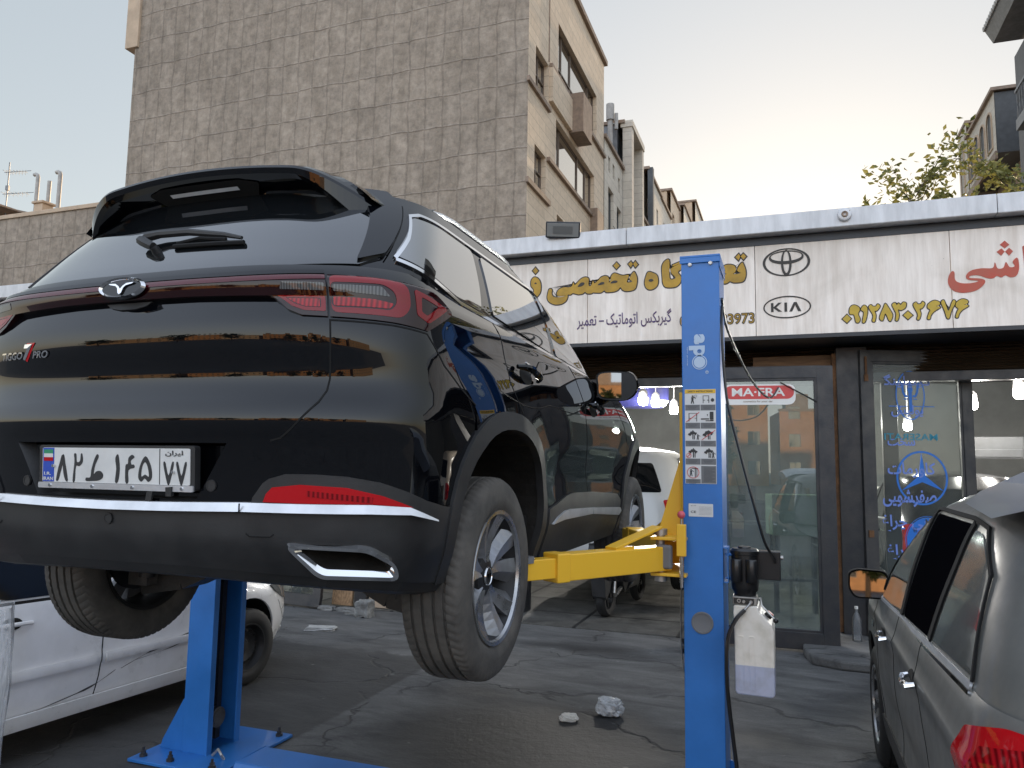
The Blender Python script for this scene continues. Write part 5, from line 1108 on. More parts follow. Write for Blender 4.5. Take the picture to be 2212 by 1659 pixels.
# rear window
rw = [(.70, 1.262), (.775, 1.30), (.80, 1.37), (.82, 1.47), (.80, 1.585)]
rwp = [(0, 1.238), (.35, 1.240)]+rw; rwp = rwp+[(-u, z) for u, z in rwp[::-1]][:-1]
RW = patch('rear_window', rwp, GRN, .006, m_priv, CAR, .01, .03)
qr = [(.345, 1.318), (.50, 1.284), (.66, 1.252), (.74, 1.243), (.905, 1.238), (.955, 1.34), (1.015, 1.512), (.75, 1.516), (.53, 1.505)]
rd = [(1.03, 1.250), (1.785, 1.205), (1.80, 1.36), (1.74, 1.505), (1.095, 1.512)]
fd = [(1.865, 1.203), (2.99, 1.165), (2.72, 1.30), (2.42, 1.43), (2.15, 1.492), (1.81, 1.505), (1.855, 1.36)]
fixw = lambda P_: [(GRN.uyz(y, z), z) for y, z in P_]
for sgn in (False, True):
    for nm, P_, r_ in (('side_window', qr, .03), ('side_window', rd, .03), ('side_window', fd, .03)):
        patch(nm, rnd(fixw(P_), r_), GRN, .005, m_privs, CAR, .006, .035, mirror=sgn)
    line = [(.345, 1.300), (.50, 1.268), (.70, 1.228), (.905, 1.222), (1.8, 1.190), (3.02, 1.150)]
    patch('chrome_strip', ribbon(fixw(line), .014), GRN, .008, m_chrome, CAR, .008, .03, mirror=sgn)
    line = [(.345, 1.305), (.44, 1.40), (.525, 1.508), (.60, 1.527), (.80, 1.531), (1.8, 1.524), (2.2, 1.508), (2.5, 1.43), (3.02, 1.158)]
    patch('chrome_strip', ribbon(fixw(line), .012), GRN, .008, m_chrome, CAR, .008, .03, mirror=sgn)
    # satin roof rail
    w = MB(); s = -1 if sgn else 1; pts = []
    for t in range(15): y = .78+1.55*t/14; e = min(1, min(t, 14-t)/1.5); pts.append((s*(GRN.hw(y, 1.6)-.035), y, 1.607+.030*e))
    w.tube(pts, .012, 8); w.build('roof_rail', m_satin, CAR)
    # spoiler side fin along the rear glass
    fin = [(.695, 1.272), (.790, 1.308), (.985, 1.535), (.985, 1.60), (.84, 1.60), (.80, 1.47)]
    patch('window_fin', rnd(fin, .012), GRN, .016, m_paint, CAR, .02, .03, mirror=sgn)
    patch('panel_gap', ribbon([(.790, 1.30), (.985, 1.535)], .004), GRN, .0165, m_gap, CAR, .004, .03, mirror=sgn)
# roof skin
w = MB(); K = 9; NU = 72; U_end = 4.28
def roof_pt(i, k):
    u = -U_end+2*U_end*i/NU; x, y, z = GRN.P(u, 1.60); t = k/K; yc = 1.35; 
    return (x*(1-t), yc+(y-yc)*(1-t), 1.60+.095*(1-(1-t)**2.6)-.012*(1-t)*max(0, (y-1.3)/1.2)-.02*t*0)
vs = [roof_pt(i, k) for k in range(K+1) for i in range(NU+1)]
w.raw(vs, [(k*(NU+1)+i, k*(NU+1)+i+1, (k+1)*(NU+1)+i+1, (k+1)*(NU+1)+i) for k in range(K) for i in range(NU)], True)
w.build('roof', m_paint, CAR)
# bonnet and windscreen cap
w = MB(); pr = None
for i in range(15):
    t = i/14; y = 3.0+1.40*t; zz = [1.13, 1.125, 1.115, 1.10, 1.09, 1.08, 1.07, 1.055, 1.04, 1.02, 1.0, .975, .945, .91, .86][i]; hw_ = max(.2, LOW.hw(min(y, 4.2), zz)-.01)*(1-.25*max(0, t-.8))
    cur = [(hw_*sx, y, zz+.05*(1-sx*sx)) for sx in [-1+.125*j for j in range(17)]]
    if pr:
        for a, b_, c, d in zip(pr, pr[1:], cur[1:], cur): w.face([a, b_, c, d], True)
    pr = cur
w.build('bonnet', m_paint, CAR)
w = MB(); w.box(-.80, .80, 1.15, 3.3, .22, .30); w.box(-.48, .48, .35, 1.15, .38, .46); w.box(-.46, .46, 3.3, 4.2, .25, .40); w.box(-.78, .78, .2, 3.0, 1.0, 1.04); w.build('underbody', m_arm, CAR)
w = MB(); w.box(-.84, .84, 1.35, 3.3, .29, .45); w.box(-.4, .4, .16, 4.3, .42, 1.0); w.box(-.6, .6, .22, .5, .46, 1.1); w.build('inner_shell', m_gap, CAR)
# ---- spoiler
w = MB(); n_ = 84; pr = None
for i in range(n_+1):
    s = -1+2*i/n_; a = abs(s); en = max(0, (a-.62)/.38)
    ye = .285+.05*a**2+.13*en**2.6; zt = 1.668-.050*a**2-.098*en**2.0
    yr_ = .78; zr_ = 1.664-.055*a**2+.0; gyy = GRN.yr(1.56)+.10*a**2.4
    th = .034+.080*en**1.8
    sec = [(yr_, zr_+.004), (.60, zt+.022-.01*a), (.42, zt+.014), (ye+.03, zt+.003), (ye+.006, zt-.006), (ye, zt-.016), (ye+.006, zt-th), (ye+.03, zt-th-.010), (ye+.10, zt-th-.028), (min(.56, gyy+.03), 1.555-.05*a**3-.05*en**2)]
    cur = [(s*(.612+.085*max(0, min(1, (y-.30)/.40))), y, z) for y, z in sec]
    if pr:
        for k in range(len(cur)-1): w.face([pr[k], cur[k], cur[k+1], pr[k+1]][::-1], True)
    else: w.face(cur)
    pr = cur
w.face(pr[::-1]); SP = w.build('spoiler', m_paint, CAR)
w = MB(); yz = lambda x, z: (x, .305+.05*(x/.655)**2, z)
pp = [(-.24, 1.622), (-.17, 1.631), (.17, 1.631), (.24, 1.622), (.20, 1.596), (-.20, 1.596)]
def spf(x, z): # underside slope of the lip
    t = (1.630-z)/.034; return (x, .312+.045*(x/.655)**2+.075*t, z-.012)
pp = dens(rnd(pp, .008), .03); tri = tess(pp); w.raw([spf(*p) for p in pp], [tuple(reversed(t)) if False else t for t in tri], False)
w.build('brake_light', m_gap, SP)
w = MB(); pp = rect(-.145, .15, 1.612, 1.619); pp = dens(pp, .03); w.raw([(lambda q: (q[0], q[1]-.003, q[2]-.002))(spf(*p)) for p in pp], tess(pp), False); w.build('brake_light_strip', m_satin, SP)
# ---- wiper
wp = [Vector(GRN.P(u, z, o)) for u, z, o in ((-.012, 1.335, .028), (-.045, 1.345, .034), (-.085, 1.362, .034), (-.085, 1.378, .032), (-.03, 1.388, .030), (.10, 1.386, .028), (.26, 1.366, .022), (.33, 1.350, .020))]
w = MB(); w.tube(wp, .01, 8, rs=[.014, .016, .018, .016, .013, .012, .009, .006]); c = Vector(GRN.P(-.012, 1.335, 0)); nn = Vector(GRN.N(-.012, 1.335)); w.cyl(c, c+nn*.028, .017, 16, .012); WI = w.build('wiper', m_plast, CAR)
w = MB(); bl_ = [Vector(GRN.P(.06+.28*t/6, 1.342-.006*t/6, .014)) for t in range(7)]; w.tube(bl_, .008, 6); w.tube([Vector(GRN.P(.07, 1.350, .018)), Vector(GRN.P(.16, 1.360, .022)), Vector(GRN.P(.27, 1.350, .018))], .006, 6); w.build('wiper_blade', m_gap, WI)
# ---- light bar and lamps
barl = [(-.68, 1.224), (-.36, 1.220), (0, 1.222), (.36, 1.220), (.672, 1.224)]
barb = [(.672, 1.140), (.50, 1.142), (.25, 1.146), (0, 1.148), (-.25, 1.146), (-.50, 1.142), (-.672, 1.140)]
poly = [(-.672, 1.203), (-.36, 1.200), (0, 1.201), (.36, 1.200), (.672, 1.203), (.672, 1.079), (.60, 1.082), (.560, 1.098), (.515, 1.138)]+barb[2:5]+[(-.515, 1.138), (-.560, 1.098), (-.60, 1.082), (-.672, 1.079)]
bo = lambda u, z: .030-.24*max(0, 1.180-z)-.9*max(0, z-1.186)
LB = patch('light_bar', poly, lw, bo, m_lensd, CAR, .02, .02)
patch('bar_red_sheen', [(-.672, 1.202), (-.36, 1.199), (0, 1.200), (.36, 1.199), (.672, 1.202), (.672, 1.184), (.36, 1.182), (0, 1.183), (-.36, 1.182), (-.672, 1.184)], lw, lambda u, z: bo(u, z)+.002, m_lense, LB, .004, .02)  # lighter red band paints the sky sheen along the top facet
patch('bar_black_lid', ribbon([(-.672, 1.211), (-.36, 1.208), (0, 1.209), (.36, 1.208), (.672, 1.211)], .010), lw, .016, m_paint, TG, .02, .03)
outer = [(.679, 1.204), (.80, 1.207), (.895, 1.206), (.985, 1.192), (1.05, 1.170), (1.115, 1.148), (1.118, 1.138), (.985, 1.066), (.92, 1.070), (.86, 1.074), (.679, 1.079)]
for sgn in (False, True):
    TL = patch('tail_lamp', outer, lw, bo, m_lensd, CAR, .02, .02, mirror=sgn)
    rim_o = rnd([(.684, 1.199), (.84, 1.200), (.905, 1.180), (.912, 1.120), (.882, 1.088), (.684, 1.090)], .02)
    rim_i = rnd([(.6845, 1.176), (.83, 1.176), (.862, 1.160), (.868, 1.130), (.85, 1.106), (.6845, 1.104)], .015)
    patch('lamp_ring', rim_o, lw, lambda u, z: bo(u, z)+.0015, m_lensm, TL, .003, .015, [rim_i], mirror=sgn)
    patch('lamp_core', rnd([(.690, 1.135), (.80, 1.134), (.858, 1.126), (.845, 1.110), (.690, 1.108)], .006), lw, lambda u, z: bo(u, z)+.0015, m_lensg, TL, .003, .015, mirror=sgn)
    patch('reversing_lens', rnd([(.690, 1.170), (.825, 1.170), (.848, 1.146), (.690, 1.152)], .006), lw, lambda u, z: bo(u, z)+.0015, m_clear, TL, .003, .015, mirror=sgn)
    patch('lamp_corner', rnd([(.925, 1.176), (1.085, 1.148), (.985, 1.088), (.935, 1.105)], .01), lw, lambda u, z: bo(u, z)+.0015, m_lensm, TL, .003, .015, [rnd([(.95, 1.160), (1.03, 1.146), (.975, 1.110), (.952, 1.118)], .006)], mirror=sgn)
    patch('inner_lamp', rnd([(.530, 1.138), (.668, 1.136), (.668, 1.092), (.608, 1.094), (.572, 1.106)], .006), lw, lambda u, z: bo(u, z)+.0015, m_lensm, LB, .003, .015, [rnd([(.555, 1.130), (.655, 1.129), (.655, 1.102), (.61, 1.103), (.58, 1.112)], .004)], mirror=sgn)
    patch('inner_core', rnd([(.560, 1.128), (.652, 1.127), (.652, 1.104), (.61, 1.105), (.583, 1.114)], .004), lw, lambda u, z: bo(u, z)+.001, m_lensg, LB, .003, .015, mirror=sgn)
    patch('reversing_lens', rnd([(.548, 1.178), (.668, 1.174), (.668, 1.153), (.540, 1.157)], .005), lw, lambda u, z: bo(u, z)+.0015, m_clear, LB, .003, .015, mirror=sgn)
# dark patch standing for the shadow beneath the badge
patch('badge_shade', [(-.09, 1.144), (.09, 1.144), (.07, 1.130), (.03, 1.122), (-.03, 1.122), (-.07, 1.130)], lw, .006, m_plast, TG, .01, .02)
# badge
bc = Vector(LOW.P(0, 1.184, .040)); BT = Matrix.Translation(bc) @ Matrix.Rotation(R(-8), 4, 'X')
bp_ = lambda x, z, d: tuple(BT @ Vector((x*.84, -d, z*.80)))
w = MB(); w.raw([bp_(x, z, .0) for x, z in ell(0, 0, .100, .040, 40)]+[bp_(x, z, -.03) for x, z in ell(0, 0, .100, .040, 40)], [(i, 40+i, 40+(i+1) % 40, (i+1) % 40) for i in range(40)]+[tuple(range(40))], False); BG = w.build('badge', m_paint, CAR)
w = MB(); eo = ell(0, 0, .108, .046, 40); em = ell(0, 0, .101, .040, 40); ei = ell(0, 0, .093, .033, 40)
for i in range(40):
    j = (i+1) % 40; w.face([bp_(*eo[i], -.004), bp_(*eo[j], -.004), bp_(*em[j], .008), bp_(*em[i], .008)], True); w.face([bp_(*em[i], .008), bp_(*em[j], .008), bp_(*ei[j], .001), bp_(*ei[i], .001)], True)
w.build('badge_ring', m_chrome, BG)
w = MB()
for s in (-1, 1):
    pg = [(0, -.028), (s*.008, -.022), (s*.014, -.002), (s*.024, .007), (s*.052, .013), (s*.060, .018), (s*.026, .016), (s*.010, .006), (0, -.006)]
    if area2(pg) < 0: pg = pg[::-1]
    flat_shape(w, pg, lambda x, z, d: bp_(x, z, d+.001), .005)
w.build('badge_emblem', m_chrome, BG)
# model lettering
def lowplane(u0, z0): 
    return lambda x, z, d: LOW.P(u0+x, z0+z, .003+d)
w = MB(); T_ = lambda x, z, d: LOW.P(x, z, .004+d)
add_text(w, 'TIGGO', -.555, -.435, .985, 1.010, T_, .03, .3); add_text(w, 'PRO', -.385, -.310, .985, 1.008, T_, .02, .3); add_text(w, '7', -.435, -.385, .980, 1.032, T_, .05, .3); w.build('model_lettering', m_chrome, TG)
w = MB(); T_ = lambda x, z, d: LOW.P(x, z, .002+d); add_text(w, '7', -.428, -.374, .975, 1.036, T_, .06, .3); w.build('lettering_red_shadow', m_lensr, TG)
# ---- number plate
pc = Vector(LOW.P(.015, .640, .012)); PT = Matrix.Translation(pc) @ Matrix.Rotation(R(4), 4, 'X')
np_ = lambda x, z, d=0: tuple(PT @ Vector((x*1.12+.004, -d, z*.96)))
m_plate = pm('white_plate', (.68, .68, .66), .35, var=.12, scale=14); m_pblue = pm('plate_blue', (.02, .07, .42), .35); m_ink = pm('plate_black_ink', (.025, .027, .03), .4); m_pgreen = pm('plate_green', (.02, .25, .12), .4)
w = MB(); flat_shape(w, rnd(rect(-.272, .272, -.070, .066), .01), lambda x, z, d: np_(x, z, d-.02), .022); w.build('plate_frame', m_plast, BU)
w = MB(); flat_shape(w, rnd(rect(-.258, .258, -.052, .058), .006), np_, .004); NP = w.build('number_plate', m_plate, CAR)
w = MB(); flat_shape(w, rnd(rect(-.270, .270, -.071, -.053), .004), np_, .0075); w.build('plate_holder_bar', m_satin, NP)
P2 = lambda x, z, d: np_(x, z, .0048)
w = MB(); flat_shape(w, rect(-.256, -.214, -.051, .057), np_, .0045); w.build('plate_band', m_pblue, NP)
w = MB(); flat_shape(w, rect(-.252, -.218, .038, .052), np_, .0052); w.build('plate_flag', m_pgreen, NP)
w = MB(); flat_shape(w, rect(-.252, -.218, .027, .039), np_, .0055); w.build('plate_flag', m_plate, NP)
w = MB(); flat_shape(w, rect(-.252, -.218, .015, .027), np_, .0055); w.build('plate_flag', m_lensr, NP)
w = MB(); add_text(w, 'I.R.', -.250, -.224, -.030, -.020, lambda x, z, d: np_(x, z, .0056), .02); add_text(w, 'IRAN', -.254, -.216, -.047, -.036, lambda x, z, d: np_(x, z, .0056), .02); w.build('plate_small_text', m_plate, NP)
w = MB()
def DG(poly, x, sc=1.0, k=3):
    g_ = [(x+px*.001*sc, -.046+pz*.001) for px, pz in poly]; g_ = spline(g_, k) if k > 1 else g_
    flat_shape(w, g_, lambda a, c, d: np_(a, c, d+.0042), .001)
DG([(0, 0), (8, 0), (17, 30), (24, 55), (26, 78), (20, 80), (14, 62), (5, 30)], -.205); DG([(26, 78), (31, 80), (36, 55), (46, 0), (36, 2), (28, 35)], -.208)
DG([(6, 0), (14, 0), (17, 45), (30, 46), (42, 60), (40, 84), (35, 84), (32, 62), (20, 60), (18, 84), (10, 84), (12, 60)], -.150)
DG([(0, 0), (20, 0), (44, 2), (58, 10), (60, 22), (50, 32), (36, 30), (27, 22), (32, 50), (44, 76), (38, 84), (28, 66), (19, 36), (15, 12), (0, 10)], -.095, k=4)
DG([(6, 0), (16, 0), (22, 40), (16, 84), (6, 72), (10, 40)], .002); DG([(4, 0), (14, 0), (14, 36), (34, 44), (32, 54), (24, 54), (22, 66), (34, 76), (26, 84), (14, 74), (12, 56), (4, 50)], .040)
w2 = w
flat_shape(w, spline([(.088, -.030), (.098, -.044), (.110, -.034), (.122, -.044), (.134, -.030), (.130, .005), (.112, .034), (.094, .006)], 4), lambda a, c, d: np_(a, c, d+.0042), .001, [spline([(.098, -.028), (.111, -.022), (.124, -.028), (.120, .000), (.111, .016), (.101, .002)], 3)])
for x in (.172, .214): DG([(13, 0), (21, 0), (34, 56), (28, 62), (17, 22), (6, 62), (0, 56)], x)
w.build('plate_characters', m_ink, NP)
w = MB(); flat_shape(w, rect(.158, .1605, -.051, .057), np_, .0046); add_text(w, '\ufee5\ufe8d\ufeae\ufbff\ufe8d', .178, .236, .034, .052, lambda x, z, d: np_(x, z, .0056), .02); w.build('plate_region_text', m_ink, NP)
for x, z in ((-.214, 0), (.205, -.012), (-.225, -.062), (-.07, -.062), (.07, -.062), (.235, -.062)): w = MB(); w.cyl(np_(x, z, .005), np_(x, z, .0105), .005, 10); w.build('plate_screw', m_chrome, NP)
w = MB(); flat_shape(w, [(.118, -.074), (.138, -.070), (.130, -.108), (.112, -.104)], np_, .006); flat_shape(w, [(.185, -.058), (.205, -.056), (.203, -.085), (.186, -.085)], np_, .012); w.build('tape_scrap', m_plast, NP)
# ---- mirror
for s in (1, -1):
    mo = empty('door_mirror', (s*1.005, 2.50, 1.125), 0); mo.parent = CAR
    prof = [(-.085, -.075), (.045, -.085), (.105, -.055), (.125, .0), (.10, .060), (.04, .078), (-.095, .072), (-.105, 0)]
    pr_ = spline([(x*s, z) for x, z in prof], 5); rows = []
    for y, k in ((-.0, 1.0), (.03, 1.04), (.08, .95), (.12, .70), (.14, .3)): rows.append([(x*k, y, z*k) for x, z in pr_])
    w = MB(); n_ = len(pr_)
    for a, b_ in zip(rows, rows[1:]):
        for i in range(n_): j = (i+1) % n_; w.face([a[i], a[j], b_[j], b_[i]], True)
    w.face(rows[-1]); w.tube([(-s*.05, .05, -.06), (-s*.10, .07, -.085), (-s*.17, .10, -.075)], .03, 10); w.build('mirror_housing', m_paint, mo)
    w = MB(); w.raw([(x*.97, .004, z*.97) for x, z in pr_], [tuple(range(n_))], False); w.raw([(x*.97, .002, z*.97) for x, z in pr_]+[(x, .0, z) for x, z in pr_], [(i, n_+i, n_+(i+1) % n_, (i+1) % n_) for i in range(n_)]); w.build('mirror_rim', m_plast, mo)
    w = MB(); T = Matrix.Rotation(R(8*s), 4, 'Z'); w.raw([tuple(T @ Vector((x*.88, -.001, z*.86))) for x, z in pr_], [tuple(range(n_))], False); w.build('mirror_glass', pm('mirror_silver', (.24, .25, .27), .02, metal=1), mo)
    w = MB(); w.raw([(x*1.045+s*.001, .03+.03*math.cos(i*.3), z*1.05) for i, (x, z) in enumerate(pr_[8:18])]+[(x*1.05+s*.002, .055, z*1.03) for x, z in pr_[8:18]], [(i, i+1, 11+i, 10+i) for i in range(9)], False); w.build('mirror_indicator', m_clear, mo)
# ---- wheels
def car_wheel(parent, x, y, z, s, r=.3635, wd=.225, rr=.235, spokes=5, style='blade', tm=None, rm=None, rd_=None, name='wheel', tilt=0, seg=96):
    """s=+1: outer face towards +x.  built round local x axis"""
    o = empty(name, (x, y, z)); o.parent = parent; o.rotation_euler = (0, tilt, 0)
    MX = Matrix(((0, 0, s, 0), (1, 0, 0, 0), (0, s, 0, 0), (0, 0, 0, 1)))   # local z -> outward x
    h = wd/2; prof = [(rr, -h*.86), (rr+.018, -h*.99), (rr+.05, -h*1.03), (r-.035, -h*1.0), (r-.014, -h*.90), (r-.004, -h*.78)]
    gr = [-.52, -.18, .18, .52]
    for g_ in gr: prof += [(r-.001, (g_-.055)*h), (r-.009, (g_-.045)*h), (r-.009, (g_+.045)*h), (r-.001, (g_+.055)*h)]
    prof += [(r-.004, h*.78), (r-.014, h*.90), (r-.035, h*1.0), (rr+.05, h*1.03), (rr+.042, h*1.035), (rr+.018, h*.99), (rr, h*.86)]
    w = MB(); k = len(prof); vs = []; n = seg*3
    for i in range(n):
        a = 2*math.pi*i/n; cutf = (i % 4) == 0
        for j, (q, hh) in enumerate(prof):
            rad = q
            if cutf and q > r-.016: rad = q-(.0042 if (j in (4, 5) or k-9 <= j <= k-7) else .0012)
            sk = a+.10*(hh/h)**2*(1 if q > r-.02 else 0)
            vs.append(MX @ Vector((rad*math.cos(sk), rad*math.sin(sk), hh)))
    w.raw(vs, [(i*k+j, ((i+1) % n)*k+j, ((i+1) % n)*k+j+1, i*k+j+1) if s > 0 else (i*k+j, i*k+j+1, ((i+1) % n)*k+j+1, ((i+1) % n)*k+j) for i in range(n) for j in range(k-1)], True)
    w.build('tyre', tm or m_tyre, o)
    w = MB(); w.lathe([(rr+.006, h*.93), (rr+.004, h*.97), (rr-.006, h*.95), (rr-.010, h*.80), (rr-.024, h*.55), (rr-.030, -.3*h), (rr-.012, -h*.9), (rr+.004, -h*.97), (rr+.003, -h*.6)], 72, MX)
    rim = w.build('rim', (m_rimd if style == 'blade' else rm) or m_rim, o)
    if style == 'blade': w = MB(); w.lathe([(rr+.007, h*.93), (rr+.005, h*.985), (rr-.008, h*.96), (rr-.013, h*.86)], 72, MX); w.build('rim_lip', rm or m_rim, o)
    w = MB(); w.lathe([(.0, -h*.1), (.15, -h*.1), (.155, -h*.15), (.155, -h*.3), (0, -h*.3)], 40, MX); w.build('brake_disc', m_rimd, o)
    if style == 'blade':
        for q in range(5):
            w = MB(); w3 = MB(); w3.k = 1
            for mi in (-1, 1):
                a0 = 2*math.pi*q/5+math.pi/2; pts = []
                # each blade: narrow at the hub, sweeping and widening to the rim; machined ridge plus dark flank
                for t in range(7):
                    t /= 6; rad = .052+(rr-.010-.052)*t; c_ = a0+mi*(.13+.17*t+.02*math.sin(t*3)); wdt = (.018+.030*t)/rad*.9
                    zz = h*(.55+.30*t-.12*math.sin(math.pi*t)); pts.append((rad, c_, wdt, zz))
                for (r0, c0, w0, z0), (r1, c1, w1, z1) in zip(pts, pts[1:]):
                    def V(rr_, cc, zz): return MX @ Vector((rr_*math.cos(cc), rr_*math.sin(cc), zz))
                    for mbx, e0, e1, dz0, dz1 in ((w, -1, .35, -.004, .004), (w3, .35, 1.3, .004, -.026)):
                        A_ = [V(r0, c0+mi*w0*e0, z0+dz0), V(r1, c1+mi*w1*e0, z1+dz0), V(r1, c1+mi*w1*e1, z1+dz1), V(r0, c0+mi*w0*e1, z0+dz1)]
                        mbx.face(A_, False)
                    w3.face([V(r0, c0-mi*w0, z0-.004), V(r0, c0-mi*w0*.9, z0-.045), V(r1, c1-mi*w1*.9, z1-.045), V(r1, c1-mi*w1, z1-.004)], False)
                    w3.face([V(r0, c0+mi*w0*1.3, z0-.026), V(r0, c0+mi*w0*1.2, z0-.05), V(r1, c1+mi*w1*1.2, z1-.05), V(r1, c1+mi*w1*1.3, z1-.026)], False)
                    w3.face([V(r0, c0-mi*w0, z0-.045), V(r0, c0+mi*w0*1.2, z0-.05), V(r1, c1+mi*w1*1.2, z1-.05), V(r1, c1-mi*w1, z1-.045)], False)
            w.raw(w3.v, w3.f, False); w.m[-len(w3.f):] = [1]*len(w3.f); w.build('spoke', [rm or m_rim, rd_ or m_rimg], o)
        w = MB(); w.lathe([(.075, h*.35), (.07, h*.50), (.052, h*.56), (.034, h*.57), (.033, h*.62), (.0, h*.63)], 36, MX); w.build('hub', rd_ or m_rimd, o)
        w = MB(); w.lathe([(.034, h*.60), (.031, h*.645), (.028, h*.60)], 30, MX); 
        for s2 in (-1, 1): w.raw([MX @ Vector(p) for p in ((0, -.018, h*.66), (s2*.006, -.008, h*.66), (s2*.020, .012, h*.66), (s2*.004, .010, h*.66))], [(0, 1, 2, 3), (3, 2, 1, 0)])
        w.build('hub_cap', m_chrome, o)
    elif style == 'steel':
        w = MB(); w.lathe([(rr-.01, h*.5), (rr-.03, h*.35), (rr-.06, h*.38), (.11, h*.52), (.085, h*.3), (.06, h*.28), (.045, h*.45), (0, h*.47)], 48, MX)
        w.build('wheel_disc', rm or m_rimd, o)
        w = MB()
        for q in range(12):
            a = 2*math.pi*q/12; c_ = MX @ Vector((.135*math.cos(a)*rr/.2, .135*math.sin(a)*rr/.2, h*.445)); n2 = (MX.to_3x3() @ Vector((0, 0, 1))); w.cyl(c_, c_+n2*.006, .014, 10)
        w.build('vent_hole', m_gap, o)
    return o
m_rimg = pm('grey_spoke_flank', (.27, .28, .31), .35, metal=.6, scale=8, col2=(.17, .17, .168))
RWz = .256
car_wheel(CAR, .8075, .925, RWz, 1); car_wheel(CAR, -.8075, .925, RWz, -1)
car_wheel(CAR, .80, 3.63, .235, 1); car_wheel(CAR, -.80, 3.63, .235, -1)
# ---- suspension
for s in (1, -1):
    w = MB()
    pts = [(s*.10, .98, .33), (s*.30, .965, .25), (s*.50, .95, .16), (s*.69, .93, .13)]
    for a, b_ in zip(pts, pts[1:]):
        a, b_ = Vector(a), Vector(b_); wa = .055 if a.x*s < .4 else .085
        w.bar(a, b_, .16, .075)
    w.lathe([(.045, -.03), (.095, -.03), (.10, .012), (.045, .012)], 28, Matrix.Translation((s*.47, .95, .215)), close=True)
    w.tube([(s*.15, .86, .33), (s*.35, .84, .315), (s*.66, .85, .21)], .018, 8); w.tube([(s*.18, 1.12, .36), (s*.66, 1.0, .26)], .016, 8)
    w.build('suspension_arm', m_arm, CAR)
    w = MB(); w.tube([(s*.45, .95, .24+.006*i+.0) if False else (s*.45+.058*math.cos(i*.55), .95+.058*math.sin(i*.55), .27+.0042*i) for i in range(70)], .008, 6); w.build('coil_spring', m_arm, CAR)
    w = MB(); w.cyl((s*.60, .80, .20), (s*.56, .78, .70), .026, 12); w.cyl((s*.60, .80, .18), (s*.585, .79, .42), .034, 12); w.build('shock_absorber', m_arm, CAR)
    w = MB(); w.box(min(s*.60, s*.70), max(s*.60, s*.70), .80, 1.05, .14, .38); w.cyl((s*.62, .93, .256), (s*.72, .93, .256), .07, 20); w.build('hub_carrier', m_brake, CAR)
w = MB(); w.bar((-.40, .90, .38), (.40, .90, .38), .20, .12); w.lathe([(0, -.40), (.08, -.38), (.10, -.3), (.10, .3), (.08, .38), (0, .40)], 20, Matrix.Translation((.05, .52, .43)) @ Matrix.Rotation(R(90), 4, 'Y')); w.tube([(.4, .56, .42), (.55, .45, .40), (.66, .38, .39)], .028, 10); w.build('rear_subframe', m_arm, CAR)
# ================================================================ two post lift
m_bluep = pm('blue_lift_paint', (.028, .180, .54), .38, var=.18, scale=3, bump=.05, bscale=30, rvar=.06, coat=.15); m_yelp = pm('yellow_lift_paint', (.86, .49, .035), .38, var=.0, scale=9, col2=(.34, .20, .04), bump=.05, bscale=30, lo=.27, hi=.34)
m_greyr = pm('grey_rubber_pad', (.17, .17, .175), .6); m_bolt = pm('zinc_bolt', (.55, .53, .50), .35, metal=.8, var=.3, scale=30)
LIFT = empty('car_lift', (-1.88, 3.95, 0), 0, 'blue two post car lift with yellow arms carrying the black SUV', 'car lift')
LL = LIFT.location
def LB_(w, x0, x1, y0, y1, z0, z1): w.box(x0-LL.x, x1-LL.x, y0-LL.y, y1-LL.y, z0, z1)
def lp(x, y, z): return (x-LL.x, y-LL.y, z)
def post(xo, xi, name='post'):
    """C section column: web at xo, mouth at xi"""
    s = 1 if xi > xo else -1; y0, y1 = 3.80, 4.09; t = .012; lip = .045
    pts = [(xo, y0), (xi, y0), (xi, y0+lip), (xi-s*t, y0+lip), (xi-s*t, y0+t), (xo+s*t, y0+t), (xo+s*t, y1-t), (xi-s*t, y1-t), (xi-s*t, y1-lip), (xi, y1-lip), (xi, y1), (xo, y1)]
    pts = [(x-LL.x, y-LL.y) for x, y in pts]
    if area2(pts) < 0: pts = pts[::-1]
    w = MB(); w.prism(pts, .02, 2.80); P = w.build(name, m_bluep, LIFT, .004, 3)
    w = MB(); a, b_ = min(xo, xi)-.006, max(xo, xi)+.006
    w.box(a-LL.x, b_-LL.x, y0-.008-LL.y, y1+.008-LL.y, 2.800, 2.812); w.box(a-LL.x, b_-LL.x, y0-.0085-LL.y, y0-.003-LL.y, 2.772, 2.80); w.box(a-LL.x, b_-LL.x, y1+.003-LL.y, y1+.0085-LL.y, 2.772, 2.80)
    w.box((xo-s*.006 if s > 0 else xo+.001)-LL.x, (xo-.001 if s > 0 else xo+.006)-LL.x, y0-.003-LL.y, y1+.003-LL.y, 2.745, 2.80)
    w.build('post_cap', m_bluep, P, .003)
    return P
PR = post(-.302, -.487); PL = post(-3.45, -3.265)
for x, z in ((-.443, 2.766), (-.343, 2.768)):
    w = MB(); w.cyl(lp(x, 3.80, z), lp(x, 3.793, z), .0105, 6, sm=False); w.cyl(lp(x, 3.793, z), lp(x, 3.788, z), .008, 12); w.build('bolt', m_bolt, PR)
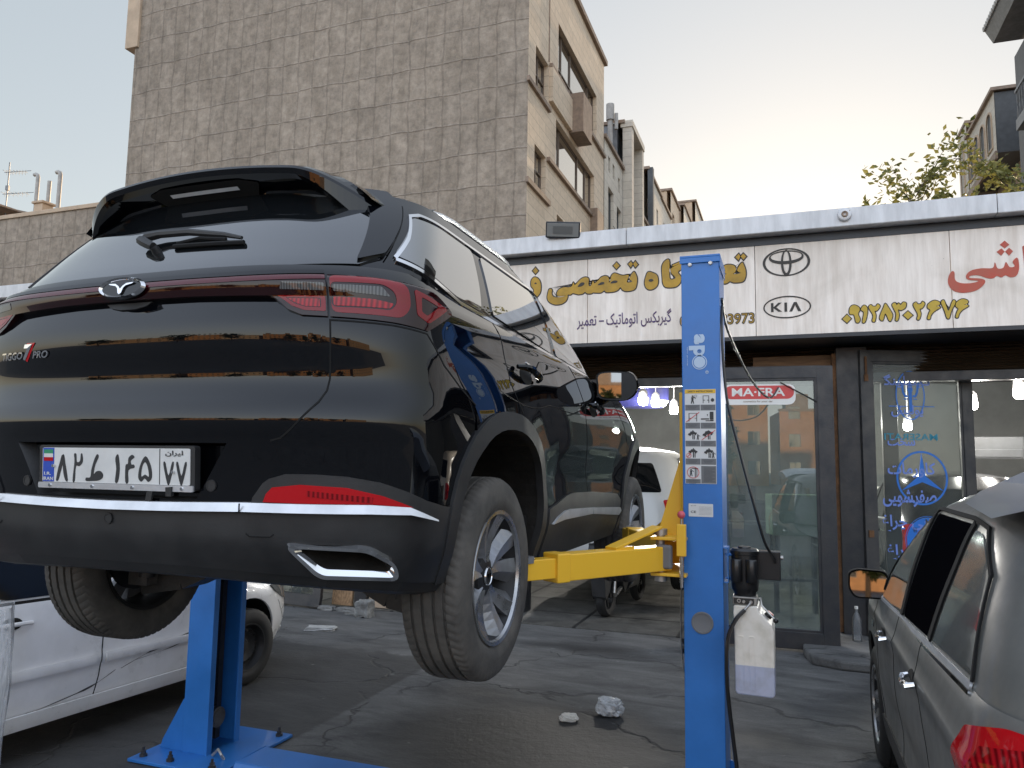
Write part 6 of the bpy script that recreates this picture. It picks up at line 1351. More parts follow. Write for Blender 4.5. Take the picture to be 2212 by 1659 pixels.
# left post: lift chain channel, pulley, base
w = MB(); LB_(w, -3.40, -3.36, 3.98, 4.02, .05, 2.7); LB_(w, -3.435, -3.42, 3.87, 3.92, .05, 2.7); w.build('inner_rail', m_steel, PL)
w = MB(); w.cyl(lp(-3.34, 3.93, .20), lp(-3.30, 3.93, .20), .06, 24); w.cyl(lp(-3.30, 3.93, .20), lp(-3.295, 3.93, .20), .045, 20); w.build('pulley', m_brake, PL)
w = MB(); LB_(w, -3.66, -3.02, 3.60, 4.30, .003, .022); bpL = w.build('base_plate', m_bluep, LIFT, .004)
w = MB(); LB_(w, -.62, -.06, 3.60, 4.30, .003, .022); w.build('base_plate', m_bluep, LIFT, .004)
for xx, s in ((-3.45, -1), (-.302, 1)):
    for yy in (3.815, 4.07):
        w = MB(); w.prism([(0, 0), (s*.17, 0), (s*.155, .05), (s*.012, .30), (0, .30)][::s], -.006, .006, Matrix(((1, 0, 0, xx-LL.x), (0, 0, 1, yy-LL.y), (0, 1, 0, .022), (0, 0, 0, 1)))); w.build('base_gusset', m_bluep, LIFT, .001)
for x, y in ((-3.60, 3.66), (-3.60, 4.24), (-3.10, 3.66), (-3.08, 4.24), (-3.40, 3.66), (-.55, 3.66), (-.12, 3.66)):
    w = MB(); w.cyl(lp(x, y, .022), lp(x, y, .035), .022, 16); w.cyl(lp(x, y, .035), lp(x, y, .055), .014, 6, sm=False); w.cyl(lp(x, y, .055), lp(x, y, .075), .008, 8); w.build('anchor_bolt', m_steel, LIFT)
w = MB(); w.prism([(3.70-LL.y, .004), (3.74-LL.y, .045), (4.0-LL.y, .045), (4.04-LL.y, .004)], -3.0-LL.x, -.64-LL.x, Matrix(((0, 0, 1, 0), (1, 0, 0, 0), (0, 1, 0, 0), (0, 0, 0, 1)))); w.build('floor_cover', m_bluep, LIFT, .004)
w = MB(); w.tube([lp(-3.22, 3.80, .03), lp(-3.18, 3.80, .07), lp(-3.14, 3.78, .05), lp(-3.13, 3.80, .012)], .008, 6); w.build('cable_end', m_bolt, LIFT)
# logo, safety sheet, rating plate, round cap on the front post
fp = lambda x, z, d=0: lp(x, 3.7995-d, z)
m_pale = pm('pale_blue_print', (.45, .56, .70), .4)
w = MB()
def rot_text(mb, s, xl, xr, zt, zb, bold): # text reading downwards, letters rotated clockwise
    vs, fs = text_mesh(s, 1, bold); a0 = min(v[0] for v in vs); a1 = max(v[0] for v in vs); b0 = min(v[1] for v in vs); b1 = max(v[1] for v in vs)
    mb.raw([fp(xl+(v[1]-b0)/(b1-b0)*(xr-xl), zt-(v[0]-a0)/(a1-a0)*(zt-zb), .0012) for v in vs], fs, False)
rot_text(w, 'a', -.427, -.375, 2.412, 2.362, .075); rot_text(w, 'p', -.452, -.375, 2.355, 2.303, .075)
flat_shape(w, ell(-.401, 2.272, .028, .028), fp, .0012); flat_shape(w, ell(-.401, 2.272, .036, .036), fp, .0012, [ell(-.401, 2.272, .032, .032)])
flat_shape(w, ell(-.366, 2.222, .008, .008, 20), fp, .0012, [ell(-.366, 2.222, .006, .006, 20)]); rot_text(w, 'R', -.370, -.362, 2.226, 2.218, .03); rot_text(w, 'apo group', -.462, -.458, 2.350, 2.255, .01)
w.build('maker_logo', m_pale, PR)
w = MB(); flat_shape(w, ell(-.401, 2.327, .010, .010, 20), lambda x, z, d: fp(x, z, d+.0015), .001, [ell(-.401, 2.327, .006, .006, 20)])
for k in range(6): a = math.pi*k/3; flat_shape(w, [(-.401+.0015*math.sin(a)+.0*1, 2.327-.0015*math.cos(a)), (-.401-.0015*math.sin(a), 2.327+.0015*math.cos(a)), (-.401+.008*math.cos(a)-.001*math.sin(a), 2.327+.008*math.sin(a)+.001*math.cos(a)), (-.401+.008*math.cos(a)+.001*math.sin(a), 2.327+.008*math.sin(a)-.001*math.cos(a))][::1], lambda x, z, d: fp(x, z, d+.0015), .001)
w.build('logo_wheel', m_bluep, PR)
m_paper = pm('label_white', (.66, .66, .65), .4); m_lgrey = pm('label_grey', (.16, .165, .17), .5); m_lyel = pm('label_yellow', (.75, .45, .03), .4)
w = MB(); flat_shape(w, rect(-.474, -.326, 1.678, 2.138), fp, .001); SH = w.build('safety_sheet', m_paper, LIFT)
w = MB(); flat_shape(w, rect(-.473, -.327, 2.118, 2.137), fp, .002); w.build('sheet_header', m_lyel, SH)
w = MB(); add_text(w, 'SAFETY INSTRUCTIONS', -.460, -.340, 2.123, 2.132, lambda x, z, d: fp(x, z, .0028), .02); w.build('header_text', m_ink, SH)
cols = ((-.472, -.4015), (-.3985, -.328)); rows_ = [(2.115, 2.062, 2.034), (2.028, 1.974, 1.945), (1.939, 1.886, 1.858), (1.852, 1.799, 1.770), (1.764, 1.700, 1.680)]
w = MB(); wk = MB(); wr = MB(); wt = MB()
pic = lambda x, z, d: fp(x, z, d+.0016)
for r_, (zt, zm, zb) in enumerate(rows_):
    for c_, (xl, xr) in enumerate(cols):
        if r_ == 4 and c_ == 1: flat_shape(w, rect(xl, xr, zb, zt), fp, .0018); [flat_shape(wt, rect(xl+.012, xr-.006-(.012 if i % 3 == 2 else 0), zt-.010-i*.0055, zt-.0085-i*.0055), fp, .0024) for i in range(13)]; continue
        flat_shape(w, rect(xl, xr, zb, zm), fp, .0018)
        for i in range(3): flat_shape(wt, rect(xl+.010+.003*i, xr-.010-.006*i, zm-.0075-i*.0065, zm-.0062-i*.0065), fp, .0024)
        cx, cz = (xl+xr)/2, (zt+zm)/2; B2 = lambda a, b_, c, d: flat_shape(wk, rect(cx+a, cx+b_, cz+c, cz+d), pic, .0008)
        def man(ox, oz, s=1):
            flat_shape(wk, ell(cx+ox, cz+oz+.014*s, .0035*s, .0035*s, 12), pic, .0008); flat_shape(wk, [(cx+ox-.005*s, cz+oz+.010*s), (cx+ox+.005*s, cz+oz+.010*s), (cx+ox+.004*s, cz+oz-.003*s), (cx+ox+.007*s, cz+oz-.018*s), (cx+ox+.003*s, cz+oz-.018*s), (cx+ox, cz+oz-.006*s), (cx+ox-.003*s, cz+oz-.018*s), (cx+ox-.007*s, cz+oz-.018*s), (cx+ox-.004*s, cz+oz-.003*s)][::-1], pic, .0008)
            flat_shape(wk, [(cx+ox+.004*s, cz+oz+.009*s), (cx+ox+.013*s, cz+oz+.002*s), (cx+ox+.014*s, cz+oz+.005*s), (cx+ox+.005*s, cz+oz+.011*s)], pic, .0009)
        def carp(ox, oz, tilt=0, s=1):
            pts = [(-.022, -.004), (-.020, .003), (-.012, .005), (-.007, .011), (.008, .011), (.014, .004), (.021, .002), (.022, -.004)]; ct, st2 = math.cos(tilt), math.sin(tilt)
            flat_shape(wk, [(cx+ox+s*(x*ct-z*st2), cz+oz+s*(x*st2+z*ct)) for x, z in pts][::-1], pic, .0009)
            for q in (-.012, .013): flat_shape(wk, ell(cx+ox+s*(q*ct+.005*st2), cz+oz+s*(q*st2-.005*ct), .0045*s, .0045*s, 12), pic, .001)
        kind = r_*2+c_
        if kind == 0: man(0, 0, 1.15); flat_shape(wk, ell(cx+.014, cz+.016, .008, .006, 14), pic, .0008, [ell(cx+.014, cz+.016, .0068, .0048, 14)])
        elif kind == 1: B2(-.024, -.021, -.019, .018); B2(.003, .006, -.019, .018); B2(-.021, .003, .016, .018); B2(-.021, -.014, -.006, -.003); B2(-.004, .003, -.006, -.003); flat_shape(wk, ell(cx+.022, cz-.004, .008, .009, 14), pic, .0008)
        elif kind == 2: B2(-.019, -.016, -.021, .020); B2(.018, .021, -.021, .020); B2(-.016, .018, .018, .020); B2(-.016, -.008, -.006, -.004); B2(.010, .018, -.006, -.004); flat_shape(wr, [(cx-.032, cz-.022), (cx-.030, cz-.024), (cx+.033, cz+.023), (cx+.031, cz+.025)], pic, .0018)
        elif kind == 3: B2(.008, .026, -.012, .026); B2(-.034, .004, -.012, -.006); B2(-.012, .026, -.020, -.016); B2(.010, .026, -.016, -.013); flat_shape(wk, [(cx-.006, cz+.014), (cx-.003, cz+.003), (cx, cz+.014)][::1], pic, .0008)
        elif kind in (4, 5): carp(-.002, .008, .15 if kind == 4 else .25, 1.2 if kind == 5 else 1); B2(-.002, .003, -.020, .024); B2(.006, .010, -.020, .0); (man(.024, -.008, .8) if kind == 4 else flat_shape(wr, [(cx-.032, cz-.022), (cx-.030, cz-.024), (cx+.033, cz+.023), (cx+.031, cz+.025)], pic, .0018))
        elif kind in (6, 7): carp(.0, .008, 0 if kind == 6 else .2); B2(.0, .005, -.022, .024); B2(.008, .012, -.022, .0)
        if kind == 6: flat_shape(wr, ell(cx-.020, cz-.012, .012, .012, 20), pic, .0018, [ell(cx-.020, cz-.012, .010, .010, 20)]); flat_shape(wr, [(cx-.029, cz-.019), (cx-.027, cz-.021), (cx-.012, cz-.005), (cx-.014, cz-.003)], pic, .0019)
        if kind == 7: man(.022, -.008, .9)
        if kind == 8: flat_shape(wr, ell(cx, cz, .029, .028, 32), pic, .0018, [ell(cx, cz, .0265, .0255, 32)]); man(-.010, .0, 1); B2(.008, .012, -.022, .022); B2(.016, .019, -.022, .022); B2(-.006, .024, .018, .021)
w.build('caption_block', m_lgrey, SH); wk.build('pictogram', m_ink, SH); wr.build('prohibition_mark', pm('label_red', (.55, .02, .03), .4), SH); wt.build('caption_text', pm('label_midgrey', (.05, .05, .055), .5), SH)
w = MB(); flat_shape(w, rnd(rect(-.460, -.345, 1.520, 1.582), .003), fp, .0012); RP = w.build('rating_plate', m_paper, LIFT)
w = MB(); add_text(w, 'CE', -.450, -.425, 1.537, 1.548, lambda x, z, d: fp(x, z, .002), .02)
for i in range(7): flat_shape(w, rect(-.412, -.352, 1.531+i*.006, 1.5316+i*.006), fp, .0018)
add_text(w, 'apo lift', -.450, -.425, 1.569, 1.574, lambda x, z, d: fp(x, z, .002), .01); w.build('plate_print', m_ink, RP)
w = MB(); w.lathe([(0, .0), (.040, .0), (.043, .001), (.044, .004), (.050, .004), (.052, 0)], 40, Matrix.Translation(lp(-.401, 3.7995, 1.022)) @ Matrix.Rotation(R(90), 4, 'X')); w.build('round_cap', m_greyr, PR)
# carriage
def carriage(s, X):  # X: mouth plane of the post, s=-1 arms leave towards -x
    CR = MB(); c = lambda x, y, z: lp(X+s*x, y, z)
    def bx(x0, x1, y0, y1, z0, z1, mb): a, b_ = sorted((X+s*x0, X+s*x1)); LB_(mb, a, b_, y0, y1, z0, z1)
    bx(.004, .022, 3.86, 4.03, 1.25, 2.13, CR); bx(-.10, .004, 3.86, 3.88, 1.25, 2.10, CR); bx(-.10, .004, 4.01, 4.03, 1.25, 2.10, CR)
    CO = CR.build('carriage', m_yelp, LIFT, .003)
    for yy in (3.90, 3.99):
        w = MB(); pg = [(s*.022, 1.42), (s*.13, 1.42), (s*.125, 1.47), (s*.03, 1.78), (s*.022, 1.78)]; pg = pg if s > 0 else pg[::-1]
        w.prism([(X-LL.x+x, z) for x, z in pg], -.006, .006, Matrix(((1, 0, 0, 0), (0, 0, 1, yy-LL.y), (0, 1, 0, 0), (0, 0, 0, 1)))); w.build('carriage_gusset', m_yelp, CO, .001)
    w = MB(); bx(-.02, .15, 3.74, 4.16, 1.405, 1.42, w); bx(-.02, .15, 3.74, 4.16, 1.235, 1.25, w); bx(-.02, .02, 3.84, 4.05, 1.25, 1.405, w); w.build('arm_bracket', m_yelp, CO, .003)
    w = MB(); bx(-.022, .022, 3.715, 3.75, 1.335, 1.485, w); w.build('arm_lock_block', m_yelp, CO, .004)
    w = MB(); w.cyl(c(0, 3.73, 1.485), c(0, 3.73, 1.515), .005, 8); w.cyl(c(0.0, 3.73, 1.335), c(0, 3.73, 1.19), .007, 8)
    w.tube([c(.012*math.cos(i*.9)*.9, 3.73+.012*math.sin(i*.9)*.9, 1.215+.0016*i) for i in range(66)], .0018, 4); w.build('lock_pin', m_bolt, CO)
    w = MB(); cc = Vector(c(0, 3.73, 1.530)); w.lathe([(.019*math.sin(math.pi*i/10), -.019*math.cos(math.pi*i/10)) for i in range(11)], 20, Matrix.Translation(cc)); w.build('lock_ball', pm('pink_ball_knob', (.62, .10, .13), .35), CO)
    w = MB(); w.box(-.038, .038, -.012, .02, 0, .115, Matrix.Translation(c(.085, 3.755, 1.268)) @ Matrix.Rotation(R(12*s), 4, 'Z')); w.build('rubber_guard', m_greyr, CO, .012, 3)
    for yy, dx, dy, L1, L2 in ((3.80, .40, -.62, .70, .20), (4.10, .40, .90, .82, .28)):
        p0 = Vector(c(.11, yy, 1.315)); d = Vector((s*dx, dy, 0)).normalized(); p1 = p0+d*L1; p2 = p1+d*L2
        ar = MB(); ar.bar(p0-d*.03, p1, .095, .115); AO = ar.build('lift_arm', m_yelp, LIFT, .005)
        w = MB(); w.bar(p1-d*.05, p2, .072, .085); w.build('arm_extension', m_yelp, AO, .004)
        w = MB(); w.bar(p1-d*.07, p1+d*.004, .104, .124); w.build('arm_collar', m_yelp, AO, .006)
        w = MB(); q0 = p0+d*.34+Vector((0, 0, .063)); q1 = p0+d*.02+Vector((0, 0, .150)); w.bar(q0, q1, .07, .012); w.bar(q0-d*-.0-d*.12+d*.0, q0, .07, .012); w.build('arm_brace', m_yelp, AO, .002)
        w = MB(); w.cyl(p0+Vector((0, 0, -.10)), p0+Vector((0, 0, .135)), .022, 16); w.cyl(p0+Vector((0, 0, .112)), p0+Vector((0, 0, .140)), .034, 16); w.cyl(p0+Vector((0, 0, -.11)), p0+Vector((0, 0, -.085)), .030, 16); w.build('pivot_pin', m_bolt, AO)
        w = MB(); w.cyl(p2-d*.05+Vector((0, 0, .03)), p2-d*.05+Vector((0, 0, .055)), .045, 24); w.build('lifting_pad', m_greyr, AO)
carriage(-1, -.487); carriage(1, -3.265)
# hydraulic unit
m_mot = pm('black_motor_paint', (.012, .012, .013), .32, var=.3, scale=12, coat=.2); m_tank = None
def tank_mat():
    m, n, l, b = new_mat('milky_oil_tank'); tc = n.new('ShaderNodeTexCoord'); sp = n.new('ShaderNodeSeparateXYZ'); l.new(tc.outputs['Object'], sp.inputs[0])
    r = n.new('ShaderNodeValToRGB'); r.color_ramp.interpolation = 'LINEAR'; e = r.color_ramp.elements; e[0].position = .38; e[0].color = (.50, .52, .64, 1); e[1].position = .385; e[1].color = (.86, .80, .71, 1)
    mr = n.new('ShaderNodeMapRange'); mr.inputs[1].default_value = .72; mr.inputs[2].default_value = 1.07; l.new(sp.outputs[2], mr.inputs[0]); l.new(mr.outputs[0], r.inputs[0])
    t = n.new('ShaderNodeTexNoise'); t.inputs['Scale'].default_value = 11; t.inputs['Detail'].default_value = 7; l.new(tc.outputs['Object'], t.inputs[0]); r2 = n.new('ShaderNodeValToRGB'); r2.color_ramp.elements[0].position = .3; r2.color_ramp.elements[0].color = (.78, .77, .72, 1); r2.color_ramp.elements[1].position = .5; l.new(t.outputs[0], r2.inputs[0])
    mx = n.new('ShaderNodeMixRGB'); mx.blend_type = 'MULTIPLY'; mx.inputs[0].default_value = 1; l.new(r.outputs[0], mx.inputs[1]); l.new(r2.outputs[0], mx.inputs[2]); l.new(mx.outputs[0], b.inputs['Base Color'])
    b.inputs['Roughness'].default_value = .35; b.inputs['Subsurface Weight'].default_value = .25; b.inputs['Subsurface Radius'].default_value = (.03, .03, .03); return m
HU = empty('hydraulic_unit', (-.17, 3.85, 0), 0, 'black hydraulic motor with a milky oil tank bolted beside the front blue post', 'hydraulic unit'); HL = HU.location
hx = lambda x, y, z: (x-HL.x, y-HL.y, z)
w = MB(); w.lathe([(0, 1.383), (.03, 1.385), (.032, 1.378), (.058, 1.376), (.066, 1.366), (.066, 1.35), (.062, 1.348), (.062, 1.20), (.060, 1.185), (.050, 1.17), (.050, 1.15), (0, 1.15)], 36, Matrix.Translation(hx(-.207, 3.85, 0))); w.build('motor', m_mot, HU)
for dx in (-.034, .034):
    w = MB(); w.lathe([(0, 1.225), (.024, 1.226), (.027, 1.232), (.027, 1.325), (.024, 1.331), (0, 1.332)], 20, Matrix.Translation(hx(-.207+dx, 3.785, 0))); w.build('capacitor_cover', m_mot, HU)
w = MB(); w.box(*[q for a, b_ in (((-.150-HL.x), (-.045-HL.x)), ((3.86-HL.y), (3.93-HL.y)), (1.232, 1.365)) for q in (a, b_)]); CBX = w.build('control_box', m_mot, HU, .004)
w = MB(); w.cyl(hx(-.045, 3.89, 1.335), hx(-.033, 3.89, 1.335), .011, 12); w.build('push_button', m_bolt, CBX)
w = MB(); w.box(-.262-HL.x, -.150-HL.x, 3.79-HL.y, 3.90-HL.y, 1.120, 1.158); VB = w.build('valve_block', pm('cast_aluminium', (.38, .36, .33), .45, metal=.7, var=.3, scale=20), HU, .004)
w = MB(); w.box(-.255-HL.x, -.165-HL.x, 3.784-HL.y, 3.789-HL.y, 1.126, 1.152); w.build('valve_recess', m_arm, VB)
w = MB(); w.lathe([(.005, -.006), (.009, -.006), (.009, 0), (.005, 0)], 16, Matrix.Translation(hx(-.232, 3.783, 1.140)) @ Matrix.Rotation(R(90), 4, 'X'), close=True); w.cyl(hx(-.210, 3.784, 1.138), hx(-.210, 3.774, 1.138), .007, 8); w.cyl(hx(-.178, 3.784, 1.138), hx(-.178, 3.770, 1.138), .008, 8); w.tube([hx(-.178, 3.775, 1.138), hx(-.185, 3.76, 1.128), hx(-.205, 3.75, 1.105)], .0055, 8); w.build('valve_fitting', m_bolt, VB)
w = MB(); w.tube([hx(-.155, 3.80, 1.150), hx(-.135, 3.79, 1.158), hx(-.130, 3.78, 1.125), hx(-.075, 3.76, 1.072)], .0045, 8); LVR = w.build('release_lever', m_bolt, HU)
w = MB(); w.lathe([(.012*math.sin(math.pi*i/8), -.012*math.cos(math.pi*i/8)) for i in range(9)], 16, Matrix.Translation(hx(-.070, 3.757, 1.066))); w.build('lever_knob', m_mot, LVR)
tk = [(-.252, .735), (-.245, .722), (-.090, .720), (-.078, .732), (-.078, 1.010), (-.088, 1.040), (-.125, 1.082), (-.140, 1.092), (-.148, 1.120), (-.255, 1.120), (-.257, 1.085), (-.254, 1.05)]
w = MB(); w.prism([(x-HL.x, z) for x, z in tk], -.085, .12, Matrix(((1, 0, 0, 0), (0, 0, 1, 0), (0, 1, 0, 0), (0, 0, 0, 1))))
TK = w.build('oil_tank', tank_mat(), HU, .012, 4)
w = MB()
for x0 in (-.238, -.190): 
    pg = rnd(rect(x0, x0+.026, .745, .985), .006); flat_shape(w, pg, lambda x, z, d: hx(x, 3.7655-d, z), .0035, [rnd(rect(x0+.003, x0+.023, .748, .982), .005)])
w.build('tank_rib', TK.data.materials[0], TK)
w = MB(); w.cyl(hx(-.108, 3.84, 1.068), hx(-.097, 3.84, 1.080), .018, 20); w.build('filler_neck', m_mot, TK)
w = MB(); w.cyl(hx(-.097, 3.84, 1.080), hx(-.092, 3.84, 1.086), .016, 20); w.build('filler_cap', m_redst, TK)
w = MB()
for zz in (1.215, 1.375): w.box(-.301-HL.x, -.278-HL.x, 3.80-HL.y, 3.90-HL.y, zz, zz+.005)
w.box(-.281-HL.x, -.277-HL.x, 3.80-HL.y, 3.90-HL.y, 1.22, 1.375)
for zz in (1.235, 1.345): w.cyl(hx(-.295, 3.83, zz), hx(-.262, 3.83, zz), .005, 8); w.cyl(hx(-.276, 3.83, zz), hx(-.268, 3.83, zz), .009, 6)
w.build('mounting_bracket', m_bluep, HU)
def cable(name, pts, r, lab, cat, mat=None, k=6):
    p0 = Vector(pts[0]); w = MB(); w.tube([Vector(q)-p0 for q in spline(pts, k, False)], r, 8); o = w.build(name, mat or m_mot); o.location = p0; return tag(o, lab, cat)
cable('hydraulic_hose', [(-.205, 3.75, 1.105), (-.245, 3.73, 1.06), (-.278, 3.71, .98), (-.285, 3.70, .86), (-.280, 3.70, .72), (-.262, 3.70, .55), (-.245, 3.70, .38), (-.245, 3.72, .15), (-.24, 3.78, .03)], .0095, 'thick black hydraulic hose hanging beside the front post', 'hose')
cable('power_cable', [(-.295, 3.86, 2.56), (-.293, 3.80, 2.40), (-.275, 3.80, 2.10), (-.225, 3.78, 1.87), (-.165, 3.78, 1.62), (-.115, 3.80, 1.42), (-.075, 3.84, 1.34), (-.070, 3.858, 1.315)], .0065, 'black power cable running down to the hydraulic motor box', 'cable')
cable('loose_cable', [(-.297, 3.88, 2.60), (-.30, 4.2, 2.52), (-.27, 5.0, 2.44), (-.22, 6.0, 2.38), (-.15, 7.0, 2.38), (-.10, 7.9, 2.52), (-.02, 8.6, 2.78), (.0, 8.84, 2.88)], .008, 'loose grey cable looping from the post top to the door lintel', 'cable', m_steel)
# ================================================================ other vehicles
def make_car(name, loc, rz, lab, paint, cfg, sides=(1, -1)):
    """generic car from two shells; local origin on the ground under the rear face, y forward"""
    car = empty(name, loc, rz, lab, 'car'); lo, gr = cfg['low'], cfg['grn']
    U = lambda y: lo.U1+y-lo.y1; G = lambda y, z: gr.uyz(y, z); r_ = cfg['r']; ya, yb, zc = cfg['ar'], cfg['af'], r_+.03
    zb = cfg['zb']; A = arch_pts(ya, zc, r_+.07, r_+.055, zb, zb, 16, 2.1, U); Bq = arch_pts(yb, zc, r_+.07, r_+.055, zb, zb, 16, 2.1, U)
    belt = cfg['belt']; g1, g2, g3 = [[(U(y), z) for y, z in q] for q in cfg['gaps']]; ue = U(cfg['yend']); gate = cfg['gate']
    tg = [(-u, z) for u, z in gate]+gate[::-1]; st = cfg.get('step', .05)
    TG2 = patch('tailgate', tg, lo, 0, paint, car, .015, st)
    bu = [gate[-1], cfg['bseam'][0]]+cfg['bseam'][1:]; arear = [p for p in A if p[0] <= cfg['bseam'][-1][0]+.02 and p[1] <= cfg['bseam'][-1][1]+.02]
    gl = [p for p in gate if p[1] < cfg['bseam'][0][1]]
    right = [(u, z) for u, z in gl[::-1]]+cfg['bseam']+arear[::-1]
    BM = patch('rear_bumper', right[::-1]+[(-u, z) for u, z in right], lo, .004, cfg.get('bumper_mat', paint), car, .03, st)
    bz = lambda u: max([belt[0][1]]+[0]) if u <= U(belt[0][0]) else next((b_[1]+(c[1]-b_[1])*(u-U(b_[0]))/(U(c[0])-U(b_[0])) for b_, c in zip(belt, belt[1:]) if u <= U(c[0])), belt[-1][1])
    for s in sides:
        m = s < 0
        bts = lambda a, b_: [(U(y), z) for y, z in belt if a < U(y) < b_]
        top = [(gate[0][0], gate[0][1])]+[(u, bz(u)) for u in (gate[0][0]+.15, gate[0][0]+.35)]+bts(gate[0][0]+.4, g1[0][0])
        q = top+g1+[p for p in A if cfg['bseam'][-1][0]+.02 < p[0] < g1[-1][0]][::-1]+cfg['bseam'][::-1]
        patch('quarter_panel', q, lo, 0, paint, car, .015, st, mirror=m)
        q = bts(g1[0][0], g2[0][0])+[g2[0]]+g2[1:]+[p for p in A if p[0] >= g1[-1][0]][::-1]+g1[::-1]
        D1 = patch('door', q, lo, 0, paint, car, .015, st, mirror=m)
        q = bts(g2[0][0], g3[0][0])+g3+g2[::-1]; D2 = patch('door', q, lo, 0, paint, car, .015, st, mirror=m)
        q = [(u, z) for u, z in g3]+Bq+[(ue, zb)]+[(ue, .45), (ue, .62)]+[(U(y), z) for y, z in belt[::-1] if U(y) > g3[0][0]]
        patch('front_fender', q, lo, 0, paint, car, .015, st, mirror=m)
        for ln in (g1, g2, g3, cfg['bseam'], gate[1:]): patch('panel_gap', ribbon(ln, .007), lo, .0015, m_gap, car, .004, st, mirror=m)
        for A_ in (ya, yb):
            o_ = arch_pts(A_, zc, r_+.075, r_+.06, zb, zb, 16, 2.1, U); w = MB(); prev = None
            for u, z in o_:
                a = lo.P(s*u, z, -.008); cur = (a, (s*.45, a[1], a[2]))
                if prev: w.face([prev[0], cur[0], cur[1], prev[1]], True)
                prev = cur
            w.raw([(s*.45, lo.P(s*u, z)[1], z) for u, z in o_], tess([(lo.P(s*u, z)[1], z) for u, z in o_])); w.build('wheel_liner', m_gap, car)
            if cfg.get('trim'): patch('wheel_arch_trim', arch_pts(A_, zc, r_+.115, r_+.10, zb, zb, 18, 2.1, U)+arch_pts(A_, zc, r_+.065, r_+.05, zb, zb, 18, 2.1, U)[::-1], lo, .008, m_plast, car, .02, .03, mirror=m)
        for dd, (y, z) in zip((D1, D2), cfg['handles']):
            w = MB(); P = lambda yy, zz, o: lo.P(s*U(yy), zz, o)
            w.tube([P(y-.02, z, .0), P(y-.015, z, .028), P(y+.04, z, .036), P(y+.12, z-.002, .034), P(y+.17, z-.004, .024), P(y+.175, z-.004, 0)], .012, 8, rs=[.012, .014, .013, .013, .013, .010]); w.build('door_handle', cfg.get('hmat', m_chrome), dd)
            patch('handle_cup', [(U(y+.07)+.06*math.cos(t), z+.005+.035*math.sin(t)) for t in [math.pi*i/9 for i in range(18)]], lo, .002, m_gap, dd, .003, .03, mirror=m)
        for q, mt, o, nm in cfg.get('side', ()): patch(nm, [(U(y), z) for y, z in q], lo, o, mt, car, .012, st, mirror=m)
        for q in cfg['win']: patch('side_window', rnd([(G(y, z), z) for y, z in q[0]], .03), gr, .004, q[1], car, .006, st, mirror=m)
        for q, wd, mt in cfg.get('wstrip', ()): patch('window_strip', ribbon([(G(y, z), z) for y, z in q], wd), gr, .010, mt, car, .008, .03, mirror=m)
        car_wheel(car, s*cfg['tx'], ya, r_, s, r_, cfg['tw'], cfg['rr'], 5, cfg['ws'], m_rubber, cfg['wm'], m_rimg, seg=40); car_wheel(car, s*cfg['tx'], yb, r_, s, r_, cfg['tw'], cfg['rr'], 5, cfg['ws'], m_rubber, cfg['wm'], m_rimg, seg=40)
        TLp = patch('tail_lamp', rnd(cfg['lamp'], .025), lo, .012, m_lensr, car, .02, .025, mirror=m)
        for q in cfg.get('lampin', ()): patch('lamp_cell', rnd(q, .012), lo, .0145, m_lensg, TLp, .003, .02, mirror=m)
        mx, my, mz = cfg['mirror']; mo = empty('door_mirror', (s*mx, my, mz)); mo.parent = car
        pr_ = rnd([(-s*.11, -.078), (s*.08, -.083), (s*.112, -.03), (s*.108, .065), (s*.06, .085), (-s*.10, .078)], .04, 4); w = MB(); n_ = len(pr_)
        rows = [[(x*k, yy, z*k) for x, z in pr_] for yy, k in ((0, .93), (-.008, 1), (.03, 1.02), (.08, .9), (.11, .5))]
        for a, b_ in zip(rows, rows[1:]):
            for i in range(n_): j = (i+1) % n_; w.face([a[i], a[j], b_[j], b_[i]], True)
        w.face(rows[-1]); w.tube([(-s*.08, .04, -.04), (-s*.14, .05, -.07), (-s*.19, .07, -.075)], .026, 8); w.build('mirror_housing', cfg.get('mmat', m_plast), mo)
        w = MB(); w.raw([(x*.9, -.006+s*x*.06+z*.055, z*.88) for x, z in pr_], [tuple(range(n_))]); w.build('mirror_glass', bpy.data.materials['mirror_silver'], mo)
    zt, zr = cfg['gtop'], cfg['gbot']; ge = cfg['gend']
    sh = [(-ge, zt), (ge, zt)]; q = [(-ge, cfg['gfront']), (-G(1.6, 1.2), zr-.02), (-.9, zr), (0, zr), (.9, zr), (G(1.6, 1.2), zr-.02), (ge, cfg['gfront']), (ge, zt), (.9, zt), (0, zt), (-.9, zt), (-ge, zt)]
    GHo = patch('greenhouse', q, gr, 0, paint, car, .01, st)
    rw_ = cfg['rwin']; patch('rear_window', rnd([(u, z) for u, z in rw_]+[(-u, z) for u, z in rw_[::-1]], .03), gr, .005, m_priv, car, .006, st)
    ws_ = cfg.get('front_u')
    w = MB(); K = 6; NU = 48
    def rp(i, k): u = -ge+2*ge*i/NU; x, y, z = gr.P(u, zt); t = k/K; yc = cfg['roofc']; return (x*(1-t), yc+(y-yc)*(1-t), zt+cfg['crown']*(1-(1-t)**2.4))
    w.raw([rp(i, k) for k in range(K+1) for i in range(NU+1)], [(k*(NU+1)+i, k*(NU+1)+i+1, (k+1)*(NU+1)+i+1, (k+1)*(NU+1)+i) for k in range(K) for i in range(NU)], True); w.build('roof', paint, car)
    w = MB(); pr = None; y0, y1 = cfg['bonnet']
    for i in range(11):
        t = i/10; y = y0+(y1-y0)*t; zz = bz(U(y))-.005; h_ = lo.hw(min(y, y1-.25), zz)*(1-.3*max(0, t-.8))-.008; cur = [(h_*sx, y, zz+.05*(1-sx*sx)) for sx in [-1+.125*j for j in range(17)]]
        if pr:
            for a, b_, c, d in zip(pr, pr[1:], cur[1:], cur): w.face([a, b_, c, d], True)
        pr = cur
    w.build('bonnet', paint, car)
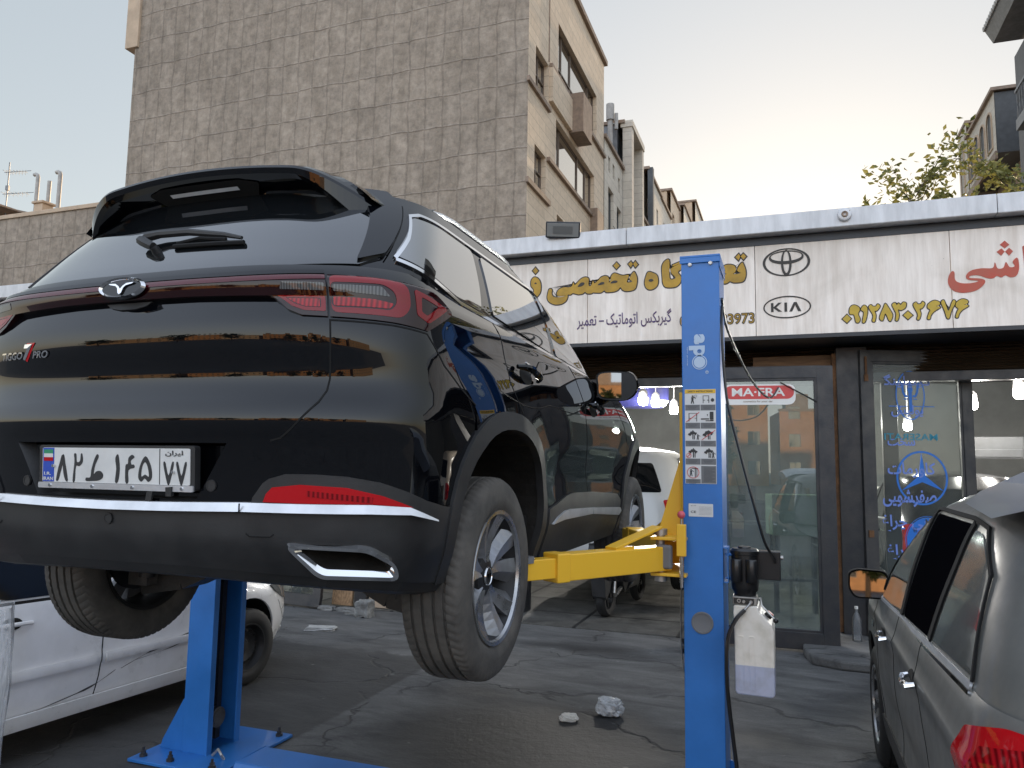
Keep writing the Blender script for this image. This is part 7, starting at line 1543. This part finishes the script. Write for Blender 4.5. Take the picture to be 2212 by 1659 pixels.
    w = MB(); hw_ = cfg['tx']-.12; w.box(-hw_, hw_, .35, cfg['yend']-.8, zb, zb+.1); w.box(-hw_, hw_, .25, y0, .75, .8); w.build('inner_shell', m_gap, car)
    return car, TG2, BM, GHo
m_greyc = pm('dusty_dark_grey_paint', (.085, .088, .082), .40, scale=2.3, col2=(.150, .147, .135), coat=.18, rvar=.12, lo=.4, hi=.7); m_silverc = pm('silver_tailgate_paint', (.34, .37, .44), .3, metal=.35, coat=.6)
m_dgl = pm('dusty_side_glass', (.075, .080, .075), .10, scale=3, col2=(.14, .145, .135), coat=.7, rvar=.06, spec=.6)
m_open = pm('open_window_dark', (.004, .004, .005), .9, spec=0)
gl_ = Shell(Curve1((.3, .02), (.5, -.03), (.75, -.02), (.95, .02), (1.1, .06)), Curve1((.3, 4.15), (.6, 4.2), (.9, 4.1), (1.15, 3.3)),
            Curve1((.2, .82), (.35, .855), (.6, .878), (.8, .880), (.95, .872), (1.05, .852), (1.12, .815)), lambda z: .50, lambda z: .9, 2.6, 2.2, .65, 2.9, lambda y, z: -.025*math.exp(-((z-.52)/.12)**2)*max(0, min(1, (y-1.0)/.3))*max(0, min(1, (2.8-y)/.3))+.015*math.exp(-((z-.93)/.03)**2))
gl_.U1 = 1.25; gl_.U3 = 1.9
gg_ = Shell(Curve1((1.0, .05), (1.15, .10), (1.3, .20), (1.5, .36), (1.62, .50)), Curve1((1.0, 3.30), (1.2, 3.02), (1.4, 2.70), (1.58, 2.30), (1.65, 2.1)),
            Curve1((.98, .860), (1.08, .832), (1.25, .785), (1.40, .735), (1.50, .70), (1.58, .66), (1.64, .60), (1.68, .53)), lambda z: .55, lambda z: .38, 2.5, 2.2, .75, 1.7)
gg_.U1 = 1.25; gg_.U3 = 1.85
cfgg = dict(low=gl_, grn=gg_, r=.345, ar=.66, af=3.16, zb=.27, belt=[(.65, 1.10), (1.2, 1.085), (2.0, 1.06), (2.9, 1.02), (3.2, .985), (3.7, .93), (4.0, .87)],
    gaps=([(1.42, 1.078), (1.40, .98), (1.33, .88), (1.16, .74), (1.08, .60)], [(2.05, 1.057), (2.07, .9), (2.06, .5), (2.03, .27)], [(2.86, 1.022), (2.84, .9), (2.78, .60), (2.70, .45), (2.68, .27)]),
    gate=[(.62, 1.12), (.64, .95), (.60, .72), (.55, .62)], bseam=[(.60, .72), (.80, .70), (.95, .66)], yend=4.45, handles=[(1.36, .915), (2.34, .895)],
    side=[([(1.0, .27), (1.0, .40), (2.78, .40), (2.78, .27)], m_plast, .008, 'sill_cladding')], trim=False,
    win=[([(.62, 1.13), (1.28, 1.105), (1.16, 1.54), (1.02, 1.53), (.78, 1.42)], m_dgl), ([(1.36, 1.10), (1.98, 1.075), (1.94, 1.56), (1.24, 1.555)], m_open), ([(2.08, 1.07), (2.78, 1.045), (2.62, 1.22), (2.40, 1.42), (2.14, 1.54), (2.04, 1.56)], m_dgl)],
    wstrip=[([(.60, 1.105), (1.28, 1.083), (2.0, 1.058), (2.82, 1.028)], .022, m_satin), ([(.60, 1.085), (1.28, 1.062), (2.0, 1.035), (2.82, 1.005)], .012, m_chrome), ([(.60, 1.12), (.75, 1.42), (.98, 1.555), (1.24, 1.575), (1.94, 1.58), (2.16, 1.555), (2.42, 1.435), (2.64, 1.235), (2.8, 1.05)], .014, m_gap), ([(1.32, 1.10), (1.20, 1.56)], .05, m_gap), ([(2.03, 1.07), (1.99, 1.56)], .05, m_gap)],
    lamp=[(.64, 1.075), (.90, 1.07), (1.10, 1.02), (1.16, .95), (1.14, .80), (1.05, .74), (.66, .76)], lampin=([(.68, 1.05), (.78, 1.045), (.77, .80), (.69, .80)], [(.82, 1.04), (.98, 1.00), (1.02, .90), (.98, .82), (.82, .82)]),
    mirror=(.915, 2.78, 1.105), tx=.76, tw=.22, rr=.22, ws='blade', wm=m_rim, gtop=1.65, gbot=1.06, gend=gg_.U1+2.6, gfront=1.03, rwin=[(.62, 1.16), (.66, 1.50)], roofc=1.3, crown=.07, bonnet=(2.85, 4.1), hmat=m_chrome, mmat=m_gap, bumper_mat=m_silverc)
CG, TG3, BM3, GH3 = make_car('parked_suv', (1.335, 2.12, 0), 0, 'dusty dark grey SUV parked at the right edge with its rear side window open', m_greyc, cfgg)
# roof spoiler in silver, headlining seen through the open window, black mouldings
w = MB(); pr = None
for i in range(25):
    s = -1+2*i/24; x = s*.70; e = max(0, (abs(s)-.75)/.25); ye = .22+.08*abs(s)**2; zt = 1.785-.015*s*s-.05*e**2
    sec = [(1.25, zt-.085), (1.0, zt-.035), (.70, zt+.004), (.40, zt), (ye, zt-.022), (ye+.02, zt-.065), (.45, zt-.075), (.85, zt-.12)]
    cur = [(x, y, z) for y, z in sec]
    if pr:
        for k in range(len(cur)): j = (k+1) % len(cur); w.face([pr[k], pr[j], cur[j], cur[k]], True)
    else: w.face(cur[::-1])
    pr = cur
w.face(pr); SPG = w.build('spoiler', m_silverc, CG)
for s in (-1, 1): w = MB(); w.box(min(s*.50, s*.58), max(s*.50, s*.58), .42, .62, 1.60, 1.72); w.build('spoiler_foot', m_silverc, SPG, .01)
w = MB(); w.box(-.62, -.58, .9, 2.6, 1.05, 1.5); w.build('cabin_trim', m_bstone, CG)
w = MB(); [w.box(x-.2, x+.2, y, y+.12, .8, 1.42) for x in (-.38, .38) for y in (1.25, 2.1)]; w.build('seat_back', m_open, CG, .03)
patch('tailgate_skin', [(-.60, 1.10), (.60, 1.10), (.60, .74), (-.60, .74)], gl_, .004, m_silverc, TG3, .01, .05)
# side repeater and a scuffed stripe on the door
patch('side_repeater', rnd([(gl_.U1+2.95-.65, .875), (gl_.U1+3.06-.65, .870), (gl_.U1+3.05-.65, .835), (gl_.U1+2.96-.65, .838)], .012), gl_, .006, m_clear, CG, .004, .02, mirror=True)
# ---- white sedan
m_sgl = pm('dark_sedan_glass', (.012, .013, .014), .12, spec=.35)
m_whitec = pm('dusty_white_paint', (.76, .76, .77), .3, scale=4, col2=(.66, .66, .66), coat=.5, rvar=.06)
sl_ = Shell(Curve1((.2, .06), (.5, 0), (.8, .02), (1.0, .06)), Curve1((.2, 4.08), (.45, 4.18), (.65, 4.15), (.85, 3.85), (1.0, 3.2)),
            Curve1((.15, .76), (.25, .80), (.4, .822), (.55, .83), (.7, .825), (.85, .80), (.95, .765)), lambda z: .6, lambda z: .95, 2.6, 2.1, .8, 3.0, lambda y, z: .010*math.exp(-((z-.50)/.03)**2)*(1 if 1 < y < 2.9 else 0))
sl_.U1 = 1.35; sl_.U3 = 1.75
sg_ = Shell(Curve1((.85, .45), (1.0, .62), (1.2, .85), (1.42, 1.15)), Curve1((.85, 3.25), (1.0, 3.0), (1.2, 2.62), (1.38, 2.25)),
            Curve1((.85, .775), (.95, .755), (1.1, .70), (1.3, .61), (1.42, .52)), lambda z: .5, lambda z: .6, 2.5, 2.2, 1.3, 2.1)
sg_.U1 = 1.25; sg_.U3 = 1.5
cfgs = dict(low=sl_, grn=sg_, r=.295, ar=.60, af=3.26, zb=.20, belt=[(.8, .92), (1.5, .905), (2.2, .89), (2.95, .87), (3.3, .84), (3.7, .76), (4.0, .66)],
    gaps=([(1.24, .909), (1.22, .78), (1.06, .62), (.93, .50)], [(1.93, .896), (1.95, .7), (1.94, .4), (1.91, .20)], [(2.95, .872), (2.94, .7), (2.88, .45), (2.84, .20)]),
    gate=[(.60, .93), (.62, .80), (.60, .62), (.55, .55)], bseam=[(.60, .62), (.75, .60), (.86, .56)], yend=4.5, handles=[(1.30, .80), (2.2, .785)],
    side=[([(1.0, .20), (1.0, .285), (2.86, .285), (2.86, .20)], m_whitec, .022, 'sill_skirt'), ([(1.28, .485), (1.28, .535), (1.90, .527), (1.90, .477)], m_whitec, .014, 'side_moulding'), ([(1.97, .477), (1.97, .527), (2.86, .515), (2.86, .47)], m_whitec, .014, 'side_moulding')],
    win=[([(1.28, .935), (2.02, .92), (2.0, 1.33), (1.5, 1.31), (1.36, 1.2)], m_sgl), ([(2.1, .918), (2.85, .90), (2.5, 1.18), (2.28, 1.30), (2.08, 1.33)], m_sgl)], wstrip=[([(1.25, .915), (2.9, .885)], .018, m_gap)],
    lamp=[(.64, .88), (.95, .87), (1.02, .80), (.98, .68), (.66, .68)], mirror=(.90, 2.72, .95), tx=.73, tw=.185, rr=.178, ws='steel', wm=m_rimd, gtop=1.40, gbot=.86, gend=sg_.U1+2.2, gfront=.88, rwin=[(.5, .98), (.46, 1.34)], roofc=1.7, crown=.055, bonnet=(2.95, 4.05), hmat=m_whitec, mmat=m_whitec)
CS, _a, _b2, _c = make_car('parked_sedan', (-5.10, 1.92, 0), R(-4.4), 'dented white sedan parked on the left behind the far blue post', m_whitec, cfgs)
SU = lambda y: sl_.U1+y-sl_.y1
patch('headlamp', rnd([(SU(3.62), .735), (SU(3.86), .70), (SU(4.10), .60), (SU(4.05), .55), (SU(3.85), .60), (SU(3.66), .68)], .02), sl_, .010, m_clear, CS, .01, .03)
patch('fog_lamp', rnd([(SU(4.02), .33), (SU(4.16), .33), (SU(4.16), .29), (SU(4.03), .29)], .01), sl_, .010, m_whitec, CS, .01, .03)
m_scr = pm('black_scrape', (.05, .05, .052), .5, var=.4, scale=30)
for q, wd in (([(2.06, .40), (1.9, .335), (1.7, .30), (1.5, .275), (1.36, .27)], [.004, .014, .006, .016, .004]), ([(2.10, .40), (2.35, .47), (2.6, .52), (2.84, .545)], [.004, .028, .012, .003]), ([(2.2, .43), (2.5, .455), (2.84, .53)], [.002, .008, .002])):
    patch('scrape_mark', ribbon([(SU(y), z) for y, z in spline(q, 4, False)], [wd[min(len(wd)-1, i//4)]*(.6+.4*math.sin(i*1.7)) for i in range(len(spline(q, 4, False)))]), sl_, .0015, m_scr, CS, .002, .03)
for q in ([(3.72, .60), (3.80, .50), (3.95, .52)], [(3.80, .50), (3.9, .42)]): patch('paint_crack', ribbon([(SU(y), z) for y, z in q], .004), sl_, .0015, m_scr, CS, .002, .03)
# ---- cars inside the bay
m_blackc = pm('black_bay_car_paint', (.008, .008, .009), .2, coat=.8)
m_wgl = pm('pearl_white_paint', (.62, .62, .60), .25, coat=.5)
cfgw = dict(cfgg); cfgw['bumper_mat'] = m_wgl; cfgw['step'] = .09; cfgw['win'] = [(q, m_priv) for q, _ in cfgg['win']]
CW, TGW, _, _ = make_car('bay_suv', (-2.12, 9.35, .22), 0, 'white SUV standing in the bay behind the lifted black car', m_wgl, cfgw)
CW.scale = (1.08, 1.0, 1.06)
w = MB(); P5 = lambda x, z, d: gl_.P(gl_.ux(x, .66), z, .010+d); flat_shape(w, rect(.10, .42, .60, .70), P5, .004); w.build('number_plate', m_plate, CW)
w = MB(); add_text(w, '\u06f3\u06f3', .33, .41, .62, .685, lambda x, z, d: P5(x, z, .006), .03); add_text(w, 'X', .66, .72, .86, .89, lambda x, z, d: gl_.P(gl_.ux(x, .87), z, .012), .02); w.build('plate_characters', m_ink, CW)
cfgb = dict(cfgg); cfgb['bumper_mat'] = m_blackc; cfgb['step'] = .09; cfgb['win'] = [(q, m_priv) for q, _ in cfgg['win']]
CB_, _, _, _ = make_car('bay_suv', (2.1, 10.2, .05), R(4), 'glossy black SUV deep in the bay behind the lettered door', m_blackc, cfgb)
cfgc = dict(cfgw); m_beige = pm('beige_bay_car_paint', (.55, .48, .40), .3, coat=.5); cfgc['bumper_mat'] = m_beige
CC_, _, _, _ = make_car('bay_suv', (4.35, 9.5, .12), R(6), 'beige car at the right edge beyond the open doors', m_beige, cfgc)
# ---- scooter
SC = empty('scooter', (-2.05, 8.98, .012), R(-6), 'black motor scooter standing on the bay tiles behind the yellow arm', 'scooter')
for y, r_, wd in ((0, .245, .12), (1.28, .235, .10)):
    o = empty('wheel', (0, y, r_)); o.parent = SC; MX = Matrix(((0, 0, 1, 0), (1, 0, 0, 0), (0, 1, 0, 0), (0, 0, 0, 1))); h = wd/2
    w = MB(); pf = [(r_-.09, -h*.6), (r_-.06, -h*.95), (r_-.03, -h), (r_-.01, -h*.7), (r_, -h*.25), (r_, h*.25), (r_-.01, h*.7), (r_-.03, h), (r_-.06, h*.95), (r_-.09, h*.6)]; n = 60; vs = []
    for i in range(n):
        a = 2*math.pi*i/n
        for q, hh in pf: sk = a+.25*abs(hh/h); rr_ = q-(.006 if i % 5 == 0 and q > r_-.02 else 0); vs.append(MX @ Vector((rr_*math.cos(sk), rr_*math.sin(sk), hh)))
    w.raw(vs, [(i*10+j, ((i+1) % n)*10+j, ((i+1) % n)*10+j+1, i*10+j+1) for i in range(n) for j in range(9)], True); w.build('tyre', m_rubber, o)
    w = MB(); w.lathe([(r_-.085, -h*.6), (r_-.10, 0), (r_-.085, h*.6)], 36, MX); w.cyl((-h, 0, 0), (h, 0, 0), .03, 12)
    for k in range(5): a = 2*math.pi*k/5; w.bar((0, 0, 0), (0, (r_-.09)*math.cos(a), (r_-.09)*math.sin(a)), .03, .03, (1, 0, 0))
    w.build('rim', m_mot, o)
w = MB(); w.prism([(-.26, .26), (-.22, .22), (-.10, .30), (.02, .55), (-.20, .60), (-.30, .50)], -.085, .085, Matrix(((0, 0, 1, 0), (1, 0, 0, 0), (0, 1, 0, 0), (0, 0, 0, 1)))); w.build('mudguard', m_plast, SC, .012)
w = MB(); w.box(-.05, .05, -.31, -.26, .52, .57); w.build('rear_light', m_lensr, SC, .008)
w = MB(); w.prism([(-.28, .60), (-.26, .74), (.15, .80), (.55, .76), (.60, .62), (.50, .35), (.30, .28), (.12, .40)], -.14, .14, Matrix(((0, 0, 1, 0), (1, 0, 0, 0), (0, 1, 0, 0), (0, 0, 0, 1)))); w.build('body', m_mot, SC, .03, 3)
w = MB(); w.prism([(-.25, .76), (-.20, .84), (.2, .86), (.55, .80), (.55, .77), (-.2, .76)], -.13, .13, Matrix(((0, 0, 1, 0), (1, 0, 0, 0), (0, 1, 0, 0), (0, 0, 0, 1)))); w.build('seat', m_plast, SC, .03, 3)
w = MB(); w.prism([(.45, .26), (.95, .26), (1.12, .75), (1.06, .95), (.98, .95), (.92, .40), (.5, .36)], -.13, .13, Matrix(((0, 0, 1, 0), (1, 0, 0, 0), (0, 1, 0, 0), (0, 0, 0, 1)))); w.build('leg_shield', m_mot, SC, .02)
w = MB(); w.tube([(0, 1.28, .24), (.0, 1.12, .75), (0, 1.05, 1.02)], .022, 8); w.tube([(-.32, .98, 1.06), (-.1, 1.05, 1.02), (.1, 1.05, 1.02), (.32, .98, 1.06)], .014, 8); w.build('handlebar', m_steel, SC)
w = MB(); w.tube([(.11, 0, .25), (.11, .18, .30), (.10, .42, .34)], .022, 8); w.tube([(.11, -.03, .28), (.10, .05, .58)], .018, 8); [w.cyl((.135, .02+.05*k, .27+.02*k), (.145, .02+.05*k, .27+.02*k), .012, 8) for k in range(3)]; w.build('swing_arm', m_bolt, SC)
# ---- floor jack wheel behind the post, plastic wrapped roll at the left edge
w = MB(); w.cyl((-.04, 0, .05), (.0, 0, .05), .05, 16); w.box(-.05, .25, -.03, .05, .10, .14); w.box(-.03, .0, -.015, .015, .05, .12); o = w.build('trolley_caster', m_mot, bevel=.003); o.location = (-.95, 7.6, 0); tag(o, 'black trolley caster on the tiles beside the front blue post', 'caster')
cable('hanging_wire', [(-.52, 4.05, 1.24), (-.535, 4.05, 1.05), (-.53, 4.05, .80), (-.50, 4.05, .62), (-.49, 4.04, .50)], .004, 'thin wire hanging under the yellow arm bracket', 'wire', m_bolt)
def film_mat():
    m, n, l, b = new_mat('clear_plastic_film'); b.inputs['Base Color'].default_value = (.55, .57, .60, 1); b.inputs['Roughness'].default_value = .18; b.inputs['Alpha'].default_value = .42
    tc = n.new('ShaderNodeTexCoord'); mp = n.new('ShaderNodeMapping'); mp.inputs['Scale'].default_value = (6, 6, 1.2); l.new(tc.outputs['Object'], mp.inputs[0]); t = n.new('ShaderNodeTexNoise'); t.inputs['Scale'].default_value = 5; t.inputs['Detail'].default_value = 6; l.new(mp.outputs[0], t.inputs[0])
    bp = n.new('ShaderNodeBump'); bp.inputs['Strength'].default_value = 1; bp.inputs['Distance'].default_value = .03; l.new(t.outputs[0], bp.inputs['Height']); l.new(bp.outputs[0], b.inputs['Normal'])
    mr = n.new('ShaderNodeMapRange'); mr.inputs[3].default_value = .2; mr.inputs[4].default_value = .85; mr.inputs[1].default_value = .35; mr.inputs[2].default_value = .65; l.new(t.outputs[0], mr.inputs[0]); l.new(mr.outputs[0], b.inputs['Alpha']); return m
from mathutils import noise as NZ
w = MB(); n = 40; vs = []
for k in range(26):
    z = 1.26*k/25
    for i in range(n): a = 2*math.pi*i/n; r_ = (.115+.02*(k/25))*(1+.22*NZ.noise(Vector((math.cos(a)*2.2, math.sin(a)*2.2, z*2.5)))+.10*NZ.noise(Vector((math.cos(a)*6, math.sin(a)*6, z*6)))); vs.append((r_*math.cos(a), r_*math.sin(a), z))
w.raw(vs, [(k*n+i, k*n+(i+1) % n, (k+1)*n+(i+1) % n, (k+1)*n+i) for k in range(25) for i in range(n)], True)
o = w.build('plastic_wrap', film_mat()); o.location = (-2.545, 1.80, 0); tag(o, 'tall bundle wrapped in crinkled clear plastic at the left edge', 'plastic wrap')
# ---------------------------------------------------------------- keep the hierarchy at thing > part > sub-part
def depth(o):
    k = 0
    while o.parent: o = o.parent; k += 1
    return k
for o in list(C.objects):
    while depth(o) > 2:
        p = o.parent; ml = p.matrix_basis @ o.matrix_basis; o.parent = p.parent; o.matrix_basis = ml
